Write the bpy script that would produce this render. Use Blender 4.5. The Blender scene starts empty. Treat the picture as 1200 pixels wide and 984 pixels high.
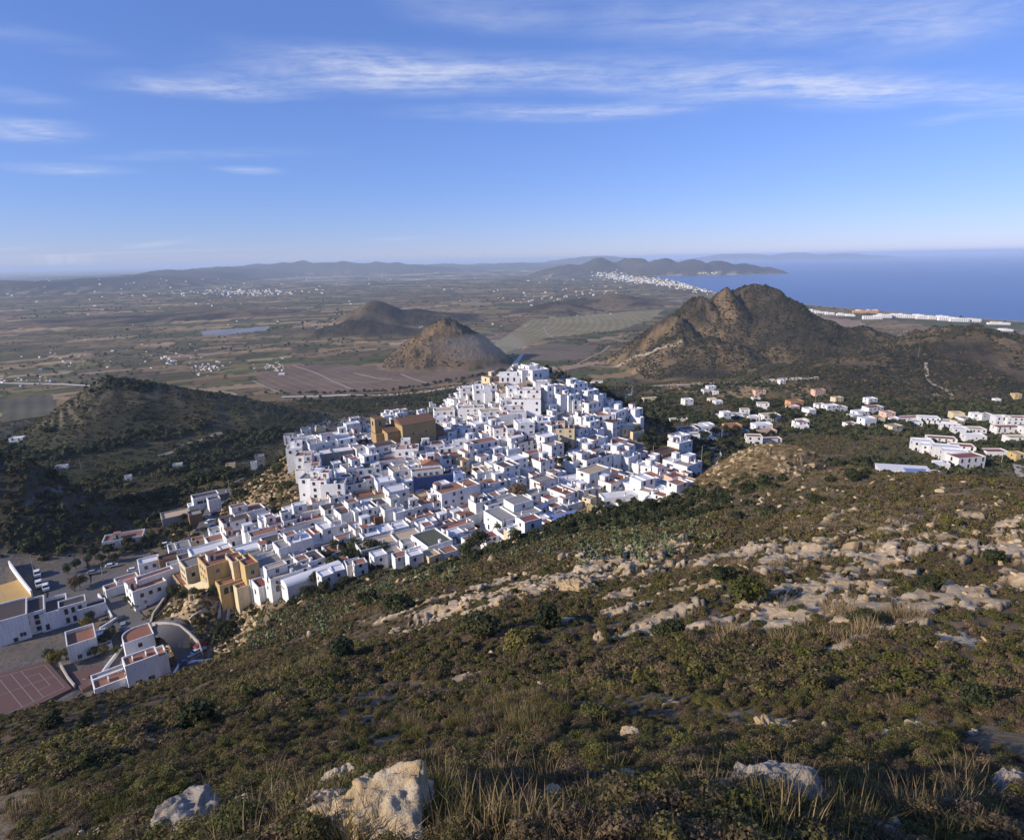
import bpy, bmesh, math, random
import numpy as np
from mathutils import Vector, Matrix

random.seed(7)
RNG = np.random.default_rng(11)
SC = bpy.context.scene
COL = SC.collection

# ------------------------------------------------------------------ camera
CAM_H, PITCH, ROLL, FPX = 235.0, math.radians(14.67), math.radians(1.0), 720.0
_f = Vector((0, math.cos(PITCH), -math.sin(PITCH)))
_r0, _u0 = Vector((1, 0, 0)), Vector((0, math.sin(PITCH), math.cos(PITCH)))
_r = _r0 * math.cos(ROLL) - _u0 * math.sin(ROLL)
_u = _r0 * math.sin(ROLL) + _u0 * math.cos(ROLL)
cam = bpy.data.objects.new("camera", bpy.data.cameras.new("camera"))
COL.objects.link(cam)
cam.matrix_world = Matrix(((_r.x, _u.x, -_f.x, 0), (_r.y, _u.y, -_f.y, 0), (_r.z, _u.z, -_f.z, CAM_H), (0, 0, 0, 1)))
cam.data.sensor_width = 36.0
cam.data.lens = 36.0 * FPX / 1200.0
cam.data.clip_start, cam.data.clip_end = 0.1, 500000.0
SC.camera = cam
F3, R3, U3 = (np.array(v) for v in (_f, _r, _u))

# ------------------------------------------------------------------ light
SUN_EL, SUN_PSI = math.radians(24.0), math.radians(26.0)       # the sun stands to the left, a little behind the viewer
S = Vector((-math.cos(SUN_PSI) * math.cos(SUN_EL), -math.sin(SUN_PSI) * math.cos(SUN_EL), math.sin(SUN_EL)))
sun = bpy.data.objects.new("sun", bpy.data.lights.new("sun", 'SUN'))
COL.objects.link(sun)
sun.data.energy, sun.data.angle, sun.data.color = 5.0, math.radians(0.53), (1.0, 0.885, 0.74)
sun.rotation_euler = S.to_track_quat('Z', 'Y').to_euler()
W = bpy.data.worlds.new("World"); SC.world = W; W.use_nodes = True
SC.view_settings.view_transform, SC.view_settings.look = 'Standard', 'None'
SC.view_settings.exposure, SC.view_settings.gamma = 0.20, 1.0
SC.view_settings.use_curve_mapping = False


class NT:
    """short hand for building node trees"""
    def __init__(s, tree): s.t = tree
    def n(s, typ, **kw):
        nd = s.t.nodes.new(typ)
        for k, v in kw.items():
            if k[0] == 'i' and k[1:].isdigit(): s.put(nd.inputs[int(k[1:])], v)
            elif k.startswith('in_'): s.put(nd.inputs[k[3:].replace('_', ' ')], v)
            else: setattr(nd, k, v)
        return nd
    def put(s, sock, v):
        if hasattr(v, 'is_output'): s.t.links.new(v, sock)
        elif hasattr(v, 'outputs'): s.t.links.new(v.outputs[0], sock)
        else: sock.default_value = v
    def math(s, op, a, b=0.0, clamp=False):
        nd = s.n('ShaderNodeMath', operation=op, use_clamp=clamp); s.put(nd.inputs[0], a); s.put(nd.inputs[1], b); return nd.outputs[0]
    def vmath(s, op, a, b=(0, 0, 0)):
        nd = s.n('ShaderNodeVectorMath', operation=op); s.put(nd.inputs[0], a); s.put(nd.inputs[1], b); return nd.outputs[0]
    def noise(s, vec, scale, detail=4, rough=0.6, dist=0.0):
        nd = s.n('ShaderNodeTexNoise'); s.put(nd.inputs['Vector'], vec)
        nd.inputs['Scale'].default_value, nd.inputs['Detail'].default_value = scale, detail
        nd.inputs['Roughness'].default_value, nd.inputs['Distortion'].default_value = rough, dist
        return nd.outputs[0]
    def ramp(s, fac, stops):
        nd = s.n('ShaderNodeValToRGB'); s.put(nd.inputs[0], fac)
        el = nd.color_ramp.elements
        while len(el) < len(stops): el.new(0.5)
        for e, (p, c) in zip(el, stops): e.position = p; e.color = tuple(c) + ((1,) if len(c) == 3 else ())
        return nd.outputs[0]
    def mix(s, fac, a, b, mode='MIX'):
        nd = s.n('ShaderNodeMix', data_type='RGBA', blend_type=mode)
        s.put(nd.inputs[0], fac); s.put(nd.inputs[6], a); s.put(nd.inputs[7], b); return nd.outputs[2]
    def maprange(s, v, a, b, c=0.0, d=1.0):
        nd = s.n('ShaderNodeMapRange', interpolation_type='SMOOTHSTEP')
        s.put(nd.inputs[0], v)
        for k, x in zip((1, 2, 3, 4), (a, b, c, d)): nd.inputs[k].default_value = x
        return nd.outputs[0]


def rgba(c): return (c[0], c[1], c[2], 1.0)


# sky: Nishita with streaks of cirrus lying across it
w = NT(W.node_tree); W.node_tree.nodes.clear()
sky = w.n('ShaderNodeTexSky', sky_type='NISHITA', sun_disc=False)
sky.sun_elevation = SUN_EL
sky.sun_rotation = math.atan2(S.x, S.y)
sky.altitude, sky.air_density, sky.dust_density, sky.ozone_density = 200.0, 1.0, 0.0, 4.0
tc = w.n('ShaderNodeTexCoord')
sep = w.n('ShaderNodeSeparateXYZ', i0=tc.outputs['Generated'])
elev = w.math('ARCTANGENT', w.math('DIVIDE', sep.outputs[2], w.math('SQRT', w.math('ADD', w.math('MULTIPLY', sep.outputs[0], sep.outputs[0]), w.math('MULTIPLY', sep.outputs[1], sep.outputs[1])))))
azim = w.math('ARCTAN2', sep.outputs[0], sep.outputs[1])
ae = w.n('ShaderNodeCombineXYZ', i0=azim, i1=elev, i2=0.0)
# wisps: (centre in the photograph, half length, half width, tilt, strength)
WISPS = [(470, 88, 150, 22, 1, .95), (245, 103, 90, 11, 3, .8), (420, 72, 90, 10, 8, .4), (880, 98, 190, 20, 3, .85), (1010, 110, 60, 22, 6, .6), (640, 132, 120, 9, 0, .55), (760, 126, 90, 8, -4, .4),
         (960, 28, 190, 26, -3, .55), (740, 14, 120, 24, 0, .3), (28, 154, 50, 13, 8, .85), (80, 199, 55, 6, 0, .55), (1190, 118, 50, 30, -10, .5),
         (15, 112, 40, 12, 0, .35), (292, 200, 22, 5, -4, .55), (1115, 138, 22, 9, 3, .35), (230, 182, 110, 5, -2, .25),
         (118, 297, 22, 7, 0, .5), (178, 287, 20, 5, 0, .5), (465, 280, 24, 3, 0, .3), (10, 292, 18, 3, 0, .3), (548, 10, 70, 22, 10, .3), (30, 45, 80, 14, 12, .2), (1090, 45, 90, 22, -6, .35)]
zc = w.math('MAXIMUM', sep.outputs[2], 0.015)
lay = w.n('ShaderNodeCombineXYZ', i0=w.math('DIVIDE', sep.outputs[0], zc), i1=w.math('DIVIDE', sep.outputs[1], zc), i2=0.0)     # a level layer of cloud overhead
def px_layer(u, v):
    d = F3 + (u - 600) / FPX * R3 - (v - 492) / FPX * U3
    return np.array([d[0] / d[2], d[1] / d[2]])
warp = w.vmath('SCALE', w.vmath('SUBTRACT', w.n('ShaderNodeTexNoise', in_Vector=lay, in_Scale=1.3, in_Detail=4.0).outputs[1], (.5, .5, .5)))
warp.node.inputs['Scale'].default_value = 0.35
law = w.vmath('ADD', lay, warp)
cov = None
for (u, v, hl, hw, tilt, st) in WISPS:
    c0, c1 = px_layer(u, v), px_layer(u + hl, v + hl * math.tan(math.radians(tilt))); c2 = px_layer(u, v - hw)
    d1 = c1 - c0; L1 = float(np.hypot(*d1)); nn = np.array([-d1[1], d1[0]]) / L1; L2 = max(abs(float((c2 - c0) @ nn)), .02)
    mp = w.n('ShaderNodeMapping', vector_type='TEXTURE'); w.put(mp.inputs[0], law)
    mp.inputs['Location'].default_value = (c0[0], c0[1], 0); mp.inputs['Rotation'].default_value = (0, 0, math.atan2(d1[1], d1[0])); mp.inputs['Scale'].default_value = (L1, L2, 1)
    ln = w.n('ShaderNodeVectorMath', operation='LENGTH'); w.put(ln.inputs[0], mp.outputs[0])
    g = w.math('MULTIPLY', w.maprange(ln.outputs['Value'], 0.0, 1.9, 1.0, 0.0), st)
    cov = g if cov is None else w.math('ADD', cov, g)
strk = w.n('ShaderNodeMapping', vector_type='POINT'); w.put(strk.inputs[0], law); strk.inputs['Scale'].default_value = (1.1, 4.2, 1); strk.inputs['Rotation'].default_value = (0, 0, .12)
fil = w.maprange(w.noise(strk.outputs[0], 1.0, 9, .70, .5), .30, .82)
fil2 = w.maprange(w.noise(lay, 5.0, 7, .66, .3), .25, .8)
cov = w.math('ADD', cov, w.math('MULTIPLY', w.maprange(w.noise(lay, .35, 3, .6), .52, .75), w.maprange(elev, .33, .62, 0, .30)))
cfac = w.math('MULTIPLY', cov, w.math('ADD', w.math('MULTIPLY', fil, .62), w.math('MULTIPLY', fil2, .34)), True)
tint0 = w.mix(1.0, sky.outputs[0], (0.83, 0.835, 1.22, 1), 'MULTIPLY')
bg = w.n('ShaderNodeBackground'); bg.inputs[1].default_value = 0.115
tint = w.mix(.34, tint0, (1.15, 2.35, 5.9, 1))          # thin even veil of high air over the Nishita gradient
w.put(bg.inputs[0], w.mix(cfac, tint, (6.5, 6.7, 7.5, 1)))
out = w.n('ShaderNodeOutputWorld'); w.put(out.inputs[0], bg.outputs[0])

# ------------------------------------------------------------------ tagging helpers
def tag(o, label=None, cat=None, group=None, kind=None):
    if label: o["label"] = label
    if cat: o["category"] = cat
    if group: o["group"] = group
    if kind: o["kind"] = kind
    return o

def link(o, parent=None):
    COL.objects.link(o)
    if parent is not None: o.parent = parent
    return o

def empty(name, loc, rz=0.0):
    o = bpy.data.objects.new(name, None); o.empty_display_size = .5
    o.location = loc; o.rotation_euler = (0, 0, rz); return link(o)

class MB:
    """collects boxes, prisms and sheets into one mesh"""
    def __init__(s): s.v, s.f, s.mi = [], [], []
    def poly(s, pts, m=0):
        b = len(s.v); s.v += [tuple(p) for p in pts]; s.f.append(tuple(range(b, b + len(pts)))); s.mi.append(m)
    def box(s, x0, x1, y0, y1, z0, z1, m=0, bottom=False):
        b = len(s.v)
        s.v += [(x0, y0, z0), (x1, y0, z0), (x1, y1, z0), (x0, y1, z0), (x0, y0, z1), (x1, y0, z1), (x1, y1, z1), (x0, y1, z1)]
        fs = [(4, 5, 6, 7), (0, 1, 5, 4), (1, 2, 6, 5), (2, 3, 7, 6), (3, 0, 4, 7)] + ([(3, 2, 1, 0)] if bottom else [])
        s.f += [tuple(b + i for i in f) for f in fs]; s.mi += [m] * len(fs)
    def prism(s, ring, z0, z1, m=0, mtop=None):
        """upright prism over a ring of (x,y) points, counter-clockwise"""
        b = len(s.v); n = len(ring)
        s.v += [(x, y, z0) for x, y in ring] + [(x, y, z1) for x, y in ring]
        for i in range(n):
            j = (i + 1) % n; s.f.append((b + i, b + j, b + n + j, b + n + i)); s.mi.append(m)
        s.f.append(tuple(b + n + i for i in range(n))); s.mi.append(m if mtop is None else mtop)
    def tube(s, p0, p1, r0, r1, n=6, m=0, cap=True):
        p0, p1 = Vector(p0), Vector(p1); d = (p1 - p0)
        q = d.to_track_quat('Z', 'Y'); b = len(s.v)
        for p, r in ((p0, r0), (p1, r1)):
            for k in range(n):
                a = 2 * math.pi * k / n; s.v.append(tuple(p + q @ Vector((r * math.cos(a), r * math.sin(a), 0))))
        for k in range(n):
            j = (k + 1) % n; s.f.append((b + k, b + j, b + n + j, b + n + k)); s.mi.append(m)
        if cap: s.f.append(tuple(b + n + k for k in range(n))); s.mi.append(m)
    def mesh(s, name, mats):
        me = bpy.data.meshes.new(name); me.from_pydata(s.v, [], s.f)
        for mt in (mats if isinstance(mats, (list, tuple)) else [mats]): me.materials.append(mt)
        me.polygons.foreach_set('material_index', s.mi); me.update(); return me
    def build(s, name, mats, parent=None, loc=None):
        o = bpy.data.objects.new(name, s.mesh(name, mats))
        if loc is not None: o.location = loc
        return link(o, parent)

def np_mesh(name, verts, faces, mat, attr=None, smooth=False):
    """fast mesh from numpy arrays; faces (n,3|4)"""
    me = bpy.data.meshes.new(name); nv, nf, k = len(verts), len(faces), faces.shape[1]
    me.vertices.add(nv); me.vertices.foreach_set('co', np.asarray(verts, np.float32).ravel())
    me.loops.add(nf * k); me.loops.foreach_set('vertex_index', np.asarray(faces, np.int32).ravel())
    me.polygons.add(nf); me.polygons.foreach_set('loop_start', np.arange(0, nf * k, k, dtype=np.int32))
    if smooth: me.polygons.foreach_set('use_smooth', np.ones(nf, bool))
    for a, arr in (attr or {}).items():
        if arr.ndim == 2:
            at = me.color_attributes.new(a, 'FLOAT_COLOR', 'POINT')
            at.data.foreach_set('color', np.c_[arr, np.ones(nv)].astype(np.float32).ravel())
        else:
            at = me.attributes.new(a, 'FLOAT', 'POINT'); at.data.foreach_set('value', arr.astype(np.float32))
    me.materials.append(mat); me.update(); me.validate(); return me

# ------------------------------------------------------------------ noise
def _hash(ix, iy, seed):
    h = (ix.astype(np.int64) * 374761393 + iy.astype(np.int64) * 668265263 + seed * 974634777) & 0x7fffffff
    h = ((h ^ (h >> 13)) * 1274126177) & 0x7fffffff
    return ((h ^ (h >> 16)) & 0xffff) / 65535.0
def vnoise(x, y, seed=0):
    ix, iy = np.floor(x), np.floor(y); fx, fy = x - ix, y - iy
    ix, iy = ix.astype(np.int64), iy.astype(np.int64)
    fx = fx * fx * fx * (fx * (fx * 6 - 15) + 10); fy = fy * fy * fy * (fy * (fy * 6 - 15) + 10)
    a, b, c, d = _hash(ix, iy, seed), _hash(ix + 1, iy, seed), _hash(ix, iy + 1, seed), _hash(ix + 1, iy + 1, seed)
    return (a + (b - a) * fx) * (1 - fy) + (c + (d - c) * fx) * fy
def fbm(x, y, wl, octs=4, seed=0, gain=.5):
    t, a, n = 0, 1.0, 0
    for o in range(octs):
        k = 2.03 ** o / wl; ca, sa = math.cos(o * 1.1 + .4), math.sin(o * 1.1 + .4)
        t = t + a * (vnoise((x * ca - y * sa) * k + 13.7 * o, (x * sa + y * ca) * k - 7.1 * o, seed + o) * 2 - 1); n += a; a *= gain
    return t / n
def ridged(x, y, wl, octs=4, seed=0):
    t, a, n = 0, 1.0, 0
    for o in range(octs):
        k = 2.1 ** o / wl; ca, sa = math.cos(o * 1.3), math.sin(o * 1.3)
        t = t + a * (1 - 2.2 * np.abs(vnoise((x * ca - y * sa) * k + 3.3 * o, (x * sa + y * ca) * k + 9.1 * o, seed + o) - .5)); n += a; a *= .5
    return t / n
def sstep(a, b, x):
    t = np.clip((x - a) / (b - a), 0, 1); return t * t * (3 - 2 * t)

# ------------------------------------------------------------------ terrain
def ray(u, v):
    a, b = (np.asarray(u, float) - 600) / FPX, (np.asarray(v, float) - 492) / FPX
    return F3 + a[..., None] * R3 - b[..., None] * U3
def at_depth(u, v, D): return np.array([0, 0, CAM_H]) + ray(u, v) * D
def at_z(u, v, z):
    d = ray(u, v); return np.array([0, 0, CAM_H]) + d * ((z - CAM_H) / d[2])

CD = [  # (u, v, distance along the view axis): the slope the photographer stands on
 (-250,984,22),(0,984,12.5),(300,984,6.6),(600,984,5.6),(900,984,5.6),(1200,984,6.2),(1450,984,7),
 (-250,900,50),(0,900,28),(300,900,14),(600,900,11),(900,900,10),(1200,900,11),(1450,900,12),
 (0,862,48),(120,825,62),(200,800,74),(280,765,92),(150,860,40),(300,800,40),(450,800,31),(600,800,26),(900,800,22),(1200,800,22),(1450,800,23),
 (450,750,55),(380,730,90),(420,710,112),(600,700,62),(900,700,45),(1200,700,42),(1450,700,42),
 (520,670,140),(450,690,140),(640,640,125),(780,640,92),(900,640,77),(1200,640,63),(1450,640,60),
 (600,632,180),(700,600,172),(780,612,150),(900,600,118),(1050,600,100),(1200,600,88),(1450,600,80),
 (860,562,172),(940,556,163),(1040,560,140),(890,524,202),(960,536,185),(1200,566,122),(1450,560,115),
 (1040,553,146),(1120,558,132),(1000,549,160),(1170,563,125),(1150,577,112),(1100,582,113),(1200,588,101),(1050,577,118),(1100,556,138),(1300,580,108),(820,560,206),(800,578,212),(770,596,205),
 # village hill
 (480,515,300),(400,520,300),(343,528,292),(352,585,250),(395,600,238),(620,440,345),(590,470,335),(640,490,320),(560,520,300),(560,580,250),(450,580,250),
 (450,640,212),(350,640,220),(275,668,203),(230,690,205),(590,622,226),(520,650,206),(400,665,205),(330,690,190),(700,500,325),(740,520,315),(780,548,296),
 (700,570,262),(760,578,262),(640,560,268),(690,450,350),
]
CZ = [  # (u, v, height): valley and lower town
 (20,800,123),(0,760,123),(0,700,123),(60,650,123),(110,760,123),(160,745,124),(205,770,123),(110,795,123),(60,815,123),(150,690,125),(200,640,124),(-80,760,123),(-80,690,124),(-80,840,123),
 (225,800,123),(250,620,127),(262,590,126),(170,650,123),(255,730,126),(240,700,135),(240,755,124),
 (225,700,131),(300,590,133),(322,560,141),(300,562,133),(290,550,127),
 (400,478,72),(330,480,70),(230,560,94),(150,560,90),(280,520,82),(100,530,86),(0,505,68),(60,480,60),(350,498,80),
 (60,560,96),(0,560,98),(200,585,106),(-100,560,98),
 (560,440,52),(700,455,66),(760,470,92),(740,490,108),(700,475,105),(800,500,118),(860,505,118),(800,470,88),(850,520,126),(900,500,108),(1000,500,112),(1100,520,118),(1180,545,128),(1000,530,128),(950,470,86),(1050,470,84),(1150,480,88),
 (1000,450,68),(900,455,70),(1150,510,106),(1300,520,115),(1300,480,90),(850,455,68),(780,440,52),
]
CW = [  # (u direction, horizontal distance, height): ground hidden behind crests, and the far rim of this sheet
 (600,2.5,231.5),(0,2.5,231.6),(1200,2.5,231.6),(-250,2.5,231.5),(1450,2.5,231.6),(600,1.5,232.6),(0,1.5,232.6),(1200,1.5,232.6),
 (620,420,128),(620,520,84),(500,420,118),(500,500,84),(400,380,112),(400,440,86),(330,340,108),(340,390,92),(700,420,112),
 (890,235,158),(890,270,142),(960,225,160),(960,270,142),(1040,185,164),(1040,240,148),(1120,200,166),(1200,195,166),(1200,260,142),(1450,195,166),(1450,260,144),(1100,260,140),
]
for uu in range(-300, 1600, 150):
    for rr, zz in ((800, 50), (1000, 38), (1400, 28)): CW.append((uu, rr, zz))
pts = []
for u, v, D in CD: pts.append(at_depth(u, v, D))
for u, v, z in CZ: pts.append(at_z(u, v, z))
for u, r, z in CW:
    d = ray(u, 400); th = math.atan2(d[0], d[1]); pts.append(np.array([r * math.sin(th), r * math.cos(th), z]))
pts = np.array(pts)
_rho = np.hypot(pts[:, 0], pts[:, 1]); CP = np.c_[np.arctan2(pts[:, 0], pts[:, 1]), np.log(_rho)]
CT = (CAM_H - pts[:, 2]) / _rho
def _phi(d2): return 0.5 * d2 * np.log(d2 + 1e-9)
_n = len(CP)
_K = _phi(((CP[:, None] - CP[None]) ** 2).sum(-1)) + np.eye(_n) * 2e-4
_P = np.c_[np.ones(_n), CP]
_A = np.block([[_K, _P], [_P.T, np.zeros((3, 3))]])
_wt = np.linalg.solve(_A, np.r_[CT, 0, 0, 0])

# coast: line of the beach seen from the hill
COAST = np.array([at_z(u, v, 0)[:2] for u, v in ((1600, 392), (1400, 384), (1200, 377), (1150, 373.5), (1090, 369), (1000, 361.5), (930, 356), (880, 350), (840, 343), (815, 337), (795, 331), (772, 325.5), (757, 321.5))])
_cth, _cr = np.arctan2(COAST[:, 0], COAST[:, 1])[::-1], np.hypot(COAST[:, 0], COAST[:, 1])[::-1]

def bump(x, y, cx, cy, rx, ry, rot, h, p=1.0):
    c, s = math.cos(rot), math.sin(rot); dx, dy = x - cx, y - cy
    a, b = (dx * c + dy * s) / rx, (-dx * s + dy * c) / ry
    return h * np.exp(-(a * a + b * b) ** p)
def cone(x, y, cx, cy, rx, ry, rot, h, sharp=1.0):
    c, s = math.cos(rot), math.sin(rot); dx, dy = x - cx, y - cy
    d = np.sqrt(((dx * c + dy * s) / rx) ** 2 + ((-dx * s + dy * c) / ry) ** 2)
    d = np.sqrt(d * d + .012) - .1
    return h * np.clip(1 - d, 0, 1) ** sharp

def px_peak(u, v, D):
    p = at_depth(u, v, D); return p[0], p[1], p[2]
HILLS = []      # (kind, u, v, D, rx, ry, rot, ridge amount, base z, sharp)
def hill(u, v, D, rx, ry, rot=0.0, ridge=.3, base=25., sharp=1.25, kind='c'):
    x, y, z = px_peak(u, v, D); HILLS.append((kind, x, y, z - base, rx, ry, math.radians(rot), ridge, sharp))
hill(885, 341, 1260, 185, 250, 20, .34, 26, 1.05)                # rocky hill by the sea: main peak
hill(903, 350, 1240, 120, 200, 20, .4, 26, 1.0)
hill(853, 346, 1230, 110, 170, 10, .4, 30, 1.0)
hill(822, 353, 1220, 110, 160, 10, .5, 28, 1.0)
hill(795, 372, 1190, 120, 150, 10, .5, 28, 1.0)
hill(925, 368, 1180, 190, 240, 30, .35, 34, 1.1)
hill(960, 392, 1060, 180, 220, 40, .3, 38, 1.1)
hill(830, 400, 1090, 120, 150, 0, .4, 34, 1.1)
hill(860, 405, 1050, 150, 170, 0, .3, 40)
hill(1018, 391, 1080, 210, 240, 20, .5, 36, 1.0)
hill(1075, 388, 1000, 200, 220, 0, .5, 40, 1.0)
hill(1135, 384, 940, 290, 280, 10, .5, 40, 1.0)
hill(1190, 402, 880, 260, 240, 10, .5, 45, 1.0)
hill(1280, 400, 860, 260, 240, 10, .25, 45, 1.0)
hill(1000, 412, 890, 170, 150, 0, .5, 52, 1.0)
hill(950, 418, 930, 150, 150, 0, .5, 50, 1.0)
hill(1075, 420, 860, 170, 150, 0, .5, 56, 1.0)
hill(1170, 428, 790, 230, 150, 0, .5, 64, 1.0)
hill(524, 377, 1260, 128, 105, -8, .40, 30, .95)           # cone hill with the quarry
hill(500, 391, 1250, 95, 100, -8, .5, 30, 1.1)
hill(440, 351, 2250, 150, 200, 0, .25, 22, .8)             # flat-topped hill
hill(480, 360, 2300, 260, 200, 0, .45, 22, 1.2)
hill(520, 364, 2500, 200, 200, 0, .5, 22, 1.2)
hill(420, 372, 1900, 230, 120, 0, .45, 24)
hill(715, 344, 3000, 330, 260, 0, .4, 14)
hill(650, 352, 2700, 200, 200, 0, .4, 16)
hill(278, 361, 2800, 330, 230, 0, .4, 18)
hill(212, 367, 2700, 380, 200, 0, .4, 18)
hill(120, 372, 2600, 380, 200, 0, .35, 18)
hill(150, 346, 4700, 900, 500, 0, .4, 6)
for k, (u, v, D) in enumerate(((-90, 336, 6200), (0, 337, 6100), (85, 331, 6400), (150, 329, 7000), (205, 323.5, 8600), (250, 319.5, 10500), (300, 315, 12500), (350, 312, 13000), (395, 311, 13000), (440, 312, 13000), (480, 317, 13000), (-250, 330, 6200), (-170, 333, 6200))):
    hill(u, v - 4, D, 1000 if D < 9000 else 1500, 1600, 0, .5, -2, .9)
for k, (u, v, D) in enumerate(((665, 311, 8600), (705, 305, 8600), (742, 302.5, 8600), (780, 303.5, 8200), (812, 302, 8000), (842, 303.5, 8000), (868, 308, 8000), (895, 312.5, 8000))):
    hill(u, v, D, 560 if u < 880 else 330, 640, 0, .35, -4, 1.1)
for k, (u, v, D) in enumerate(((600, 309, 17000), (520, 311, 16000), (860, 295.8, 26000), (930, 296.0, 26000), (985, 297.0, 26000), (700, 301, 20000), (130, 323, 13000))):
    hill(u, v, D, 2600, 2600, 0, .3, -4, 1.2)

_hx, _hy, _hz = px_peak(148, 452, 560)                      # terraced hill in the left valley
_bx, _by = at_z(-95, 640, 125)[:2]                          # dark bank at the left edge

def terrace_rise(x, y):
    e = bump(x, y, _hx - 14, _hy, 62, 80, .12, 1.0, .72) * .85 + bump(x, y, _hx + 70, _hy + 18, 85, 60, -.1, .42, 1.0) + bump(x, y, _hx - 85, _hy + 8, 60, 70, -.1, .30, 1.0)
    return np.clip(e, 0, 1) * (_hz - 66)

def terrain(x, y):
    rho = np.hypot(x, y) + 1e-6; th = np.arctan2(x, y); ths = np.clip(th, -.86, .86); s = np.log(np.clip(rho, 1.6, 1500))
    t = np.zeros_like(x)
    near = rho < 1300
    q = np.c_[ths[near], s[near]]
    tt = np.zeros(len(q))
    for i in range(0, len(q), 20000):
        c = q[i:i + 20000]
        tt[i:i + 20000] = _phi(((c[:, None] - CP[None]) ** 2).sum(-1)) @ _wt[:_n] + _wt[_n] + c @ _wt[_n + 1:]
    t[near] = tt
    zn = CAM_H - t * rho
    zf = 9 + 30 * np.exp(-np.clip(rho - 900, 0, None) / 900) - 5 * sstep(4000, 9000, rho)
    z = zn + (zf - zn) * sstep(750, 1250, rho)
    vill = sstep(210, 190, rho) + sstep(420, 520, rho)
    # relief of its own
    amp = np.where(rho < 230, np.clip(.03 * rho, .08, 1.1), 0) * sstep(230, 170, rho)
    z = z + amp * (fbm(x, y, 9, 4, 3, .55) + .35 * fbm(x, y, 1.7, 3, 8) * sstep(60, 20, rho))
    z = z + sstep(400, 600, rho) * 1.4 * fbm(x, y, 60, 4, 5)
    z = z + sstep(1500, 2600, rho) * 5 * fbm(x, y, 420, 4, 15)
    # terraced hill
    e = terrace_rise(x, y)
    st = 3.0; k = e / st; ter = (np.floor(k) + sstep(.55, 1.0, k - np.floor(k))) * st
    z = z + np.where(e > .3, e * .35 + ter * .65, 0) + (e > 1) * fbm(x, y, 20, 3, 44) * 1.3
    # dark bank at the left edge
    bk = bump(x, y, _bx - 12, _by + 26, 62, 34, -.15, 42, 1.4)
    z = np.maximum(z, z + bk * (1 + .22 * fbm(x, y, 16, 4, 9)))
    # hills: the highest of each family wins, ridges carved in
    hb = np.zeros_like(z)
    rd1, rd2 = ridged(x, y, 150, 5, 21), ridged(x, y, 900, 5, 33)
    for kind, cx, cy, h, rx, ry, rot, rg, sh in HILLS:
        hh = cone(x, y, cx, cy, rx, ry, rot, h, sh)
        big = rx > 400
        rdg = rd2 if big else rd1
        loc = hh / max(h, 1e-3)
        hh = hh * (1.04 + rg * (rdg - .45) * (1.2 - .9 * loc))
        d = np.maximum(hb, hh); k = 9.0 if not big else 25.0
        m = (hb > 0) & (hh > 0)
        dd = np.clip(1 - np.abs(hb - hh) / k, 0, 1)
        hb = np.where(m, d + dd * dd * k * .25, d)
    rock = sstep(4, 40, hb) * (rho < 2000)
    hb = hb + sstep(8, 50, hb) * (rho < 1700) * ((ridged(x + 14 * fbm(x, y, 40, 2, 67), y + 14 * fbm(x, y, 40, 2, 68), 44, 4, 66) - .45) * 11)
    hb = hb + rock * (fbm(x, y, 26, 4, 61) * 4.5 + fbm(x, y, 70, 3, 62) * 5) + sstep(15, 80, hb) * (rho < 1700) * (ridged(x + 30 * fbm(x, y, 60, 2, 64), y, 95, 5, 63) - .45) * 26
    hb = hb + (rho > 4300) * sstep(10, 70, hb) * ((ridged(x, y, 800, 5, 65) - .45) * 95)
    hx_, hy_, _ = px_peak(822, 390, 1170); hb = hb - np.clip(bump(x, y, hx_, hy_, 38, 60, .5, 30), 0, hb * .8)
    # sea bed
    rc = np.interp(th, _cth, _cr, left=1e9, right=_cr[-1])
    rc = np.where(th < _cth[0], 1e9, rc) + 25 * fbm(x, y, 500, 3, 77)
    land = rc - rho
    zz = np.minimum(z, 1.6 + np.clip(land, 0, None) * .022)
    zz = np.where(land < 0, -4 + np.clip(land * .02, -20, 0) + 4 * np.exp(np.clip(land, -400, 0) / 30), zz)
    zz = np.where(th > _cth[-1] + .2, zz, zz)
    z = np.where(rho > 1500, np.where(th > _cth[0] - .01, zz, z), z)
    return np.minimum(z + np.clip(hb, 0, None), 285)

# grid in polar form about the hill: fine where it is looked at, coarse behind
dth = np.radians(.118)
th_f = np.arange(-np.radians(45), np.radians(45) + dth, dth)
th_c = np.concatenate([np.linspace(-math.pi, -np.radians(45) - .02, 46), th_f, np.linspace(np.radians(45) + .02, math.pi, 46)])
s_c = np.concatenate([np.arange(math.log(1.6), math.log(9000), .0118), np.arange(math.log(9000) + .01, math.log(42000), .03)])
TH, SS = np.meshgrid(th_c, s_c)
GX, GY = np.exp(SS) * np.sin(TH), np.exp(SS) * np.cos(TH)
GZ = terrain(GX.ravel(), GY.ravel()).reshape(GX.shape)

def hgt(x, y):
    """height of the ground mesh at world points"""
    x, y = np.asarray(x, float), np.asarray(y, float)
    th, s = np.arctan2(x, y), np.log(np.hypot(x, y) + 1e-9)
    j = np.clip(np.searchsorted(th_c, th) - 1, 0, len(th_c) - 2); i = np.clip(np.searchsorted(s_c, s) - 1, 0, len(s_c) - 2)
    a = np.clip((th - th_c[j]) / (th_c[j + 1] - th_c[j]), 0, 1); b = np.clip((s - s_c[i]) / (s_c[i + 1] - s_c[i]), 0, 1)
    return (GZ[i, j] * (1 - a) + GZ[i, j + 1] * a) * (1 - b) + (GZ[i + 1, j] * (1 - a) + GZ[i + 1, j + 1] * a) * b

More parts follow.
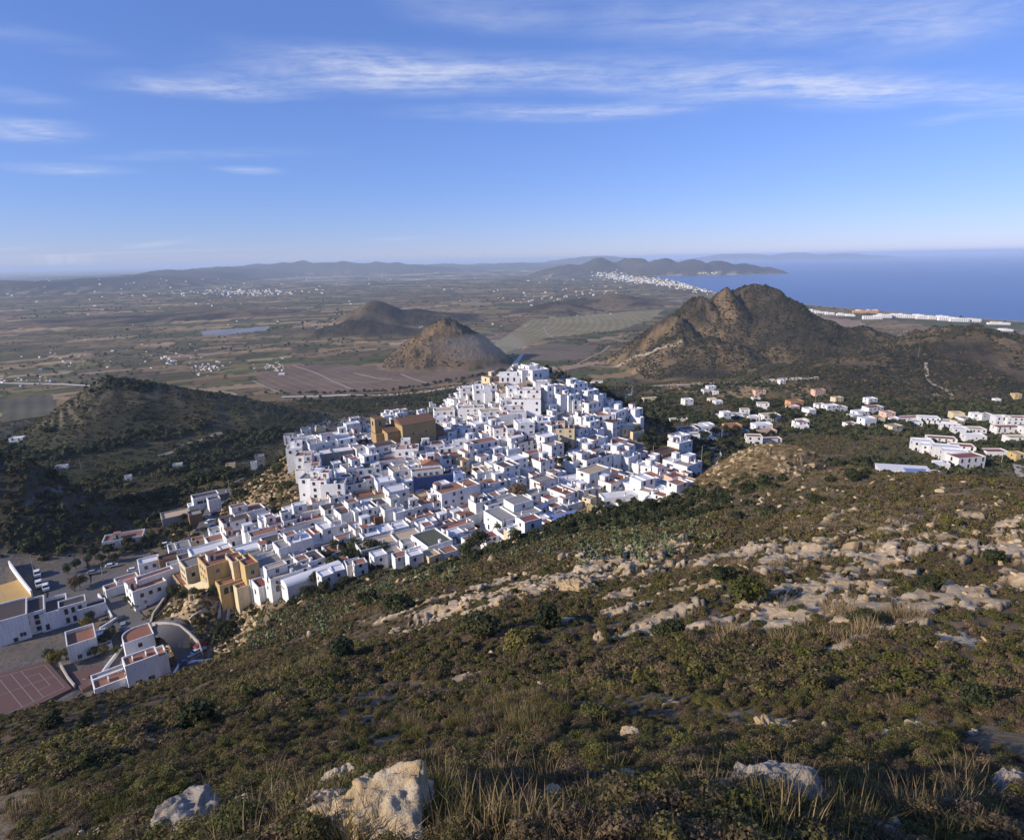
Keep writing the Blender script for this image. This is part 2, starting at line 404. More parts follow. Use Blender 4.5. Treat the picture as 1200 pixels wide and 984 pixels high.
_TS = np.exp(np.linspace(math.log(3.0), math.log(30000), 2600))
def hits(uv, lift=0.0, dmin=0.0):
    """where the lines of sight through pixels of the photograph meet the ground raised by LIFT"""
    uv = np.asarray(uv, float).reshape(-1, 2); res = []
    lift = np.broadcast_to(lift, (len(uv),)); dmin = np.broadcast_to(dmin, (len(uv),))
    for k in range(len(uv)):
        d = ray(uv[k, 0], uv[k, 1]); ts = _TS[_TS > dmin[k]]; P = np.array([0, 0, CAM_H]) + ts[:, None] * d
        g = P[:, 2] - hgt(P[:, 0], P[:, 1]) - lift[k]
        idx = np.nonzero((g[:-1] > 0) & (g[1:] <= 0))[0]
        if len(idx) == 0: res.append(P[-1]); continue
        i = idx[0] + 1
        f = g[i - 1] / (g[i - 1] - g[i]); res.append(P[i - 1] + f * (P[i] - P[i - 1]))
    return np.array(res)
def project(p):
    p = np.asarray(p, float) - np.array([0, 0, CAM_H]); D = p @ F3
    return np.stack([600 + FPX * (p @ R3) / D, 492 - FPX * (p @ U3) / D, D], -1)
def in_poly(x, y, poly):
    n = len(poly); r = np.zeros(np.shape(x), bool)
    for i in range(n):
        x0, y0 = poly[i]; x1, y1 = poly[i - 1]
        if y0 == y1: continue
        c = ((y0 > y) != (y1 > y)) & (x < (x1 - x0) * (y - y0) / (y1 - y0) + x0); r ^= c
    return r

# ------------------------------------------------------------------ materials
def new_mat(name):
    m = bpy.data.materials.new(name); m.use_nodes = True; m.node_tree.nodes.clear()
    k = NT(m.node_tree); b = k.n('ShaderNodeBsdfPrincipled'); o = k.n('ShaderNodeOutputMaterial'); k.put(o.inputs[0], b)
    return m, k, b
def plain(name, c, rough=.85, spec=.3, var=.12, scale=1.5, bump=.0, metal=0.0, rnd=.0, scale2=None):
    """one colour, worn: two scales of blotch, optional per-object drift, fine relief"""
    m, k, b = new_mat(name)
    P = k.n('ShaderNodeTexCoord').outputs['Object']
    geo = k.n('ShaderNodeNewGeometry').outputs['Position']
    n1 = k.noise(geo, scale, 5, .65); n2 = k.noise(geo, scale2 or scale * 9, 3, .6)
    v = k.math('ADD', k.math('MULTIPLY', n1, var * 2), k.math('MULTIPLY', n2, var))
    v = k.math('ADD', v, 1 - var * 1.5)
    if name in ('whitewash', 'new_whitewash', 'cream_render', 'ochre_render', 'bare_render', 'church_stone'):      # run-off streaks and patched render
        ms = k.n('ShaderNodeMapping'); k.put(ms.inputs[0], geo); ms.inputs['Scale'].default_value = (2.2, 2.2, .22)
        v = k.math('MULTIPLY', v, k.maprange(k.noise(ms.outputs[0], 1.0, 5, .7), .34, .60, .80 if name != 'new_whitewash' else .88, 1.0))
        v = k.math('MULTIPLY', v, k.maprange(k.noise(geo, .8, 2, .5), .30, .42, .90, 1.0))
    if rnd:
        oi = k.n('ShaderNodeObjectInfo'); v = k.math('MULTIPLY', v, k.math('ADD', k.math('MULTIPLY', oi.outputs['Random'], rnd), 1 - rnd * .6))
    col = k.n('ShaderNodeVectorMath', operation='SCALE'); col.inputs[0].default_value = c[:3]; k.put(col.inputs['Scale'], v)
    k.put(b.inputs['Base Color'], col.outputs[0])
    b.inputs['Roughness'].default_value = rough; b.inputs['Specular IOR Level'].default_value = spec; b.inputs['Metallic'].default_value = metal
    if bump:
        bp = k.n('ShaderNodeBump'); bp.inputs['Strength'].default_value = bump; bp.inputs['Distance'].default_value = .05
        k.put(bp.inputs['Height'], n2); k.put(b.inputs['Normal'], bp.outputs[0])
    return m

M = {}
M['white'] = plain('whitewash', (.74, .73, .72), .9, .15, .10, .35, .3, rnd=.13, scale2=3.0)
M['white2'] = plain('new_whitewash', (.79, .78, .77), .9, .15, .05, .4, .2, rnd=.05)
M['cream'] = plain('cream_render', (.66, .55, .36), .9, .15, .08, .35, .3)
M['ochre'] = plain('ochre_render', (.56, .41, .19), .9, .15, .1, .3, .4)
M['pink'] = plain('pink_render', (.62, .42, .33), .9, .15, .08, .35, .2)
M['orange'] = plain('orange_render', (.58, .30, .13), .9, .15, .1, .35, .2)
M['grey'] = plain('bare_render', (.34, .31, .28), .9, .2, .12, .4, .3, rnd=.2)
M['brown'] = plain('brown_brick', (.20, .12, .07), .9, .2, .15, .6, .4)
M['stone'] = plain('church_stone', (.40, .285, .14), .9, .2, .16, .25, .6, scale2=2.2)
M['bluew'] = plain('shaded_blue_paint', (.022, .045, .15), .8, .25, .12, .4, .2)  # blue wall with the shade of its front mixed into the colour
M['lblue'] = plain('sunlit_and_pale_blue', (.30, .42, .66), .8, .25, .08, .4, .2)  # tower's sunlit face put into a paler blue; plain colour on the shed
M['r_terra'] = plain('terracotta_tiles', (.27, .128, .082), .85, .25, .2, .5, .5, rnd=.35)
M['r_red'] = plain('red_oxide_coat', (.225, .082, .06), .8, .25, .2, .5, .3, rnd=.3)
M['r_grey'] = plain('grey_roof_felt', (.25, .24, .225), .9, .2, .2, .35, .3, rnd=.4)
M['r_dark'] = plain('dark_roof', (.085, .065, .06), .85, .25, .2, .5, .3, rnd=.3)
M['r_white'] = plain('whitewashed_roof', (.66, .65, .66), .9, .15, .12, .4, .2, rnd=.25)
M['r_tan'] = plain('tan_roof', (.44, .34, .23), .9, .2, .15, .4, .3, rnd=.2)
M['r_green'] = plain('green_felt_roof', (.095, .105, .075), .9, .2, .2, .4, .3)
M['r_tile'] = plain('clay_tiles', (.26, .11, .06), .85, .25, .28, .8, .7, rnd=.3)
M['r_church'] = plain('church_tiles', (.15, .09, .06), .85, .25, .25, .5, .6)
M['glass'] = plain('dark_window_glass', (.022, .026, .032), .15, .6, .3, 1.0)
M['wframe'] = plain('window_frame', (.55, .53, .50), .6, .3, .1)
M['blue_shutter'] = plain('blue_shutter', (.05, .12, .26), .6, .3, .1)
M['green_shutter'] = plain('green_shutter', (.05, .12, .07), .6, .3, .1)
M['wood'] = plain('dark_wood', (.10, .055, .03), .7, .3, .25, 1.2)
M['metal'] = plain('painted_metal', (.20, .21, .22), .45, .5, .1, metal=.4)
M['shed_blue'] = plain('blue_roof_sheet', (.16, .22, .38), .5, .4, .12, .6)
M['asphalt'] = plain('asphalt', (.115, .108, .105), .9, .25, .2, .12, .2, scale2=1.2)
M['dirt_road'] = plain('dirt_road', (.30, .25, .19), .95, .1, .2, .05, .0)
M['pale_road'] = plain('pale_road', (.56, .51, .44), .95, .1, .12, .05, .0)
M['concrete'] = plain('concrete', (.42, .38, .33), .9, .2, .15, .3, .3)
M['court'] = plain('red_court', (.13, .075, .065), .85, .25, .14, .15, .0, scale2=.9)
M['sand'] = plain('sandy_pitch', (.50, .33, .13), .95, .1, .14, .2)
M['paint'] = plain('white_line_paint', (.30, .28, .27), .7, .3, .12)
M['bark'] = plain('bark', (.10, .075, .05), .9, .1, .25, 2.0, .4)
M['tyre'] = plain('tyre', (.02, .02, .02), .8, .3, .1)

def leaf_mat(name, stops, rough=.7, rnd=True, trans=.25):
    m, k, b = new_mat(name)
    oi = k.n('ShaderNodeObjectInfo'); geo = k.n('ShaderNodeNewGeometry')
    base = k.ramp(oi.outputs['Random'], stops)
    n = k.noise(geo.outputs['Position'], 1.7, 3, .6)
    isl = geo.outputs['Random Per Island']
    v = k.math('ADD', k.math('MULTIPLY', n, .5), k.math('ADD', k.math('MULTIPLY', isl, .7), .40))
    sc = k.n('ShaderNodeVectorMath', operation='SCALE'); k.put(sc.inputs[0], base); k.put(sc.inputs['Scale'], v)
    k.put(b.inputs['Base Color'], sc.outputs[0]); b.inputs['Roughness'].default_value = rough; b.inputs['Specular IOR Level'].default_value = .25
    tr = k.n('ShaderNodeBsdfTranslucent'); k.put(tr.inputs[0], sc.outputs[0])
    mx = k.n('ShaderNodeMixShader'); mx.inputs[0].default_value = trans; k.put(mx.inputs[1], b); k.put(mx.inputs[2], tr)
    o = [x for x in m.node_tree.nodes if x.type == 'OUTPUT_MATERIAL'][0]; k.put(o.inputs[0], mx)
    return m
M['leaf'] = leaf_mat('tree_leaves', [(0, (.060, .078, .026)), (.5, (.085, .094, .034)), (1, (.11, .108, .042))])
M['leaf_dark'] = leaf_mat('dark_leaves', [(0, (.032, .042, .016)), (.6, (.048, .056, .022)), (1, (.066, .068, .030))])
M['leaf_yel'] = leaf_mat('yellowing_leaves', [(0, (.15, .12, .02)), (1, (.19, .13, .025))])
M['scrub'] = leaf_mat('scrub_leaves', [(0, (0.079, 0.073, 0.023)), (.3, (0.124, 0.101, 0.036)), (.55, (0.159, 0.112, 0.054)), (.8, (0.118, 0.084, 0.054)), (1, (0.197, 0.137, 0.071))])
M['scrub_green'] = leaf_mat('green_scrub_leaves', [(0, (0.079, 0.084, 0.021)), (.5, (0.127, 0.118, 0.030)), (1, (0.166, 0.134, 0.045))])
M['straw'] = leaf_mat('dry_grass', [(0, (.20, .145, .07)), (1, (.30, .22, .12))])
M['cactus'] = leaf_mat('cactus_pads', [(0, (.10, .125, .055)), (1, (.17, .19, .095))], trans=.05)

# rock
def rock_mat(name, c1, c2, c3):
    m, k, b = new_mat(name)
    P = k.n('ShaderNodeNewGeometry').outputs['Position']
    a = k.noise(P, 1.6, 8, .7); c = k.noise(P, 9.0, 6, .7)
    col = k.mix(k.maprange(a, .35, .65), rgba(c1), rgba(c2)); col = k.mix(k.maprange(c, .52, .75, 0, .8), col, rgba(c3))
    v = k.n('ShaderNodeTexVoronoi', feature='DISTANCE_TO_EDGE', voronoi_dimensions='3D'); k.put(v.inputs['Vector'], k.vmath('ADD', P, k.vmath('SCALE', k.n('ShaderNodeTexNoise', in_Vector=P, in_Scale=2.0).outputs[1]))); v.inputs['Scale'].default_value = 2.1
    col = k.mix(k.maprange(v.outputs[0], 0, .03, .22, 0), col, (.05, .04, .03, 1))
    k.put(b.inputs['Base Color'], col); b.inputs['Roughness'].default_value = .92; b.inputs['Specular IOR Level'].default_value = .15
    bp = k.n('ShaderNodeBump'); bp.inputs['Strength'].default_value = .9; bp.inputs['Distance'].default_value = .06
    k.put(bp.inputs['Height'], k.math('ADD', c, k.math('MULTIPLY', k.noise(P, 34, 5, .7), .4))); k.put(b.inputs['Normal'], bp.outputs[0])
    return m
M['rock'] = rock_mat('pale_limestone', (.50, .42, .31), (.52, .36, .17), (.24, .18, .125))
M['rock_grey'] = rock_mat('grey_limestone', (.40, .35, .29), (.32, .26, .20), (.15, .12, .095))
M['rock_tan'] = rock_mat('tan_limestone', (.45, .34, .20), (.36, .25, .125), (.17, .125, .08))

# ground: albedo comes per vertex (what grows or lies there), nodes add grain
gm, gk, gb = new_mat('ground')
ga = gk.n('ShaderNodeVertexColor', layer_name='albedo').outputs[0]
gp = gk.n('ShaderNodeNewGeometry').outputs['Position']
n1, n2, n3 = gk.noise(gp, .9, 6, .7), gk.noise(gp, .11, 5, .65), gk.noise(gp, .012, 4, .6)
gv = gk.math('ADD', gk.math('ADD', gk.math('MULTIPLY', n1, 1.7), gk.math('MULTIPLY', n2, .7)), gk.math('ADD', gk.math('MULTIPLY', n3, .35), -.37))
gs = gk.n('ShaderNodeVectorMath', operation='SCALE'); gk.put(gs.inputs[0], ga); gk.put(gs.inputs['Scale'], gv)
gk.put(gb.inputs['Base Color'], gs.outputs[0]); gb.inputs['Roughness'].default_value = .95; gb.inputs['Specular IOR Level'].default_value = .1
gbp = gk.n('ShaderNodeBump'); gbp.inputs['Strength'].default_value = .8; gbp.inputs['Distance'].default_value = .5
gk.put(gbp.inputs['Height'], gk.math('ADD', gk.math('MULTIPLY', n1, .5), n2)); ghl = gk.n('ShaderNodeAttribute', attribute_name='hill').outputs['Fac']
gb2 = gk.n('ShaderNodeBump'); gb2.inputs['Distance'].default_value = 16.0; gk.put(gb2.inputs['Strength'], gk.math('MULTIPLY', ghl, 1.0))
gk.put(gb2.inputs['Height'], gk.math('ADD', gk.noise(gp, .035, 7, .68, .6), gk.math('MULTIPLY', gk.noise(gp, .16, 4, .6), .25))); gk.put(gb2.inputs['Normal'], gbp.outputs[0]); gk.put(gb.inputs['Normal'], gb2.outputs[0])

# sea
sm, sk, sb = new_mat('sea_water')
sp = sk.n('ShaderNodeNewGeometry').outputs['Position']
smp = sk.n('ShaderNodeMapping'); sk.put(smp.inputs[0], sp); smp.inputs['Scale'].default_value = (1, .35, 1); smp.inputs['Rotation'].default_value = (0, 0, .5)
sk.put(sb.inputs['Base Color'], sk.mix(sk.maprange(sk.noise(smp.outputs[0], .0009, 5, .6), .35, .7), (.020, .075, .24, 1), (.030, .105, .30, 1)))
sb.inputs['Roughness'].default_value = .32; sb.inputs['Specular IOR Level'].default_value = .28
sbp = sk.n('ShaderNodeBump'); sbp.inputs['Strength'].default_value = .5; sbp.inputs['Distance'].default_value = 3.0
sk.put(sbp.inputs['Height'], sk.math('ADD', sk.noise(smp.outputs[0], .02, 5, .6), sk.noise(smp.outputs[0], .003, 4, .6))); sk.put(sb.inputs['Normal'], sbp.outputs[0])

# ------------------------------------------------------------------ ground regions (world polygons)
def wpoly(px, dmin=0): return hits(px, 0, dmin)[:, :2]
VILLAGE_PX = [(342, 508), (400, 490), (450, 484), (520, 473), (548, 450), (600, 430), (645, 432), (690, 452), (728, 476), (745, 505), (765, 535), (812, 560), (800, 582), (745, 588), (690, 594), (660, 606), (620, 628),
              (560, 645), (500, 662), (440, 668), (390, 690), (330, 698), (300, 700), (268, 700), (205, 690), (200, 655), (235, 640), (285, 612), (335, 608), (352, 590), (350, 560)]
VILLAGE = wpoly(VILLAGE_PX, 150)
LOWER = wpoly([(-40, 640), (60, 652), (130, 645), (205, 640), (240, 600), (262, 575), (270, 580), (250, 625), (205, 660), (195, 700), (150, 740), (215, 745), (250, 765), (255, 790), (200, 815), (90, 830), (-60, 870), (-60, 700)], 140)
KNOLL = at_depth(892, 545, 190)[:2]
_a, _b = hits([(1060, 622), (860, 690)])[:, :2]
STR = (_a - _b) / np.linalg.norm(_a - _b)                  # run of the rock ledges
ROCKY = []   # patches of bare ledge on the slope: (x, y, half length, half width, strength)
for u, v, hl, hw, st in ((780, 668, 16, 3, .8), (860, 655, 18, 3, .9), (960, 640, 18, 4, 1), (1100, 632, 14, 3, .9), (1040, 680, 14, 3, .8), (970, 690, 12, 2.6, .9), (930, 715, 9, 2, .9), (1080, 720, 8, 2, 1), (1150, 705, 8, 2, 1), (1060, 650, 20, 3, .8), (700, 680, 20, 3, .9), (600, 700, 16, 3, .9), (620, 672, 18, 4, .9), (560, 690, 14, 3, .8), (530, 715, 10, 3, .8), (650, 660, 20, 4, .8), (800, 720, 10, 1.6, .7), (860, 720, 8, 1.6, .8), (760, 705, 10, 2, .7), (1150, 640, 12, 3, .9), (1190, 615, 10, 2, .7), (990, 605, 20, 3, .7), (880, 640, 18, 3, .7), (1010, 745, 6, 1, .7), (1130, 745, 6, 1.2, .6), (680, 760, 6, 1, .5), (200, 830, 6, 1, .4),
                         (720, 660, 22, 7, .9), (640, 690, 16, 5, .95), (560, 705, 14, 6, .9), (500, 725, 10, 4, .6), (760, 690, 12, 3.5, .8), (940, 650, 18, 5, 1), (1010, 632, 16, 4, 1), (1060, 640, 14, 4, .9), (900, 668, 12, 3, .8),
                         (1130, 605, 16, 4, .7), (905, 735, 5.5, 1.6, 1), (1010, 720, 9, 2.2, .9), (1120, 705, 9, 2.6, 1), (1190, 690, 7, 2.4, .9), (1190, 645, 9, 2.5, .8), (1060, 605, 16, 3, .6), (830, 690, 8, 2, .6),
                         (880, 530, 40, 22, .5), (860, 556, 30, 16, .55), (930, 545, 26, 12, .55), (590, 652, 14, 5, .5), (680, 715, 8, 2.4, .5), (1080, 668, 8, 2, .5), (905, 853, 1.1, .5, .9), (640, 800, .8, .4, .6), (820, 640, 16, 4, .5), 
                         (730, 870, 1.2, .5, .6), (930, 860, 1.6, .5, .5), (130, 880, 3, .8, .5), (420, 770, 4, 1.2, .45), (330, 790, 5, .9, .45), (560, 790, 3, .7, .4)):
    p = hits([(u, v)])[0]; ROCKY.append((p[0], p[1], hl, hw, st))
def rock_mask(x, y):
    p, q = x * STR[0] + y * STR[1], -x * STR[1] + y * STR[0]
    m = np.zeros_like(x)
    for cx, cy, hl, hw, st in ROCKY:
        a, b = (x - cx), (y - cy); pp, qq = a * STR[0] + b * STR[1], -a * STR[1] + b * STR[0]
        m = np.maximum(m, st * np.exp(-((pp / hl) ** 2 + (qq / hw) ** 2) ** 1.3))
    n = fbm(p, q * 3.2, 9, 5, 31, .6)
    rho = np.hypot(x, y)
    n = np.where(rho < 30, fbm(p, q * 2.4, 1.8, 4, 35, .6), n)
    n2 = fbm(p, q * 2.0, 2.6, 4, 37, .65)
    return sstep(.50, .60, m * .74 + n * .48 + n2 * .66 + .02)
QUARRY = [at_depth(505, 400, 1215)[:2], at_depth(845, 362, 1200)[:2], at_depth(770, 395, 1150)[:2], at_depth(860, 430, 1050)[:2]]
FIELDP = [(wpoly(px), c) for px, c in (
    ([(298, 440), (345, 428), (395, 427), (440, 428), (500, 430), (560, 434), (590, 424), (600, 428), (560, 444), (500, 455), (430, 461), (350, 463), (310, 452)], (.20, .142, .098)),
    ([(545, 383), (620, 375), (700, 368), (780, 362), (760, 376), (720, 388), (640, 396), (560, 396)], (.26, .22, .115)),
    ([(600, 412), (640, 402), (700, 405), (690, 418), (650, 424), (610, 420)], (.175, .135, .095)),
    ([(0, 470), (60, 462), (105, 465), (80, 490), (40, 503), (0, 512)], (.115, .105, .07)),
    ([(235, 388), (262, 386), (318, 382), (312, 387), (260, 393), (238, 393)], (.26, .27, .30)),
    ([(918, 372), (960, 371), (1010, 376), (985, 387), (950, 389)], (.32, .225, .15)),
    ([(1045, 378), (1150, 376), (1200, 382), (1200, 386), (1100, 382)], (.10, .115, .055)),
    ([(1125, 388), (1200, 386), (1200, 396), (1150, 396)], (.24, .19, .13)),
    ([(690, 345), (740, 349), (800, 350), (800, 355), (740, 356)], (.25, .2, .14)))]

MOUND = hits([(745, 605)], 0, 120)[0][:2]
def lerp3(a, b, t): return a + (b - a) * t[:, None]
def C3(c): return np.array(c)[None, :]
def albedo(x, y, z):
    rho = np.hypot(x, y); n = len(x)
    f1, f2, f3 = fbm(x, y, 14, 4, 50), fbm(x, y, 60, 4, 51), fbm(x, y, 260, 4, 52)
    col = lerp3(C3((.105, .076, .046)), C3((.160, .122, .078)), sstep(-.3, .4, f1))
    rk = np.zeros(n); nb = rho < 300
    rk[nb] = rock_mask(x[nb], y[nb])
    rockc = lerp3(C3((.50, .385, .255)), C3((.44, .315, .175)), sstep(-.3, .3, fbm(x, y, 3.5, 3, 53)))
    col = lerp3(col, rockc, rk * (rho < 300))
    dk = np.exp(-(((x - KNOLL[0]) / 42) ** 2 + ((y - KNOLL[1]) / 32) ** 2) ** 1.5) * nb
    col = lerp3(col, lerp3(C3((.40, .30, .165)), C3((.24, .175, .09)), sstep(-.3, .3, fbm(x, y, 5, 4, 74))), dk * .9 * (1 - rk))
    mo = np.exp(-(((x - MOUND[0]) / 26) ** 2 + ((y - MOUND[1]) / 15) ** 2) ** 1.5) * nb; col = lerp3(col, C3((.055, .05, .03)), mo * .85)  # ground darkened for the mound's shadow, beneath its dark thicket
    # valley
    val = sstep(-.25, .35, f2)
    vc = lerp3(C3((.066, .072, .034)), C3((.118, .102, .060)), val)
    vc = lerp3(vc, C3((.25, .20, .135)), sstep(.28, .5, fbm(x, y, 18, 4, 54)) * .75)
    far = sstep(300, 380, rho); col = lerp3(col, vc, far)
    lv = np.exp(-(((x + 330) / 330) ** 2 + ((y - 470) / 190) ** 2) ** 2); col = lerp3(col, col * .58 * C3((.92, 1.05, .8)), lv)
    # fields of the plain: a patchwork of plots
    for ang, sx, sy, seed, lo, hi in ((.42, 110, 46, 5, 700, 2600), (.15, 230, 80, 8, 1900, 30000)):
        ca, sa = math.cos(ang), math.sin(ang); wx, wy = x + 30 * f3, y + 30 * f2
        a, b = (wx * ca + wy * sa) / sx, (-wx * sa + wy * ca) / sy
        row = np.floor(b); a = a + _hash(row.astype(np.int64), row.astype(np.int64) * 0 + 3, seed) * 3
        ia, ib = np.floor(a).astype(np.int64), row.astype(np.int64)
        h1, h2 = _hash(ia, ib, seed), _hash(ia, ib, seed + 1)
        pal = np.array([(.082, .088, .040), (.125, .105, .062), (.20, .155, .095), (.25, .195, .125), (.066, .084, .034), (.155, .15, .072), (.31, .25, .165), (.10, .082, .052)])
        fc = pal[(h1 * 7.99).astype(int)] * np.array([[1.16, 1.0, .84]]) * (.8 + .4 * h2)[:, None]
        fa, fb = a - np.floor(a), b - np.floor(b)
        edge = np.minimum(np.minimum(fa, 1 - fa) * sx, np.minimum(fb, 1 - fb) * sy)
        fc = lerp3(C3((.040, .043, .022)), fc, sstep(.0012 * rho, .0012 * rho + .0022 * rho + 1, edge))
        wgt = sstep(lo, lo * 1.25, rho) * sstep(hi, hi * .8, rho) * sstep(-.45, -.1, f3 + .25) * .95
        col = lerp3(col, fc, wgt)
    for poly, c in FIELDP:
        ins = in_poly(x, y, poly)
        rows = .88 + .12 * np.sin((x * .8 + y * .6) * .35)
        col = np.where(ins[:, None], C3(c) * (rows * (1 + .25 * f2))[:, None], col)
    # hills keep their own scrub and bare rock
    hm = np.zeros(n)
    for kind, cx, cy, h, rx, ry, rot, rg, sh in HILLS:
        if rx < 420: hm = np.maximum(hm, np.clip(cone(x, y, cx, cy, rx * 1.02, ry * 1.02, rot, 1.0, 1.0) * 5, 0, 1))
    hc = lerp3(C3((.050, .041, .029)), C3((.080, .062, .043)), sstep(-.3, .4, fbm(x, y, 45, 5, 57)))
    hc = lerp3(hc, C3((.030, .032, .018)), sstep(-.05, .25, fbm(x, y, 19, 4, 58)) * .8)
    rr = sstep(.20, .5, ridged(x, y, 60, 5, 59)) * sstep(-.12, .3, fbm(x, y, 110, 3, 60))
    hc = lerp3(hc, C3((.21, .15, .088)), rr * .7)
    for q, wq in zip(QUARRY, (75, 60, 70, 60)):
        g = np.exp(-(((x - q[0]) / wq) ** 2 + ((y - q[1]) / wq) ** 2)) * sstep(-.15, .25, fbm(x, y, 22, 4, 63))
        hc = lerp3(hc, C3((.30, .20, .105)), g * .8)
    col = lerp3(col, hc, hm * (rho > 600))
    # terraced hill and valley to the left
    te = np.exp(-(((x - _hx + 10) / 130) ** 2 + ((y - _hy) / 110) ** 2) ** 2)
    tc_ = lerp3(C3((.034, .034, .020)), C3((.058, .050, .032)), sstep(-.2, .3, f1)); er = terrace_rise(x, y); fr = er / 3.0 - np.floor(er / 3.0)  # dark tones combine dense scrub with the hill's shadow side
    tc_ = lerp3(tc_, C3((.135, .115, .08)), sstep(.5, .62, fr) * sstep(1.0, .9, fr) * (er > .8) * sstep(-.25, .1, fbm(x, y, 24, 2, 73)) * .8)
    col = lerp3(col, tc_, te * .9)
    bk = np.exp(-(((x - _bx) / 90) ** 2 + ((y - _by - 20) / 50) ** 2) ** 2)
    col = lerp3(col, lerp3(C3((.055, .05, .034)), C3((.15, .14, .13)), sstep(.05, .4, fbm(x, y, 18, 3, 66))), bk * .9)  # bank colour darkened to sit in shadow; the grey is cliff
    # mountains far off
    col = lerp3(col, lerp3(C3((.045, .042, .034)), C3((.085, .072, .056)), sstep(-.3, .3, fbm(x, y, 500, 4, 70))), sstep(25, 60, z) * (rho > 4500))
    # beach
    bm = (rho > 1500) * sstep(4.2, 1.5, z)
    col = lerp3(col, C3((.36, .30, .22)), bm)
    # trodden ground of the village, asphalt and bare yards of the lower town
    vm = in_poly(x, y, VILLAGE)
    col = np.where(vm[:, None], lerp3(C3((.30, .275, .25)), C3((.17, .135, .10)), sstep(-.2, .35, f1)), col)
    lm = in_poly(x, y, LOWER)
    col = np.where(lm[:, None], lerp3(C3((.125, .112, .10)), C3((.16, .13, .095)), sstep(-.1, .3, f1)), col)
    cl = np.exp(-(((x - CLIFF[0]) / 22) ** 2 + ((y - CLIFF[1]) / 30) ** 2) ** 2)
    cl = np.maximum(cl, np.exp(-(((x - CLIFF2[0]) / 19) ** 2 + ((y - CLIFF2[1]) / 17) ** 2) ** 2))
    col = lerp3(col, lerp3(C3((.17, .125, .07)), C3((.36, .26, .15)), sstep(-.25, .25, fbm(x, y, 7, 4, 71))), cl)
    return np.clip(col, .01, .8)
CLIFF = hits([(305, 572)], 0, 150)[0][:2]; CLIFF2 = hits([(238, 722)], 0, 140)[0][:2]

nr, nc = GX.shape
X1, Y1, Z1 = GX.ravel(), GY.ravel(), GZ.ravel()
# ledges stand a little proud of the slope
_nb = np.hypot(X1, Y1) < 260
_rk = np.zeros_like(X1); _rk[_nb] = rock_mask(X1[_nb], Y1[_nb])
_rh = np.hypot(X1, Y1)
Z1 = Z1 + _rk * np.clip(_rh * .009, .06, .9) * (.35 + 1.5 * np.abs(fbm(X1, Y1, 2.6, 3, 72)))
GZ = Z1.reshape(nr, nc)
_id = np.arange(nr * nc).reshape(nr, nc)
_fc = np.stack([_id[:-1, :-1], _id[:-1, 1:], _id[1:, 1:], _id[1:, :-1]], -1).reshape(-1, 4)
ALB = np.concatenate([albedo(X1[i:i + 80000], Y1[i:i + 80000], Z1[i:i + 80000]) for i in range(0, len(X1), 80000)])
HILLM = np.zeros(len(X1))
for kind, cx, cy, h, rx, ry, rot, rg_, sh in HILLS:
    HILLM = np.maximum(HILLM, np.clip(cone(X1, Y1, cx, cy, rx * .98, ry * .98, rot, 1.0, 1.0) * 4, 0, 1))
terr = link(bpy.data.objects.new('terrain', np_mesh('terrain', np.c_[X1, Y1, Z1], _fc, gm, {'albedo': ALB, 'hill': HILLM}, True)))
tag(terr, kind='structure')
b = MB(); b.poly([(-1.5e5, -1.5e5, 0), (1.5e5, -1.5e5, 0), (1.5e5, 1.5e5, 0), (-1.5e5, 1.5e5, 0)])
tag(b.build('sea', sm), kind='structure')
# footing under the photographer's feet, closes the middle of the sheet
b = MB(); b.poly([(GX[0, j], GY[0, j], GZ[0, j]) for j in range(nc)][::-1]); tag(b.build('hilltop_ground', gm), kind='structure')

# ------------------------------------------------------------------ roads
def ribbon(name, px, width, mat, lift=.12, kind='structure', step=None, dmin=0, kerb=None, pts=None):
    P = hits(px, 0, dmin)[:, :2] if pts is None else np.asarray(pts)[:, :2]
    seg = np.r_[0, np.cumsum(np.hypot(*np.diff(P, axis=0).T))]; step = step or max(3.0, seg[-1] / 220)
    t = np.arange(0, seg[-1] + step, step); t = np.clip(t, 0, seg[-1])
    Q = np.c_[np.interp(t, seg, P[:, 0]), np.interp(t, seg, P[:, 1])]
    for _ in range(6): Q[1:-1] = .5 * Q[1:-1] + .25 * (Q[:-2] + Q[2:])
    T = np.gradient(Q, axis=0); T /= np.linalg.norm(T, axis=1)[:, None] + 1e-9; N = np.c_[-T[:, 1], T[:, 0]]
    offs = np.linspace(-.5, .5, 5); V = []
    for o in offs:
        q = Q + N * (o * width * (1 + .12 * fbm(Q[:, 0], Q[:, 1], 30, 2, 80) * (mat is M['dirt_road'])))[:, None] if False else Q + N * (o * width)
        V.append(np.c_[q, hgt(q[:, 0], q[:, 1]) + lift])
    V = np.array(V)
    if kerb is None and mat is M['asphalt']: V[:, :, 2] = V[:, :, 2] * .3 + V[:, :, 2].max(0)[None] * .7
    n = len(Q); f = []
    for a in range(4):
        for i in range(n - 1): f.append((a * n + i, (a + 1) * n + i, (a + 1) * n + i + 1, a * n + i + 1)[::-1])
    o = link(bpy.data.objects.new(name, np_mesh(name, V.reshape(-1, 3), np.array(f), mat)))
    tag(o, kind=kind); return o, Q
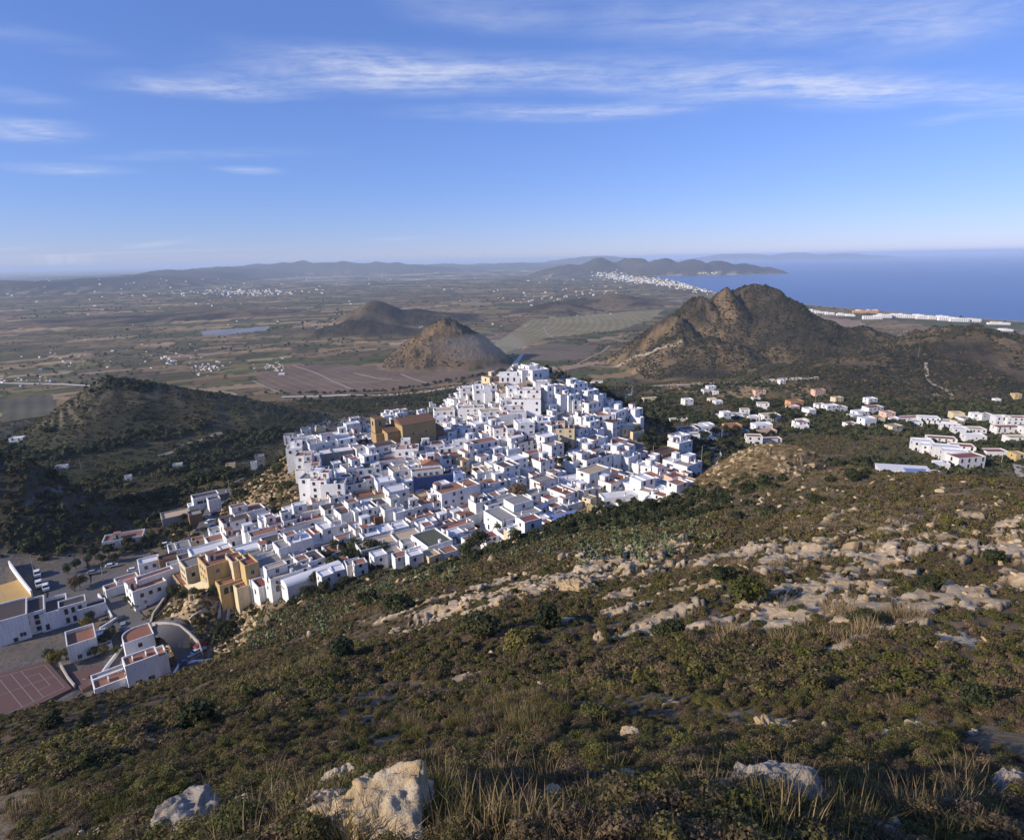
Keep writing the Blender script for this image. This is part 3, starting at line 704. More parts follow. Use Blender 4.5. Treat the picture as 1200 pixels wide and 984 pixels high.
def wall_along(name, label, px, h, th, mat, dmin=0, closed=False, pts=None, lift=0.0, category='wall', group=None):
    P = hits(px, 0, dmin)[:, :2] if pts is None else np.asarray(pts)[:, :2]
    seg = np.r_[0, np.cumsum(np.hypot(*np.diff(P, axis=0).T))]; t = np.unique(np.r_[np.arange(0, seg[-1], 3.0), seg])
    Q = np.c_[np.interp(t, seg, P[:, 0]), np.interp(t, seg, P[:, 1])]
    T = np.gradient(Q, axis=0); T /= np.linalg.norm(T, axis=1)[:, None] + 1e-9; N = np.c_[-T[:, 1], T[:, 0]] * th / 2
    z = hgt(Q[:, 0], Q[:, 1]) + lift; o0 = np.array([Q[0, 0], Q[0, 1], z[0]])
    b = MB(); n = len(Q)
    for s in (1, -1):
        for zz in (-1.5, h):
            b.v += [tuple(np.r_[Q[i] + s * N[i], z[i] + zz] - o0) for i in range(n)]
    A, B, Cc, D = 0, n, 2 * n, 3 * n
    for i in range(n - 1):
        b.f += [(A + i, A + i + 1, B + i + 1, B + i), (D + i, D + i + 1, Cc + i + 1, Cc + i), (B + i, B + i + 1, D + i + 1, D + i)]; b.mi += [0] * 3
    b.f += [(A, B, D, Cc), (Cc + n - 1, D + n - 1, B + n - 1, A + n - 1)]; b.mi += [0, 0]
    o = b.build(name, mat, None, tuple(o0)); tag(o, label, category, group); return o

ribbon('country_road', None, 9, M['pale_road'], .25, pts=[at_z(u, v, 44) for u, v in ((-40, 437), (0, 437), (60, 438.5), (110, 442), (150, 446.5), (166, 451), (175, 459), (193, 466), (225, 470), (240, 474), (300, 483), (330, 488))])
ribbon('dry_river_track', [(330, 465), (400, 463), (480, 461), (550, 452), (590, 440), (604, 426), (612, 415)], 9, M['pale_road'], .25)
ribbon('farm_track', [(343, 428), (372, 438), (420, 459)], 5, M['dirt_road'], .3)
ribbon('farm_track', [(415, 437), (440, 443), (470, 446)], 6, M['dirt_road'], .3)
ribbon('farm_track', [(470, 438), (490, 446), (500, 449)], 5, M['dirt_road'], .3)
ribbon('farm_track', [(296, 446), (328, 460)], 4, M['dirt_road'], .3)
ribbon('farm_track', [(405, 448), (440, 448), (460, 443)], 4, M['dirt_road'], .3)
ribbon('farm_track', [(195, 412), (230, 420), (270, 409), (330, 410)], 7, M['dirt_road'], .4)
ribbon('farm_track', [(205, 452), (225, 455), (275, 461), (300, 470)], 6, M['dirt_road'], .3)
ribbon('valley_track', [(630, 446), (655, 435), (690, 428), (735, 424), (745, 417), (780, 407), (805, 402)], 7, M['dirt_road'], .4)
ribbon('valley_track', [(655, 437), (680, 425), (705, 413), (715, 405)], 5, M['dirt_road'], .4)
ribbon('valley_track', [(637, 383), (640, 390), (648, 396), (690, 397), (740, 399)], 6, M['dirt_road'], .5)
ribbon('valley_road', [(690, 452), (740, 452), (800, 451), (850, 449), (900, 446), (960, 443)], 9, M['concrete'], .4)
ribbon('valley_track', [(716, 457), (735, 464), (770, 468), (790, 470)], 5, M['dirt_road'], .3)
ribbon('hill_track', [(1085, 425), (1086, 440), (1092, 450), (1115, 461), (1150, 473), (1200, 486), (1240, 494)], 4.5, M['dirt_road'], .4)
ribbon('hill_track', [(1020, 466), (1060, 466), (1100, 462)], 6, M['dirt_road'], .4)
ribbon('hill_track', [(1186, 520), (1190, 532), (1196, 548), (1200, 560)], 6, M['concrete'], .4, dmin=260)
ribbon('terrace_track', [(185, 535), (220, 520), (260, 507)], 4, M['dirt_road'], .3)
ribbon('bend_road', [(800, 545), (815, 528), (832, 524), (842, 532), (836, 545), (815, 562)], 6, M['asphalt'], .2, dmin=200)

# ------------------------------------------------------------------ house parts (shared meshes)
SPLIT = {}
def window_mesh(wd, ht, frame, arch=False, pane=True):
    b = MB(); f = .09
    if pane: b.box(-wd / 2, wd / 2, -.05, .02, 0, ht, 1, True)                                       # pane
    b.box(-wd / 2 - f, wd / 2 + f, -.09, .02, ht, ht + f, 0, True); b.box(-wd / 2 - f, wd / 2 + f, -.16, .02, -f, 0, 0, True)
    b.box(-wd / 2 - f, -wd / 2, -.08, .02, 0, ht, 0); b.box(wd / 2, wd / 2 + f, -.08, .02, 0, ht, 0)
    b.box(-.03, .03, -.075, .02, 0, ht, 0)
    me = b.mesh('window', [frame, M['glass']])
    if pane: p = MB(); p.box(-wd / 2, wd / 2, -.05, .02, 0, ht, 0, True); SPLIT[me.name] = (window_mesh(wd, ht, frame, arch, False), p.mesh('pane', M['glass']))
    return me
def door_mesh(mat):
    b = MB(); b.box(-.5, .5, -.05, .02, 0, 2.1, 1, True); b.box(-.62, -.5, -.09, .02, 0, 2.22, 0); b.box(.5, .62, -.09, .02, 0, 2.22, 0); b.box(-.5, .5, -.09, .02, 2.1, 2.22, 0, True)
    b.box(.32, .40, -.10, -.05, .95, 1.08, 0, True)
    return b.mesh('door', [M['wframe'], mat])
WIN = [window_mesh(1.0, 1.3, M['wframe']), window_mesh(.9, 1.1, M['wood']), window_mesh(.8, 1.7, M['wood']), window_mesh(1.5, 1.2, M['wframe']), window_mesh(.6, .7, M['wood'])]
WIN += [window_mesh(.95, 1.3, M['blue_shutter']), window_mesh(.95, 1.25, M['green_shutter'])]
WINL = window_mesh(2.4, 1.5, M['wframe'])
DOOR = [door_mesh(M['wood']), door_mesh(M['metal'])]
def arch_mesh():
    b = MB(); n = 8; w_, h_ = .8, 1.5
    pts = [(-w_, 0), (w_, 0)] + [(w_ * math.cos(a), h_ + w_ * math.sin(a)) for a in np.linspace(0, math.pi, n)]
    b.poly([(x, -.06, z) for x, z in pts], 1)
    ring = [(w_, 0)] + pts[2:] + [(-w_, 0)]
    for (x0, z0), (x1, z1) in zip(ring[:-1], ring[1:]):
        k = 1.22; b.poly([(x0, -.1, z0), (x1, -.1, z1), (x1 * k, -.1, z1 if z1 == 0 else z1 + .1), (x0 * k, -.1, z0 if z0 == 0 else z0 + .1)], 0)
        b.poly([(x0, -.1, z0), (x0, -.06, z0), (x1, -.06, z1), (x1, -.1, z1)], 0)
    return b.mesh('arch', [M['wframe'], M['glass']])
ARCH = arch_mesh()
def hut_mesh(wall, roof, s=(2.4, 2.6, 2.2)):
    b = MB(); x, y, z = s; b.box(-x / 2, x / 2, -y / 2, y / 2, 0, z, 0); b.box(-x / 2 - .12, x / 2 + .12, -y / 2 - .12, y / 2 + .12, z, z + .14, 1, True)
    b.box(-.4, .4, -y / 2 - .04, -y / 2, .05, 1.8, 2, True); return b.mesh('stair_hut', [wall, roof, M['wood']])
def chimney_mesh(wall):
    b = MB(); b.box(-.3, .3, -.3, .3, 0, 1.3, 0); b.box(-.4, .4, -.4, .4, 1.3, 1.42, 1, True); b.box(-.2, .2, -.2, .2, 1.42, 1.7, 0); return b.mesh('chimney', [wall, M['r_terra']])
def tank_mesh():
    b = MB(); ring = [(.55 * math.cos(a), .55 * math.sin(a)) for a in np.linspace(0, 2 * math.pi, 11)[:-1]]; b.prism(ring, .25, 1.25, 0); b.box(-.5, .5, -.12, .12, 0, .25, 1); b.box(-.12, .12, -.5, -.125, 0, .25, 1); b.box(-.12, .12, .125, .5, 0, .25, 1); return b.mesh('water_tank', [M['r_white'], M['concrete']])
def aerial_mesh():
    b = MB(); b.tube((0, 0, 0), (0, 0, 2.4), .025, .02, 4)
    for k, z in enumerate((1.9, 2.1, 2.3)): b.tube((-.5 + .08 * k, 0, z), (.5 - .08 * k, 0, z), .015, .015, 4)
    return b.mesh('aerial', M['metal'])
HUTS = {k: hut_mesh(M[k], M['r_terra']) for k in ('white', 'cream', 'ochre')}
HUTS2 = {k: hut_mesh(M[k], M['r_white'], (3.2, 2.6, 2.4)) for k in ('white', 'cream', 'ochre')}
CHIM, TANK, AERIAL = chimney_mesh(M['white']), tank_mesh(), aerial_mesh()
def part(name, me, parent, loc, rz=0.0):
    o = bpy.data.objects.new(name, me); o.location = loc; o.rotation_euler = (0, 0, rz); return link(o, parent)

def window_part(me, root, loc, rz=0.0):
    if me.name not in SPLIT: return part('arch' if me is ARCH else 'window', me, root, loc, rz)
    fr, pn = SPLIT[me.name]; o = part('window', fr, root, loc, rz); part('pane', pn, o, (0, 0, 0)); return o

def tiled_roof(name, x0, x1, y0, y1, z, rise, mat, parent, ridge='x', over=.25):
    """gable roof with courses of tiles standing proud"""
    b = MB(); X0, X1, Y0, Y1 = x0 - over, x1 + over, y0 - over, y1 + over
    if ridge == 'x': A, B, C_, D_ = (X0, Y0), (X1, Y0), (X1, Y1), (X0, Y1); r0, r1 = (X0, (Y0 + Y1) / 2), (X1, (Y0 + Y1) / 2)
    else: A, B, C_, D_ = (X1, Y0), (X1, Y1), (X0, Y1), (X0, Y0); r0, r1 = ((X0 + X1) / 2, Y0), ((X0 + X1) / 2, Y1)
    zt = z + rise; t = .16
    for (p, q, s, e) in ((A, B, r1, r0), (C_, D_, r0, r1)):
        b.poly([(*p, z), (*q, z), (*s, zt), (*e, zt)]); b.poly([(*p, z - t), (*e, zt - t), (*s, zt - t), (*q, z - t)]); b.poly([(*p, z - t), (*q, z - t), (*q, z), (*p, z)])
        L = math.hypot(q[0] - p[0], q[1] - p[1]); n = max(3, int(L / .55))
        for i in range(n):                                                   # rolls of the tile rows
            f0, f1 = (i + .12) / n, (i + .62) / n
            def P_(f, g, up): return (p[0] + (q[0] - p[0]) * f + (e[0] - p[0]) * g, p[1] + (q[1] - p[1]) * f + (e[1] - p[1]) * g, z + rise * g + up)
            fm = (f0 + f1) / 2
            b.poly([P_(f0, 0, .004), P_(fm, 0, .09), P_(fm, 1, .09), P_(f0, 1, .004)]); b.poly([P_(fm, 0, .09), P_(f1, 0, .004), P_(f1, 1, .004), P_(fm, 1, .09)])
    for e_, (p, q) in ((r0, (A, D_)), (r1, (C_, B))):
        b.poly([(*p, z - t), (*q, z - t), (*e_, zt - t)][::-1])
        b.poly([(*p, z), (*e_, zt), (*e_, zt - t), (*p, z - t)]); b.poly([(*q, z - t), (*e_, zt - t), (*e_, zt), (*q, z)])
    return b.build(name, mat, parent)

PLACED = []      # footprints already taken: (x, y, half w, half d, yaw)
def overlaps(x, y, w_, d_, yaw, k=.80):
    c, s = math.cos(yaw), math.sin(yaw)
    P = [(x + c * a * w_ / 2 * k - s * b_ * d_ / 2 * k, y + s * a * w_ / 2 * k + c * b_ * d_ / 2 * k) for a in (-1, 0, 1) for b_ in (-1, 0, 1)]
    if len(_PN) != len(PLACED): _PN.extend(PLACED[len(_PN):]); _PA[:] = [np.array(_PN)[:, :2]]
    if not _PN: return False
    for i_ in np.nonzero(np.abs(_PA[0] - (x, y)).sum(1) < 34)[0]:
        X, Y, W2, D2, yw = _PN[i_]
        c2, s2 = math.cos(yw), math.sin(yw)
        for px_, py_ in P:
            dx, dy = px_ - X, py_ - Y
            if abs(dx * c2 + dy * s2) < W2 and abs(-dx * s2 + dy * c2) < D2: return True
    return False
_PN, _PA = [], []
HOUSES = []      # (root, projected u, v, description) for the labels given at the end
def block(b, x0, x1, y0, y1, z0, z1, par=.55, th=.24):
    """wall block with a parapet round its roof terrace"""
    b.box(x0, x1, y0, y1, z0, z1 - par)
    if par > .05:
        b.box(x0, x1, y0, y0 + th, z1 - par, z1); b.box(x0, x1, y1 - th, y1, z1 - par, z1)
        b.box(x0, x0 + th, y0 + th, y1 - th, z1 - par, z1); b.box(x1 - th, x1, y0 + th, y1 - th, z1 - par, z1)
def roof_sheet(b, x0, x1, y0, y1, z1, par=.55, th=.24):
    b.box(x0 + th + .003, x1 - th - .003, y0 + th + .003, y1 - th - .003, z1 - par - .02, z1 - par + .05)
def house(x, y, w_, d_, h_, yaw, wall='white', roof='r_terra', rng=None, wings=True, hut=None, pitched=False, windows=True, foot=5.0, name='village_house', simple=False, left_windows=None, arches=False, zg=None, par=.55):
    rng = rng or random.Random(int(x * 31 + y * 17))
    cs, sn = math.cos(yaw), math.sin(yaw)
    cor = [(x + cs * a * w_ / 2 - sn * c_ * d_ / 2, y + sn * a * w_ / 2 + cs * c_ * d_ / 2) for a in (-1, 1) for c_ in (-1, 1)]
    zc = float(hgt(x, y)) if zg is None else zg
    zmin = min(float(hgt(*p)) for p in cor) - 1.0
    foot = max(1.0, zc - zmin)
    root = empty(name, (x, y, zc), yaw)
    hx, hy = w_ / 2, d_ / 2
    b = MB(); feats = []
    if pitched:
        b.box(-hx, hx, -hy, hy, -foot, h_ - .05); rise = min(d_, w_) * .18
        ax = 'x' if w_ >= d_ else 'y'
        if ax == 'x':
            for s in (-1, 1): b.poly([(s * hx, -hy, h_ - .05), (s * hx, hy, h_ - .05), (s * hx, 0, h_ + rise - .2)][::s])
        else:
            for s in (-1, 1): b.poly([(-hx, s * hy, h_ - .05), (hx, s * hy, h_ - .05), (0, s * hy, h_ + rise - .2)][::-s])
        b.build('walls', M[wall], root)
        tiled_roof('roof', -hx, hx, -hy, hy, h_, rise, M[roof], root, ax)
        feats.append('pitched')
    else:
        block(b, -hx, hx, -hy, hy, -foot, h_, par)
        b.build('walls', M[wall], root)
        r = MB(); roof_sheet(r, -hx, hx, -hy, hy, h_, par); r.build('roof', M[roof], root)
        zr = h_ - par + .05
        if rng.random() < .3 and not simple:                      # tile coping along the parapet
            q = MB(); e = .07
            q.box(-hx - e, hx + e, -hy - e, -hy + .30, h_ + .003, h_ + .09, 0, True); q.box(-hx - e, hx + e, hy - .30, hy + e, h_ + .003, h_ + .09, 0, True)
            q.box(-hx - e, -hx + .30, -hy + .30, hy - .30, h_ + .003, h_ + .09, 0, True); q.box(hx - .30, hx + e, -hy + .30, hy - .30, h_ + .003, h_ + .09, 0, True); q.build('coping', M['r_terra'], root)
        if hut is None: hut = rng.random() < .33 and not simple
        if hut and w_ > 5 and d_ > 5:
            wk = wall if wall in HUTS else 'white'
            part('stair_hut', (HUTS if rng.random() < .5 else HUTS2)[wk], root, (rng.choice((-1, 1)) * (hx - 2.0), hy - 1.7, zr)); feats.append('stair hut')
        if not simple:
            k = rng.random()
            if k < .55: part('chimney', CHIM, root, (rng.uniform(-hx + 1, hx - 1), rng.uniform(-hy + .9, 0), zr)); feats.append('chimney')
            elif k < .68: part('water_tank', TANK, root, (rng.uniform(-hx + 1.2, hx - 1.2), -hy + 1.2, zr)); feats.append('water tank')
            if rng.random() < .45: part('aerial', AERIAL, root, (rng.uniform(-hx + .7, hx - .7), rng.uniform(-hy + .7, hy - .7), zr))
            if rng.random() < .3 and w_ > 7:                     # low wall that parts the terrace
                q = MB(); xx = rng.uniform(-hx * .4, hx * .4); q.box(xx - .12, xx + .12, -hy + .25, hy - .25, zr - .03, zr + .6); q.build('terrace_wall', M[wall], root)
    if wings and not simple:
        k = rng.random()
        if k < .42:      # lower wing in front
            ww, dd, hh = w_ * rng.uniform(.45, .8), rng.uniform(2.5, 4.5), h_ * rng.uniform(.40, .62); off = rng.choice((-1, 1)) * (hx - ww / 2) * .98
            q = MB(); block(q, off - ww / 2, off + ww / 2, -hy - dd, -hy - .003, -foot - 2, hh, .5); q.build('wing', M[wall], root)
            q = MB(); roof_sheet(q, off - ww / 2, off + ww / 2, -hy - dd, -hy, hh, .5); q.build('wing_roof', M[rng.choice(('r_terra', 'r_red', 'r_grey', 'r_white', 'r_dark'))], root); feats.append('low front wing')
        elif k < .62 and not pitched and w_ > 6.5:   # upper room on the terrace
            ww, dd = w_ * .5, d_ * .55; s = rng.choice((-1, 1)); off = s * (hx - ww / 2 - .006); z1 = h_ + rng.uniform(1.9, 2.6)
            q = MB(); block(q, off - ww / 2, off + ww / 2, hy - dd - .006, hy - .006, h_ - par + .06, z1, .35); q.build('upper_room', M[wall], root)
            q = MB(); roof_sheet(q, off - ww / 2, off + ww / 2, hy - dd - .006, hy - .006, z1, .35); q.build('upper_roof', M[rng.choice((roof, 'r_terra', 'r_white'))], root); feats.append('upper room')
            part('window', WIN[0], root, (off, hy - dd - .006, h_ + .2))
    if windows:
        fl = max(1, int(round(h_ / 3.0))); fh = (h_ - .2) / fl
        nwf = max(1, int(w_ / 3.2)); me = WIN[rng.choice((0, 0, 1, 1, 2, 2, 3, 5, 6))]
        for f in range(fl):
            z0 = f * fh + .95
            for i in range(nwf):
                if rng.random() < .22: continue
                xx = (-hx + w_ * (i + .5) / nwf) + rng.uniform(-.3, .3)
                if arches and f == 0: part('arch', ARCH, root, (xx, -hy, .2)); continue
                if f == 0 and i == nwf // 2: part('door', DOOR[rng.randrange(2)], root, (xx, -hy, .02)); continue
                part('window', me if rng.random() < .8 else WIN[4], root, (xx, -hy, z0))
            nl = left_windows if left_windows is not None else (1 if d_ < 8 else 2)
            for i in range(nl):
                if rng.random() < .35: continue
                part('window', me if rng.random() < .6 else WIN[4], root, (-hx, -hy + d_ * (i + .5) / nl + rng.uniform(-.5, .5), z0), -math.pi / 2)
            for i in range(1):
                if rng.random() < .6: part('window', me, root, (hx, rng.uniform(-hy * .5, hy * .5), z0), math.pi / 2)
        if fl >= 2 and rng.random() < .35 and not simple:
            q = MB(); xx = rng.uniform(-hx + 1.4, hx - 1.4); z0 = fh + .1
            q.box(xx - 1.2, xx + 1.2, -hy - 1.0, -hy - .004, z0 - .15, z0, 0, True); q.box(xx - 1.2, xx + 1.2, -hy - 1.0, -hy - .93, z0, z0 + .95, 1); q.box(xx - 1.2, xx - 1.13, -hy - .93, -hy - .004, z0, z0 + .95, 1); q.box(xx + 1.13, xx + 1.2, -hy - .93, -hy - .004, z0, z0 + .95, 1)
            q.build('balcony', [M['r_white'], M[wall]], root); feats.append('balcony')
    PLACED.append((x, y, hx, hy, yaw))
    return root, feats
FL = {1: 'one-storey', 2: 'two-storey', 3: 'three-storey', 4: 'four-storey'}
RW = {'r_terra': 'terracotta terrace', 'r_red': 'red terrace', 'r_grey': 'grey roof', 'r_dark': 'brown roof', 'r_white': 'white roof', 'r_tan': 'tan roof', 'r_green': 'green roof', 'r_tile': 'tiled gable', 'r_church': 'tiled roof'}
WW = {'white': 'white', 'white2': 'bright white', 'cream': 'cream', 'ochre': 'ochre', 'pink': 'pinkish', 'orange': 'orange', 'grey': 'bare grey', 'brown': 'brown', 'bluew': 'deep blue', 'lblue': 'pale blue'}
def put(u, v, w_, d_, h_, yaw, wall='white', roof='r_terra', label=None, dmin=150, cat='house', group='white houses of the hilltop village', **kw):
    w_, d_, h_ = w_ * HS, d_ * HS, h_ * (HS + .04)
    if dmin == 150 and u > 640: dmin = 242 if u > 685 else 215
    p = hits([(u, v)], h_, dmin)[0]
    root, feats = house(p[0], p[1], w_, d_, h_, math.radians(yaw), wall, roof, rng=random.Random(int(u * 7 + v * 13)), **kw)
    tag(root, label, cat, group)
    HOUSES.append([root, u, v, w_ * d_, h_, wall, roof, feats, label, kw.get('pitched', False)])
    return root

HS = .84      # overall size of the houses against the first estimate
# ---- hand-set houses, from the picture: roof centre, width, depth, height, turn, walls, roof
VH = [
 # cliff edge on the left
 (338,509,9,9,9,14,'white','r_dark'),(350,514,9,8,9,14,'white','r_grey'),(345,523,8,8,10,12,'white','r_white'),(357,531,9,8,11,10,'white','r_terra'),(366,539,8,8,10,12,'white','r_red'),(374,549,9,7,9,10,'white','r_dark'),
 (364,557,9,9,12,-2,'white2','r_grey'),(376,559,8,9,12,-2,'white2','r_red'),(391,563,11,9,10,6,'white2','r_grey'),(397,578,10,9,6,30,'white','r_grey'),(379,583,11,8,5,24,'white','r_tan'),
 (377,516,15,8,7,30,'white','r_grey'),(392,527,18,9,5,26,'grey','r_white'),(392,508,14,9,7,28,'white','r_white'),(412,495,16,11,8,34,'white','r_white'),(429,497,8,8,6,20,'white','r_white'),(404,512,10,8,6,30,'white','r_white'),(375,500,10,7,5,30,'cream','r_grey'),(358,502,10,7,5,30,'white','r_dark'),
 (455,486,14,9,5,32,'white','r_white'),(468,483,9,8,5,30,'white','r_white'),(448,520,14,8,7,34,'white','r_dark'),(432,531,8,8,7,34,'white','r_white'),(455,537,17,7,5,22,'white','r_terra'),(431,545,12,9,7,18,'white','r_green'),(467,548,9,9,7,30,'white','r_tan'),
 (412,545,9,9,8,34,'white','r_grey'),(402,550,9,8,7,34,'white','r_white'),(413,564,10,8,6,28,'white','r_red'),(433,577,14,8,5,24,'cream','r_terra'),(451,561,9,8,8,24,'white2','r_white'),(464,571,10,9,8,30,'white','r_white'),(470,521,10,8,7,8,'white','r_terra'),
 (477,523,12,9,8,6,'white2','r_terra'),(489,526,8,8,7,34,'white','r_grey'),(507,519,12,8,6,16,'white','r_terra'),(531,522,17,8,6,10,'white','r_white'),(548,527,8,8,7,34,'white','r_terra'),(505,533,10,8,8,20,'white2','r_red'),(518,536,8,7,6,22,'white','r_red'),(530,531,10,8,5,34,'grey','r_red'),
 (483,536,13,7,4,20,'white','r_red'),(468,541,8,7,5,30,'white','r_grey'),(444,549,8,7,5,25,'white','r_grey'),
 (534,569,21,10,9,36,'white','r_terra'),(495,579,7,6,6,34,'cream','r_tan'),(501,586,9,7,6,30,'white','r_terra'),(513,584,8,7,6,34,'white','r_dark'),(490,602,12,9,5,36,'white','r_terra'),(498,609,9,6,5,30,'white2','r_white'),
 (545,602,13,7,4,38,'white','r_terra'),(532,612,15,9,4,36,'white','r_terra'),(516,610,9,9,4,36,'white','r_red'),(506,629,11,14,8,36,'white2','r_green'),(528,634,9,8,5,30,'white','r_dark'),(456,631,26,9,5,30,'white','r_tan'),(459,616,13,8,5,30,'white','r_white'),(440,621,13,8,5,32,'white','r_white'),(456,624,6,5,4,30,'brown','r_terra'),
 (446,601,8,7,5,32,'brown','r_tan'),(458,592,9,8,8,32,'white','r_grey'),(440,589,10,9,8,34,'white','r_dark'),(470,595,9,8,7,34,'white','r_white'),(481,592,8,7,7,34,'white','r_grey'),
 (601,598,21,15,8,33,'white2','r_grey'),(586,585,18,7,7,36,'white','r_grey'),(562,585,8,7,8,34,'white','r_dark'),(580,562,10,7,6,30,'white','r_terra'),(570,569,7,6,5,28,'white','r_white'),(660,573,9,12,7,40,'white','r_red'),(645,580,9,7,5,38,'white','r_red'),(629,575,12,7,6,36,'white','r_grey'),(636,560,10,8,8,36,'white','r_grey'),
 (594,543,10,9,9,36,'white','r_dark'),(582,541,10,9,5,30,'white','r_white'),(565,550,9,8,5,26,'white','r_tan'),(574,552,9,7,4,34,'white','r_terra'),
 (585,500,8,8,9,14,'white2','r_terra'),(614,493,10,10,11,14,'white2','r_white'),(636,492,8,8,9,16,'white','r_white'),(647,496,8,9,9,36,'white','r_terra'),(662,500,11,9,9,-4,'cream','r_red'),
 (622,506,14,7,6,36,'white','r_dark'),(603,508,9,8,8,10,'white2','r_terra'),(612,516,16,7,6,36,'white','r_dark'),(565,516,18,8,7,30,'white','r_terra'),(599,524,8,7,5,30,'white2','r_white'),(605,535,9,8,9,36,'white','r_white'),(641,509,10,8,10,36,'white','r_white'),(648,519,9,8,10,38,'white','r_grey'),(628,528,14,6,5,34,'white','r_red'),(636,537,9,8,9,36,'white','r_dark'),
 (563,494,11,9,7,30,'white','r_white'),(577,497,7,7,9,34,'white','r_grey'),(547,500,10,8,7,30,'white','r_white'),(549,514,9,8,6,34,'white','r_white'),(549,505,9,7,5,30,'white','r_terra'),(569,505,10,8,5,34,'white','r_red'),
 (552,476,17,9,6,6,'white2','r_tan'),(577,480,16,9,6,14,'white2','r_tan'),(520,479,13,10,7,12,'white2','r_tan'),(516,488,8,8,6,14,'white2','r_white'),(600,474,15,8,6,10,'white2','r_white'),(594,484,12,8,5,16,'white','r_terra'),
 # hilltop
 (604,427,13,7,5,20,'white','r_white'),(616,433,9,7,5,26,'white','r_white'),(630,432,13,8,5,30,'white','r_white'),(623,428,6,6,6,20,'white','r_white'),(606,440,24,5,4,2,'white2','r_white'),
 (620,455,15,9,9,-4,'white2','r_white'),(617,466,18,9,8,-4,'white2','r_grey'),(643,450,9,9,8,34,'white','r_white'),(653,451,9,8,8,34,'white','r_tan'),(634,446,9,8,7,10,'white','r_white'),
 (547,453,10,8,9,10,'white2','r_white'),(564,455,11,8,9,12,'white2','r_white'),(573,450,9,8,9,14,'white2','r_tan'),(570,443,13,7,4,10,'white','r_white'),(586,448,9,7,6,16,'cream','r_terra'),(601,453,8,8,9,10,'white2','r_white'),(590,459,9,7,5,20,'white','r_terra'),(596,466,10,7,6,16,'white2','r_terra'),
 (676,448,12,8,6,36,'white','r_white'),(690,456,10,8,6,38,'white','r_white'),(668,461,10,8,7,38,'white','r_white'),(676,468,8,7,6,16,'white','r_white'),(692,470,12,8,8,40,'white','r_grey'),
 # right flank
 (707,484,11,9,8,10,'white2','r_terra'),(722,480,16,8,8,52,'white','r_white'),(718,492,12,8,9,48,'white','r_dark'),(742,478,9,9,9,46,'white','r_white'),(735,497,14,8,5,30,'cream','r_white'),(684,486,10,8,8,30,'white','r_terra'),(692,492,8,8,9,36,'white','r_white'),(678,500,8,8,8,40,'white','r_grey'),
 (697,512,10,8,7,40,'white','r_dark'),(722,516,14,8,5,42,'white','r_red'),(708,522,12,7,6,44,'white','r_white'),(695,524,10,8,7,40,'white','r_red'),(676,529,9,8,7,40,'white','r_white'),(690,535,12,8,8,40,'white','r_terra'),(706,532,12,8,8,40,'white','r_dark'),(722,529,14,8,8,42,'white','r_dark'),(737,532,12,8,7,44,'white','r_white'),
 (695,549,15,9,9,40,'white','r_tan'),(672,538,8,7,6,42,'white','r_grey'),(715,551,9,7,5,40,'white','r_terra'),(748,541,8,6,5,44,'white','r_white'),
 (720,560,15,8,8,42,'white','r_terra'),(738,561,12,8,8,44,'white','r_white'),(753,559,9,8,10,30,'white2','r_white'),(770,554,13,8,6,26,'white2','r_terra'),(772,566,13,6,4,28,'white','r_white'),(733,578,24,7,4,12,'white2','r_white'),(790,556,9,7,5,28,'pink','r_red'),(798,566,9,7,6,24,'pink','r_white'),(788,577,12,6,4,20,'white','r_white'),
 (796,509,11,9,6,36,'white','r_grey'),(797,516,12,9,8,34,'white','r_white'),(780,528,16,9,5,36,'brown','r_dark'),(806,541,14,9,8,40,'white','r_grey'),(790,537,12,7,5,40,'white','r_white'),(762,545,8,7,6,40,'white','r_white'),
 (672,559,14,8,4,24,'white2','r_white'),(664,567,10,7,5,26,'white','r_white'),(689,583,8,8,5,26,'white2','r_red'),(703,577,9,8,6,30,'white2','r_red'),(686,571,7,7,6,30,'white','r_white'),(668,587,9,7,4,34,'white','r_white'),
 # lower left of the village
 (290,596,14,8,8,40,'white','r_terra'),(302,598,10,7,5,38,'white','r_red'),(275,606,12,9,9,38,'white','r_dark'),(281,623,13,8,5,38,'white','r_terra'),(258,628,12,7,4,38,'white','r_terra'),(246,640,16,8,6,38,'white','r_white'),
 (323,610,8,7,6,38,'white','r_red'),(316,607,9,7,5,36,'white','r_white'),(293,620,6,6,7,38,'white2','r_white'),(312,621,14,7,6,34,'white','r_terra'),(341,613,12,7,5,36,'white','r_dark'),(320,631,8,9,7,38,'white','r_dark'),(336,635,9,8,8,38,'white','r_grey'),(349,629,9,9,9,38,'white','r_white'),(362,606,15,7,4,34,'white','r_red'),
 (372,620,13,8,6,38,'white','r_red'),(388,613,11,8,7,38,'white','r_white'),(398,604,11,9,7,36,'white','r_grey'),(408,596,10,9,9,36,'white','r_dark'),(423,594,9,8,9,36,'white','r_white'),(341,606,8,6,6,34,'white','r_dark'),(360,596,12,8,5,30,'white','r_tan'),(390,592,10,8,6,34,'white','r_dark'),
 (288,641,14,8,5,38,'white','r_white'),(302,645,10,8,5,38,'white','r_grey'),(320,655,13,9,6,40,'white','r_grey'),(338,650,10,8,4,38,'white','r_red'),(337,667,15,7,6,40,'white','r_tan'),(302,672,8,6,6,40,'white','r_terra'),(313,679,9,8,5,40,'white','r_red'),(362,652,9,9,7,40,'white','r_dark'),(370,644,8,7,5,38,'white','r_dark'),
 (363,660,9,8,5,40,'white','r_terra'),(396,640,10,9,7,40,'white','r_terra'),(412,627,12,9,6,38,'white','r_grey'),(424,614,9,8,7,36,'white','r_white'),(414,638,9,7,5,38,'white','r_dark'),(428,640,7,6,5,36,'cream','r_tan'),(283,657,9,6,4,40,'white','r_grey'),(222,650,9,7,5,38,'white','r_dark'),
]
for r_ in VH: put(*r_)
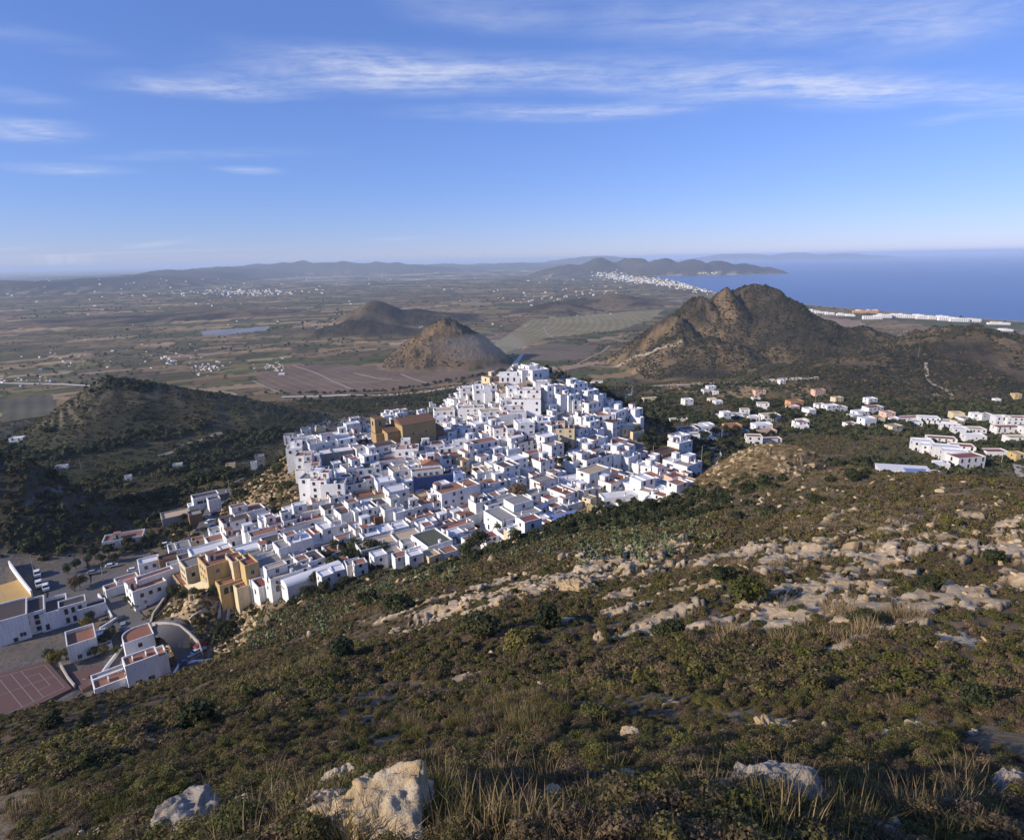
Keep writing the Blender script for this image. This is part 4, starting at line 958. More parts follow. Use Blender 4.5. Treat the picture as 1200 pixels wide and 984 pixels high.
def compound(name, label, cat, yaw, blocks, group=None, dmin=140, ref=0):
    """one building made of several volumes; each volume is found by the centre of its roof in the picture"""
    yw = math.radians(yaw); B = []
    if dmin == 140 and name not in ('church', 'tin_shed'): blocks = [(u, v, w_ * .86, d_ * .86, h_ * .88, wall, roof, {**o_, **({'win': tuple((f_, a_, z_ * .88, m_) for f_, a_, z_, m_ in o_['win'])} if 'win' in o_ else {})}) for (u, v, w_, d_, h_, wall, roof, o_) in blocks]
    for (u, v, w_, d_, h_, wall, roof, opt) in blocks: B.append(hits([(u, v)], h_, dmin)[0] - np.array([0, 0, h_]))
    o = B[ref]; root = empty(name, tuple(o), yw); tag(root, label, cat, group)
    cs, sn = math.cos(yw), math.sin(yw); zg0 = o[2]
    for (u, v, w_, d_, h_, wall, roof, opt), p in zip(blocks, B):
        dx, dy = p[0] - o[0], p[1] - o[1]; lx, ly = dx * cs + dy * sn, -dx * sn + dy * cs; z0 = p[2] - zg0
        x0, x1, y0, y1 = lx - w_ / 2, lx + w_ / 2, ly - d_ / 2, ly + d_ / 2
        PLACED.append((p[0], p[1], w_ / 2, d_ / 2, yw))
        q = MB()
        if 'round' in opt:
            r = opt['round']; ring = [(x0, y0), (x1, y0), (x1, y1 - .2)] + [(x0 + r + r * math.cos(a), y1 - r + r * math.sin(a)) for a in np.linspace(math.pi / 2, math.pi, 9)]
            q.prism(ring, z0 - 5, z0 + h_ - .5)
            cx_, cy_ = lx, ly; ins = [(cx_ + (a - cx_) * .94, cy_ + (b_ - cy_) * .94) for a, b_ in ring]; n = len(ring)
            for i in range(n):
                j = (i + 1) % n; A, Bq, C_, D_ = ring[i], ring[j], ins[j], ins[i]; za, zb = z0 + h_ - .5, z0 + h_
                q.poly([(*A, za), (*Bq, za), (*Bq, zb), (*A, zb)]); q.poly([(*A, zb), (*Bq, zb), (*C_, zb), (*D_, zb)]); q.poly([(*D_, zb), (*C_, zb), (*C_, za), (*D_, za)])
            q.build('walls', M[wall], root)
            r_ = MB(); r_.prism([(cx_ + (a - cx_) * .935, cy_ + (b_ - cy_) * .935) for a, b_ in ring], z0 + h_ - .55, z0 + h_ - .42); r_.build('roof', M[roof], root)
        elif opt.get('pitched'):
            q.box(x0, x1, y0, y1, z0 - 5, z0 + h_ - .05)
            rise = opt['pitched']
            if opt.get('ridge', 'x') == 'x':
                for s, xx in ((-1, x0), (1, x1)): q.poly([(xx, y0, z0 + h_ - .05), (xx, y1, z0 + h_ - .05), (xx, ly, z0 + h_ + rise - .2)][::s])
            q.build('walls', M[wall], root); tiled_roof('roof', x0, x1, y0, y1, z0 + h_, rise, M[roof], root, opt.get('ridge', 'x'))
        elif opt.get('shed'):
            rise = opt['shed']
            q.box(x0, x1, y0, y1, z0 - 5, z0 + h_ - .02); q.build('walls', M[wall], root)
            t = MB(); v8 = [(x0 - .3, y0 - .3, z0 + h_), (x1 + .3, y0 - .3, z0 + h_), (x1 + .3, y1, z0 + h_ + rise), (x0 - .3, y1, z0 + h_ + rise)]
            t.poly(v8); t.poly([(a, b_, c - .25) for a, b_, c in v8][::-1])
            for i in range(4): j = (i + 1) % 4; t.poly([(v8[i][0], v8[i][1], v8[i][2] - .25), (v8[j][0], v8[j][1], v8[j][2] - .25), v8[j], v8[i]])
            t.poly([(x0, y1 - .01, z0 + h_ - .02), (x1, y1 - .01, z0 + h_ - .02), (x1, y1 - .01, z0 + h_ + rise - .26), (x0, y1 - .01, z0 + h_ + rise - .26)][::-1])
            t.build('roof', M[roof], root)
        else:
            par = opt.get('par', .6); block(q, x0, x1, y0, y1, z0 - 5, z0 + h_, par, .3); q.build('walls', M[wall], root)
            r_ = MB(); roof_sheet(r_, x0, x1, y0, y1, z0 + h_, par, .3); r_.build('roof', M[roof], root)
            for k in range(opt.get('posts', 0)):
                t = MB(); xx = x0 + (k + .7) * w_ / (opt['posts'] + .5); t.box(xx - .12, xx + .12, ly - .8, ly + .8, z0 + h_ - par + .04, z0 + h_ + .5); t.build('roof_upstand', M[wall], root)
            for (fx, fy, kind) in opt.get('top', ()):
                px_, py_, pz = x0 + fx * w_, y0 + fy * d_, z0 + h_ - par + .05
                if kind == 'hut': part('stair_hut', HUTS['white'], root, (px_, py_, pz))
                elif kind == 'tank': part('water_tank', TANK, root, (px_, py_, pz))
                else: part('chimney', CHIM, root, (px_, py_, pz))
        for (face, f, zz, me) in opt.get('win', ()):
            if face == 'f': window_part(me, root, (x0 + f * w_, y0, z0 + zz))
            elif face == 'l': window_part(me, root, (x0, y0 + f * d_, z0 + zz), -math.pi / 2)
            else: window_part(me, root, (x1, y0 + f * d_, z0 + zz), math.pi / 2)
    return root, B
def wg(face, n, zs, me, a=.12, b_=.88): return tuple((face, a + (b_ - a) * (i + .5) / n, z, me) for i in range(n) for z in zs)

compound('church', 'brown stone fortress church with square bell tower in the upper village', 'church', 34, [
    (484, 492, 17, 13, 12, 'stone', 'r_church', {'pitched': 2.2, 'win': wg('f', 2, (7,), WIN[4])}),
    (459, 503, 8, 9, 8.5, 'stone', 'r_church', {'shed': 1.4}),
    (442.5, 489, 5.2, 5.2, 13.5, 'stone', 'r_church', {'par': .25, 'win': (('f', .5, 10, ARCH), ('l', .5, 10, ARCH))}),
    (507, 501, 8, 8, 7, 'brown', 'r_church', {'shed': .8}), (446, 506, 7, 6, 7, 'stone', 'r_church', {'par': .3})])
compound('blue_house', 'blue building with shade-darkened front and sunlit pale end tower in the village middle', 'house', 16, [
    (507, 556, 19, 6, 6.5, 'bluew', 'r_dark', {'win': wg('f', 3, (2.2,), WIN[1])}), (537, 553, 4, 4.5, 10, 'lblue', 'r_terra', {'par': .4, 'win': (('l', .5, 6.5, WIN[1]), ('f', .5, 6.5, WIN[1]))}), (500, 549, 15, 5, 8, 'white', 'r_terra', {'win': wg('f', 4, (5.4,), WIN[0])})])
compound('chapel', 'white gabled chapel front with twin bell arches above the blue building', 'chapel', 12, [
    (504, 541, 9, 8, 7, 'white2', 'r_terra', {'pitched': 1.8, 'ridge': 'y', 'win': (('f', .5, 3.4, ARCH),)}), (504, 530.5, 4, 2.5, 11.5, 'white2', 'r_white', {'par': .3, 'win': wg('f', 2, (8.2,), WIN[2])})])
compound('hotel', 'ochre yellow hotel with arched loggias on the rock above the bend', 'hotel', 42, [
    (256, 652, 12, 11, 8.5, 'ochre', 'r_terra', {'win': wg('l', 3, (2, 5.2), WIN[0]) + wg('f', 2, (5,), WIN[0]), 'top': ((.3, .6, 'hut'), (.7, .3, 'ch'))}),
    (226, 657, 8, 9, 9, 'cream', 'r_grey', {'win': wg('l', 3, (3, 6), WIN[0]) + wg('f', 2, (5,), WIN[1])}),
    (213, 677, 4, 13, 4, 'ochre', 'r_terra', {'par': .3, 'win': wg('l', 6, (1.2,), ARCH)}),
    (289, 655, 5, 10, 12, 'ochre', 'r_red', {'win': (('f', .5, 8, WIN[0]), ('f', .5, 3, WIN[2]))}),
    (271, 678, 10, 5, 7, 'ochre', 'r_terra', {'win': wg('f', 4, (3.2,), ARCH)}), (276, 652, 5, 8, 10.5, 'cream', 'r_red', {})])
compound('vaulted_hall', 'long white hall with pale barrel roof at the village foot', 'hall', 41, [(338, 683, 5, 5, 4, 'white', 'r_tan', {'shed': .8})])
compound('white_villa', 'big white two-storey villa with terracotta roof left of the hotel', 'house', 46, [
    (170, 681, 12, 11, 7.5, 'white2', 'r_terra', {'win': wg('l', 2, (4.6,), WIN[0]) + wg('l', 3, (1.2,), WIN[1]) + wg('f', 3, (4.4,), WIN[1]), 'top': ((.1, .5, 'hut'),)}),
    (181, 671, 13, 4, 8.2, 'white2', 'r_red', {})])
compound('roadside_house', 'low white house with red tiled porches beside the street', 'house', 44, [
    (137, 684, 9, 5, 4, 'white', 'r_red', {'win': wg('l', 1, (1,), WIN[0]), 'top': ((.6, .5, 'ch'),)}), (148, 676, 8, 5, 4.4, 'white', 'r_terra', {}), (128, 688, 4, 4, 3.2, 'cream', 'r_terra', {'win': wg('l', 1, (1,), WIN[0])})])
compound('apartment_house', 'shaded white block with grid of windows behind white villa', 'house', 36, [(174, 655, 8, 6, 7, 'white', 'r_white', {'win': wg('f', 2, (1.2, 4.2), WIN[0])})])
compound('brick_house', 'brown rendered house between the white block and the hotel', 'house', 36, [(197, 651, 7.5, 5, 7, 'brown', 'r_dark', {'win': wg('f', 1, (4,), WIN[4])})])
compound('cream_house', 'narrow cream house with red roof right of the hotel', 'house', 42, [(285, 684, 6, 4, 8, 'cream', 'r_red', {'win': (('r', .5, 5, WIN[1]),)})])
compound('school', 'large white stepped school building with dark flat roofs at left edge', 'school', 37, [
    (11, 714, 10, 15, 9.5, 'white', 'r_dark', {'win': (('f', .78, 1.6, WIN[3]), ('f', .55, .4, WIN[1]))}),
    (36, 709, 8, 13, 8.5, 'white', 'r_dark', {'win': wg('f', 1, (6.6, 4.2), WIN[3], .05, .5) + wg('f', 1, (5.6, 3.4, 1.0), WINL, .5, 1.0)}),
    (62, 707, 8.5, 13, 7, 'white', 'r_dark', {'par': 1.2, 'win': (('f', .2, .6, WIN[2]),)}),
    (84, 704, 8.5, 6, 7.5, 'white', 'r_dark', {'win': wg('f', 3, (4.4, .9), WIN[2])}), (107, 707, 9, 4.5, 5, 'white', 'r_dark', {}), (-14, 722, 9, 14, 8.5, 'white', 'r_dark', {})])
compound('red_roof_house', 'white house with bright terracotta walled roof above the red court', 'house', 38, [
    (94, 743, 8.5, 11, 6.5, 'white', 'r_terra', {'par': 1.1, 'win': wg('f', 2, (.7,), WIN[0], .2, .8)}), (115, 741, 4.5, 4, 3, 'white', 'r_white', {}), (119, 755, 6, 3, 2.2, 'white', 'r_grey', {})])
compound('round_house', 'white house with rounded terracotta roof at the road bend', 'house', 40, [
    (160, 741, 9, 9, 6, 'white2', 'r_terra', {'round': 4.2, 'win': wg('f', 1, (3,), WIN[1])}), (164, 768, 9.5, 6, 9, 'white2', 'r_terra', {'posts': 2, 'win': wg('f', 2, (1.2,), WIN[3]) + wg('l', 2, (5,), WIN[1])}), (184, 764, 5, 7, 6.5, 'white2', 'r_terra', {'par': .9})])
compound('long_house', 'long low white house with red terrace roof below the round house', 'house', 40, [(141, 790, 15, 6, 3.6, 'white2', 'r_terra', {'posts': 2}), (136, 783, 14, 3, 2.6, 'white', 'r_grey', {})])
compound('roadside_villa', 'white villa with dark roof by the valley road and parked cars', 'house', 36, [(240, 579, 13, 7, 6.5, 'white', 'r_dark', {'win': wg('f', 3, (3,), WINL)}), (232, 589, 10, 6, 3.5, 'white', 'r_white', {'win': wg('l', 2, (1,), WIN[0])}), (250, 583, 6, 6, 7.2, 'white', 'r_dark', {})])
compound('grey_barn', 'bare grey flat-roofed building below the valley road villa', 'barn', 34, [(205, 601, 13, 10, 4.5, 'grey', 'r_tan', {'win': wg('l', 2, (1.6,), WIN[4])}), (228, 600, 6, 7, 6.5, 'brown', 'r_grey', {})])
compound('ruined_tower', 'tall pale ruined house alone on the cliff rim', 'house', 20, [(304, 533, 8, 7, 10, 'grey', 'r_grey', {'par': .9, 'win': wg('l', 2, (2, 6), WIN[4]) + wg('f', 1, (5,), WIN[4])}), (297, 541, 5, 5, 7, 'white', 'r_grey', {'win': wg('l', 1, (3,), WIN[4])})])
compound('restaurant', 'long low white building with walled red roof in the shadow', 'house', 24, [(145, 627, 17, 9, 3.4, 'white', 'r_terra', {'par': .7, 'top': ((.35, .5, 'hut'),), 'win': wg('f', 3, (.9,), WIN[3])})])
compound('tin_shed', 'low shed with blue metal roof beside the large eucalyptus', 'shed', 24, [(664, 606, 11, 6, 3, 'white', 'shed_blue', {'shed': .8})], dmin=215)
# barrel roof of the hall
_p = hits([(366, 669)], 4.5, 150)[0]; _hall = [o for o in bpy.data.objects if o.name.startswith('vaulted_hall')][0]
b = MB(); L_, R_ = 18, 2.6; n = 9
for i in range(n):
    a0, a1 = math.pi * i / n, math.pi * (i + 1) / n
    b.poly([(-L_ / 2, R_ * math.cos(a0), 3.2 + 1.5 * math.sin(a0)), (L_ / 2, R_ * math.cos(a0), 3.2 + 1.5 * math.sin(a0)), (L_ / 2, R_ * math.cos(a1), 3.2 + 1.5 * math.sin(a1)), (-L_ / 2, R_ * math.cos(a1), 3.2 + 1.5 * math.sin(a1))][::-1])
for s in (-1, 1): b.poly([(s * (L_ / 2 - .05), R_ * math.cos(math.pi * i / n), 3.2 + 1.5 * math.sin(math.pi * i / n)) for i in range(n + 1)][::-s])
o = b.build('barrel_roof', M['r_white']); o.parent = _hall; _iv = _hall.matrix_basis.inverted()
lw = MB(); lw.box(-L_ / 2 + .1, L_ / 2 - .1, -R_ + .1, R_ - .1, -3, 3.25); lw = lw.build('hall_walls', M['white'], _hall)
for q_ in (o, lw): q_.matrix_basis = _hall.matrix_basis.to_3x3().to_4x4().inverted() @ Matrix.Rotation(math.radians(41), 4, 'Z'); q_.location = _hall.matrix_basis.inverted() @ Vector((_p[0], _p[1], _p[2] - 4.5))
PLACED.append((_p[0], _p[1], 9, 2.6, math.radians(41)))

# ---- the rest of the village, house against house along the slope
KEEP = [hits([(u, v)], 0, 150)[0][:2].tolist() + [r] for u, v, r in ((428, 522, 9), (664, 532, 10), (665, 545, 9), (655, 552, 7), (608, 580, 6), (585, 556, 5), (622, 545, 6), (555, 560, 6), (620, 485, 5), (580, 628, 8), (564, 622, 7), (230, 690, 12), (250, 700, 16), (760, 520, 14), (775, 500, 15), (740, 505, 8), (760, 495, 12), (550, 640, 6), (575, 465, 6), (645, 465, 6), (655, 475, 5))]
VIN = VILLAGE
rg = random.Random(5); nfill = 0; nsmall = 0
x0_, y0_ = VIN.min(0); x1_, y1_ = VIN.max(0)
cand = [(x, y) for x in np.arange(x0_, x1_, 3.6) for y in np.arange(y0_, y1_, 3.6)]
rg.shuffle(cand)
cand = [(x + rg.uniform(-1.5, 1.5), y + rg.uniform(-1.5, 1.5)) for x, y in cand]
_cv = project(np.array([(x, y, float(hgt(x, y)) + 5) for x, y in cand]))
SMB = MB(); SMM = ['white', 'cream', 'r_white', 'r_terra', 'r_grey', 'r_red', 'r_tan', 'glass']
for rnd_ in (0, 1):
    for (x, y), (u, v, D) in zip(cand, _cv):
        if not in_poly(np.array([x]), np.array([y]), VIN)[0]: continue
        if any((x - a) ** 2 + (y - c) ** 2 < r * r for a, c, r in KEEP): continue
        if u > 725 and rg.random() < .35: continue
        yaw = 35 + rg.uniform(-9, 9) + (8 if u > 690 else 0) - (14 if (v < 480 and rg.random() < .5) else 0)
        roof = rg.choices(('r_white', 'r_terra', 'r_grey', 'r_dark', 'r_red', 'r_tan', 'r_tile'), (42, 15, 20, 8, 5, 7, 4))[0]
        wall = rg.choices(('white', 'white2', 'cream', 'grey', 'ochre'), (78, 14, 4, 3, 1))[0]
        if rnd_ == 0:
            if nfill >= 95: break
            w_, d_, h_ = rg.uniform(6.2, 9.8), rg.uniform(5.5, 8), rg.choice((5.2, 5.6, 6.2, 6.8, 7.6))
            if overlaps(x, y, w_, d_, math.radians(yaw), .95): continue
            root, feats = house(x, y, w_, d_, h_, math.radians(yaw), wall, roof, rng=random.Random(nfill), pitched=roof == 'r_tile')
            tag(root, None, 'house', 'white houses of the hilltop village'); nfill += 1
            pr = project(np.array([[x, y, float(hgt(x, y)) + h_]]))[0]
            HOUSES.append([root, pr[0], pr[1], w_ * d_, h_, wall, roof, feats, None, roof == 'r_tile'])
        else:
            if (u < 520 and v < 508) or v < 458: continue
            w_, d_, h_ = rg.uniform(3.6, 5.4), rg.uniform(3.4, 5), rg.choice((2.8, 3.2, 4.4, 5.2))
            if overlaps(x, y, w_, d_, math.radians(yaw), .88): continue
            PLACED.append((x, y, w_ / 2, d_ / 2, math.radians(yaw))); nsmall += 1
            t = MB(); block(t, -w_ / 2, w_ / 2, -d_ / 2, d_ / 2, -4, h_, .4, .2); t.mi = [SMM.index('cream') if wall in ('cream', 'ochre') else 0] * len(t.f)
            n0 = len(t.f); roof_sheet(t, -w_ / 2, w_ / 2, -d_ / 2, d_ / 2, h_, .4, .2); rr_ = SMM.index(roof) if roof in SMM else 3
            t.mi[n0:] = [rr_] * (len(t.f) - n0); n0 = len(t.f)
            for zz in ((1.0,) if h_ < 4 else (.9, 3.2)):
                xx = rg.uniform(-w_ * .25, w_ * .25); t.box(xx - .4, xx + .4, -d_ / 2 - .06, -d_ / 2 + .02, zz, zz + 1.1, 7, True)
                if rg.random() < .6: yy = rg.uniform(-d_ * .2, d_ * .2); t.box(-w_ / 2 - .06, -w_ / 2 + .02, yy - .35, yy + .35, zz, zz + 1.0, 7, True)
            c_, s_ = math.cos(math.radians(yaw)), math.sin(math.radians(yaw)); zc_ = float(hgt(x, y)); k0 = len(SMB.v)
            SMB.v += [(x + a * c_ - b_ * s_, y + a * s_ + b_ * c_, zc_ + e_) for a, b_, e_ in t.v]; SMB.f += [tuple(k0 + i_ for i_ in f_) for f_ in t.f]; SMB.mi += t.mi
tag(SMB.build('small_village_houses', [M[k_] for k_ in SMM]), kind='stuff')
print('fill houses', len(VH), nfill, nsmall, 'total', len(HOUSES))

# ---- villas of the valley
VV = [  # roof centre, width, depth, height, turn, wall, roof
 (833,452,14,10,6,10,'white','r_white'),(829,456,18,9,4,10,'white','r_terra'),(890,457,18,9,5,6,'pink','r_red'),(916,445,10,8,5,10,'white','r_white'),(850,482,9,7,8,14,'white','r_white'),(846,485,10,6,4,14,'white','r_white'),(882,487,12,8,4,8,'white','r_white'),(902,485,18,10,6,8,'white','r_tan'),
 (931,469,17,9,6,14,'orange','r_terra'),(929,475,12,8,4,14,'pink','r_white'),(892,496,15,9,7,8,'white','r_white'),(897,503,16,9,4,8,'pink','r_tan'),(903,513,16,6,3,6,'white','r_terra'),(806,501,13,9,5,14,'white','r_red'),(820,498,12,9,8,14,'white','r_white'),(828,496,10,8,8,14,'white','r_white'),(821,506,13,8,5,14,'white','r_white'),
 (833,504,12,8,4,14,'white','r_red'),(844,502,10,8,5,14,'white','r_grey'),(858,497,13,9,8,12,'orange','r_terra'),(852,501,12,8,5,12,'pink','r_tan'),(827,513,15,7,3,14,'white','r_white'),(795,490,18,5,3,4,'white','r_tan'),(841,469,9,7,4,10,'white','r_white'),(762,466,17,9,4,8,'cream','r_tan'),(959,456,19,10,6,12,'pink','r_red'),
 (981,465,11,8,5,12,'cream','r_tan'),(973,474,15,9,6,12,'white','r_white'),(984,476,13,8,4,12,'white','r_grey'),(1020,466,12,8,6,12,'white','r_white'),(1023,476,19,9,6,14,'white','r_red'),(1007,481,13,9,6,14,'white','r_white'),(1016,489,13,9,7,14,'white','r_white'),(1026,490,10,8,4,14,'white','r_white'),(1040,482,11,9,7,12,'pink','r_grey'),
 (961,473,10,8,5,12,'white','r_grey'),(996,495,10,7,3,12,'white','r_red'),(1066,488,26,8,4,4,'white','r_red'),(1088,488,18,10,6,-16,'white','r_white'),(1103,492,28,9,5,-16,'white','r_grey'),(1114,497,18,8,5,-16,'white','r_white'),(1125,501,13,9,6,-16,'white','r_white'),(1141,501,17,10,6,-10,'white','r_tan'),(1141,509,16,9,6,-10,'white','r_white'),
 (1081,515,13,9,7,-20,'white','r_white'),(1088,520,10,8,6,-20,'white','r_white'),(1103,512,20,9,5,-20,'white','r_terra'),(1109,522,17,9,7,-22,'white','r_white'),(1119,527,15,9,7,-22,'white','r_white'),(1127,521,15,9,6,-20,'white','r_red'),(1132,533,20,9,7,10,'white','r_red'),(1124,540,15,9,6,-10,'white','r_white'),
 (1173,487,13,9,7,-8,'white','r_white'),(1190,488,19,9,6,-8,'white','r_terra'),(1180,499,23,9,5,-4,'white','r_red'),(1191,511,16,9,5,-8,'white','r_tan'),(1207,500,14,9,5,-8,'white','r_white'),(1165,527,15,8,4,-4,'white','r_red'),(1192,530,7,7,6,0,'ochre','r_tan'),(1103,541,8,6,4,-10,'white','r_white'),(1168,467,9,7,4,0,'white','r_white'),(1191,461,11,9,5,0,'ochre','r_tan'),
 (208,543,8,6,4,20,'white','r_grey'),(270,543,8,6,4,16,'cream','r_terra'),(150,557,5,5,4,20,'white','r_terra'),(53,571,12,7,4,20,'white','r_grey'),(36,575,10,6,3,20,'white','r_dark'),(72,545,9,5,3,16,'white','r_dark'),(20,512,12,7,3,16,'white','r_white'),(330,437,14,8,4,10,'white','r_white')]
VHOUSES = []
_rv = random.Random(21)
for _ in range(30):
    u_, v_ = (_rv.uniform(785, 1010), _rv.uniform(458, 510)) if _rv.random() < .75 else (_rv.uniform(1010, 1195), _rv.uniform(470, 500))
    VV.append((u_, v_, _rv.uniform(8, 13), _rv.uniform(7, 9), _rv.choice((3.4, 4, 5.5, 6)), _rv.uniform(-10, 20), _rv.choice(('white', 'white', 'white', 'white2', 'cream')), _rv.choice(('r_white', 'r_white', 'r_tan', 'r_grey', 'r_terra'))))
for (u, v, w_, d_, h_, yaw, wall, roof) in VV:
    w_, d_, h_ = w_ * .78, d_ * .86, h_ * .9
    p = hits([(u, v)], h_, 300)[0]; rr = random.Random(int(u * 3 + v))
    root, feats = house(p[0], p[1], w_, d_, h_, math.radians(yaw), wall, roof, rng=rr, simple=True, name='villa')
    tag(root, None, 'villa', 'villas scattered in the valley' if u > 700 else 'farmhouses in the left valley'); VHOUSES.append([root, u, v, w_ * d_, h_, wall, roof, feats, None, False])
compound('greenhouse', 'long white greenhouse roof row below the right-hand apartments', 'shed', -14, [(1058, 548, 22, 7, 3, 'white', 'r_white', {'shed': .5}), (1074, 552, 9, 5, 3, 'lblue', 'shed_blue', {'shed': .5})], dmin=150)
compound('transformer_hut', 'small white box hut on the slope crest', 'hut', 4, [(1095, 552, 5, 4, 5, 'white2', 'r_grey', {'par': .2})], dmin=150)
compound('packing_shed', 'long low white shed on the plain behind the hilltop', 'shed', -6, [(688, 446, 52, 9, 4, 'white', 'r_tan', {'shed': .6})], dmin=500)
# beach apartments
k = 0
for (u, v, w_, h_) in ((1022, 373, 60, 11), (1036, 370.5, 46, 12), (1052, 370, 50, 12), (1068, 370.5, 50, 11), (1082, 371, 44, 12), (1096, 371.5, 46, 11), (1108, 372.5, 44, 12), (1124, 374, 56, 11), (1140, 374.5, 44, 9), (940, 364, 30, 7), (950, 366, 36, 7), (961, 367.5, 36, 7), (972, 369, 30, 7), (986, 370, 34, 7), (996, 371, 30, 6), (1006, 365, 40, 9), (1022, 364, 44, 10), (1170, 379, 60, 6), (1176, 389, 40, 5), (1002, 393, 26, 5)):
    p = at_z(u, v, 5 + h_); p[2] -= h_
    root, feats = house(p[0], p[1], w_, 16, h_, math.radians(-12), 'orange' if k in (15, 16) else 'white2', 'r_white' if k not in (15, 16) else 'r_terra', rng=random.Random(k), simple=True, name='beach_apartment', windows=False)
    q = MB(); n = int(w_ / 6)
    for f in range(max(1, int(h_ / 3.2))):
        for i in range(n): xx = -w_ / 2 + (i + .5) * w_ / n; q.box(xx - 1.3, xx + 1.3, -8.06, -7.99, f * 3.2 + .6, f * 3.2 + 2.5, 0, True)
    o = q.build('window_rows', M['glass'], root); tag(o, kind='stuff')
    for n_ in range(3):
        rq = random.Random(k * 7 + n_); ww = rq.uniform(.15, .3) * w_; xx = rq.uniform(-w_ / 2 + ww / 2 + .1, w_ / 2 - ww / 2 - .1); q = MB(); q.box(xx - ww / 2, xx + ww / 2, -6 + n_ * .37, 5 - n_ * .41, h_ - .4, h_ + rq.uniform(1.2, 4.0)); q.build('upper_block', M[rq.choice(('white2', 'white2', 'cream'))], root)
    tag(root, None, 'apartments', 'white apartment blocks along the beach'); VHOUSES.append([root, u, v, w_ * 16, h_, 'white2', 'r_white', feats, 'beach', False]); k += 1
# towns too far to tell the houses apart: one mass
b = MB(); rg = random.Random(9)
def far_house(u, v, s):
    d = ray(u, v)
    if d[2] >= 0: return
    p = hits([(u, v)], 0, 700)[0]; x, y, z = p; D_ = project(p[None])[0, 2]; s = min(s, D_ * .0030 * rg.uniform(.6, 1.1))
    if z < 1.0: return
    for hh_ in HILLS:
        if hh_[4] < 420 and ((x - hh_[1]) / hh_[4]) ** 2 + ((y - hh_[2]) / hh_[5]) ** 2 < .9: return
    w_, d_, h_ = s * rg.uniform(.7, 1.5), s * rg.uniform(.6, 1.1), s * rg.uniform(.35, .8); a = rg.uniform(-.4, .6); c, s_ = math.cos(a), math.sin(a)
    ring = [(x + c * i * w_ / 2 - s_ * j * d_ / 2, y + s_ * i * w_ / 2 + c * j * d_ / 2) for i, j in ((-1, -1), (1, -1), (1, 1), (-1, 1))]
    b.prism(ring, z - 1.5, z + h_, 0 if rg.random() < .62 else 1, rg.choice((0, 2, 1, 3)))
for _ in range(560):      # Coast town along the beach
    t = rg.random() ** .8; u = 845 - 140 * t + rg.gauss(0, 7); v = 341 - 19 * t + rg.gauss(0, 2.2)
    far_house(u, v, rg.uniform(11, 22))
for _ in range(170): far_house(rg.gauss(285, 34), rg.gauss(343, 1.8), rg.uniform(16, 30))
for _ in range(50): far_house(rg.gauss(243, 12), rg.gauss(431, 4), rg.uniform(7, 11))
for _ in range(24): far_house(rg.gauss(199, 5), rg.gauss(423, 4), rg.uniform(7, 11))
for _ in range(30): far_house(rg.gauss(320, 10), rg.gauss(430, 3), rg.uniform(6, 10))
for _ in range(150): far_house(rg.uniform(0, 720), 326 + 60 * rg.random() ** 1.7, rg.uniform(9, 18))
for _ in range(40): far_house(rg.uniform(20, 250), rg.gauss(420, 8), rg.uniform(7, 11))
for _ in range(60): far_house(rg.uniform(610, 740), rg.gauss(349, 5), rg.uniform(9, 16))
for _ in range(24): far_house(rg.uniform(0, 60), rg.gauss(446, 2), rg.uniform(6, 10))
for _ in range(12): far_house(rg.uniform(820, 842), 320.5 + rg.gauss(0, .6), rg.uniform(16, 26))
tag(b.build('distant_houses', [M['white2'], M['cream'], M['r_tan'], M['r_terra']]), kind='stuff')

# ------------------------------------------------------------------ labels: each house by its look and by the landmark it stands next to
LANDM = [('the church', 478, 500), ('the blue building', 507, 562), ('the ochre hotel', 255, 665), ('the cliff edge', 322, 545), ('the grey-roofed hall', 601, 605), ('the hilltop', 618, 430), ('the summit block', 617, 464), ('the cream wall house', 662, 503),
         ('the green-roofed house', 506, 632), ('the rocky knoll', 825, 575), ('the village square', 425, 522), ('the big village tree', 609, 580), ('the barrel-roofed hall', 365, 668), ('the bend road', 805, 550), ('the long house', 534, 572), ('the chapel', 504, 536), ('the upper road', 240, 612)]
VLAND = [('the two-tier villa', 833, 452), ('the orange villa', 931, 469), ('the lower apartment row', 1110, 525), ('the upper apartment row', 1100, 492), ('the right picture edge', 1196, 495), ('the road bend cluster', 826, 500), ('the small blue-shaded villa', 1040, 482), ('the pale villa', 1010, 484), ('the terraced hill', 150, 500), ('the dark bank', 50, 590), ('the beach', 1080, 371), ('the rocky hill', 975, 368)]
_o1 = 'nearest second third fourth fifth sixth seventh eighth ninth tenth eleventh twelfth thirteenth fourteenth fifteenth sixteenth seventeenth eighteenth nineteenth twentieth'.split()
ORD = _o1 + ['twenty-' + w_ for w_ in ['first'] + _o1[1:9]] + ['thirtieth'] + ['thirty-' + w_ for w_ in ['first'] + _o1[1:9]] + ['fortieth'] + ['forty-' + w_ for w_ in ['first'] + _o1[1:9]] + ['fiftieth'] + ['fifty-' + w_ for w_ in ['first'] + _o1[1:9]]
def label_all(items, marks, noun):
    buckets = {}
    for it in items:
        if it[8] and it[8] != 'beach': continue
        u, v = it[1], it[2]
        nm, mu, mv = min(marks, key=lambda m: (m[1] - u) ** 2 + ((m[2] - v) * 1.5) ** 2)
        du, dv = u - mu, (v - mv) * 1.6
        dr = ('right of' if du > 0 else 'left of') if abs(du) > abs(dv) else ('below' if dv > 0 else 'above')
        buckets.setdefault((nm, dr), []).append((math.hypot(du, dv), it))
    for (nm, dr), lst in buckets.items():
        for k, (_, it) in enumerate(sorted(lst, key=lambda t: t[0])):
            look = WW[it[5]] + ' ' + FL[min(4, max(1, int(round(it[4] / 3.0))))] + ' ' + noun + ', ' + RW[it[6]]
            it[0]['label'] = look + ', ' + (ORD[k] if k < len(ORD) else 'outermost') + ' ' + dr + ' ' + nm
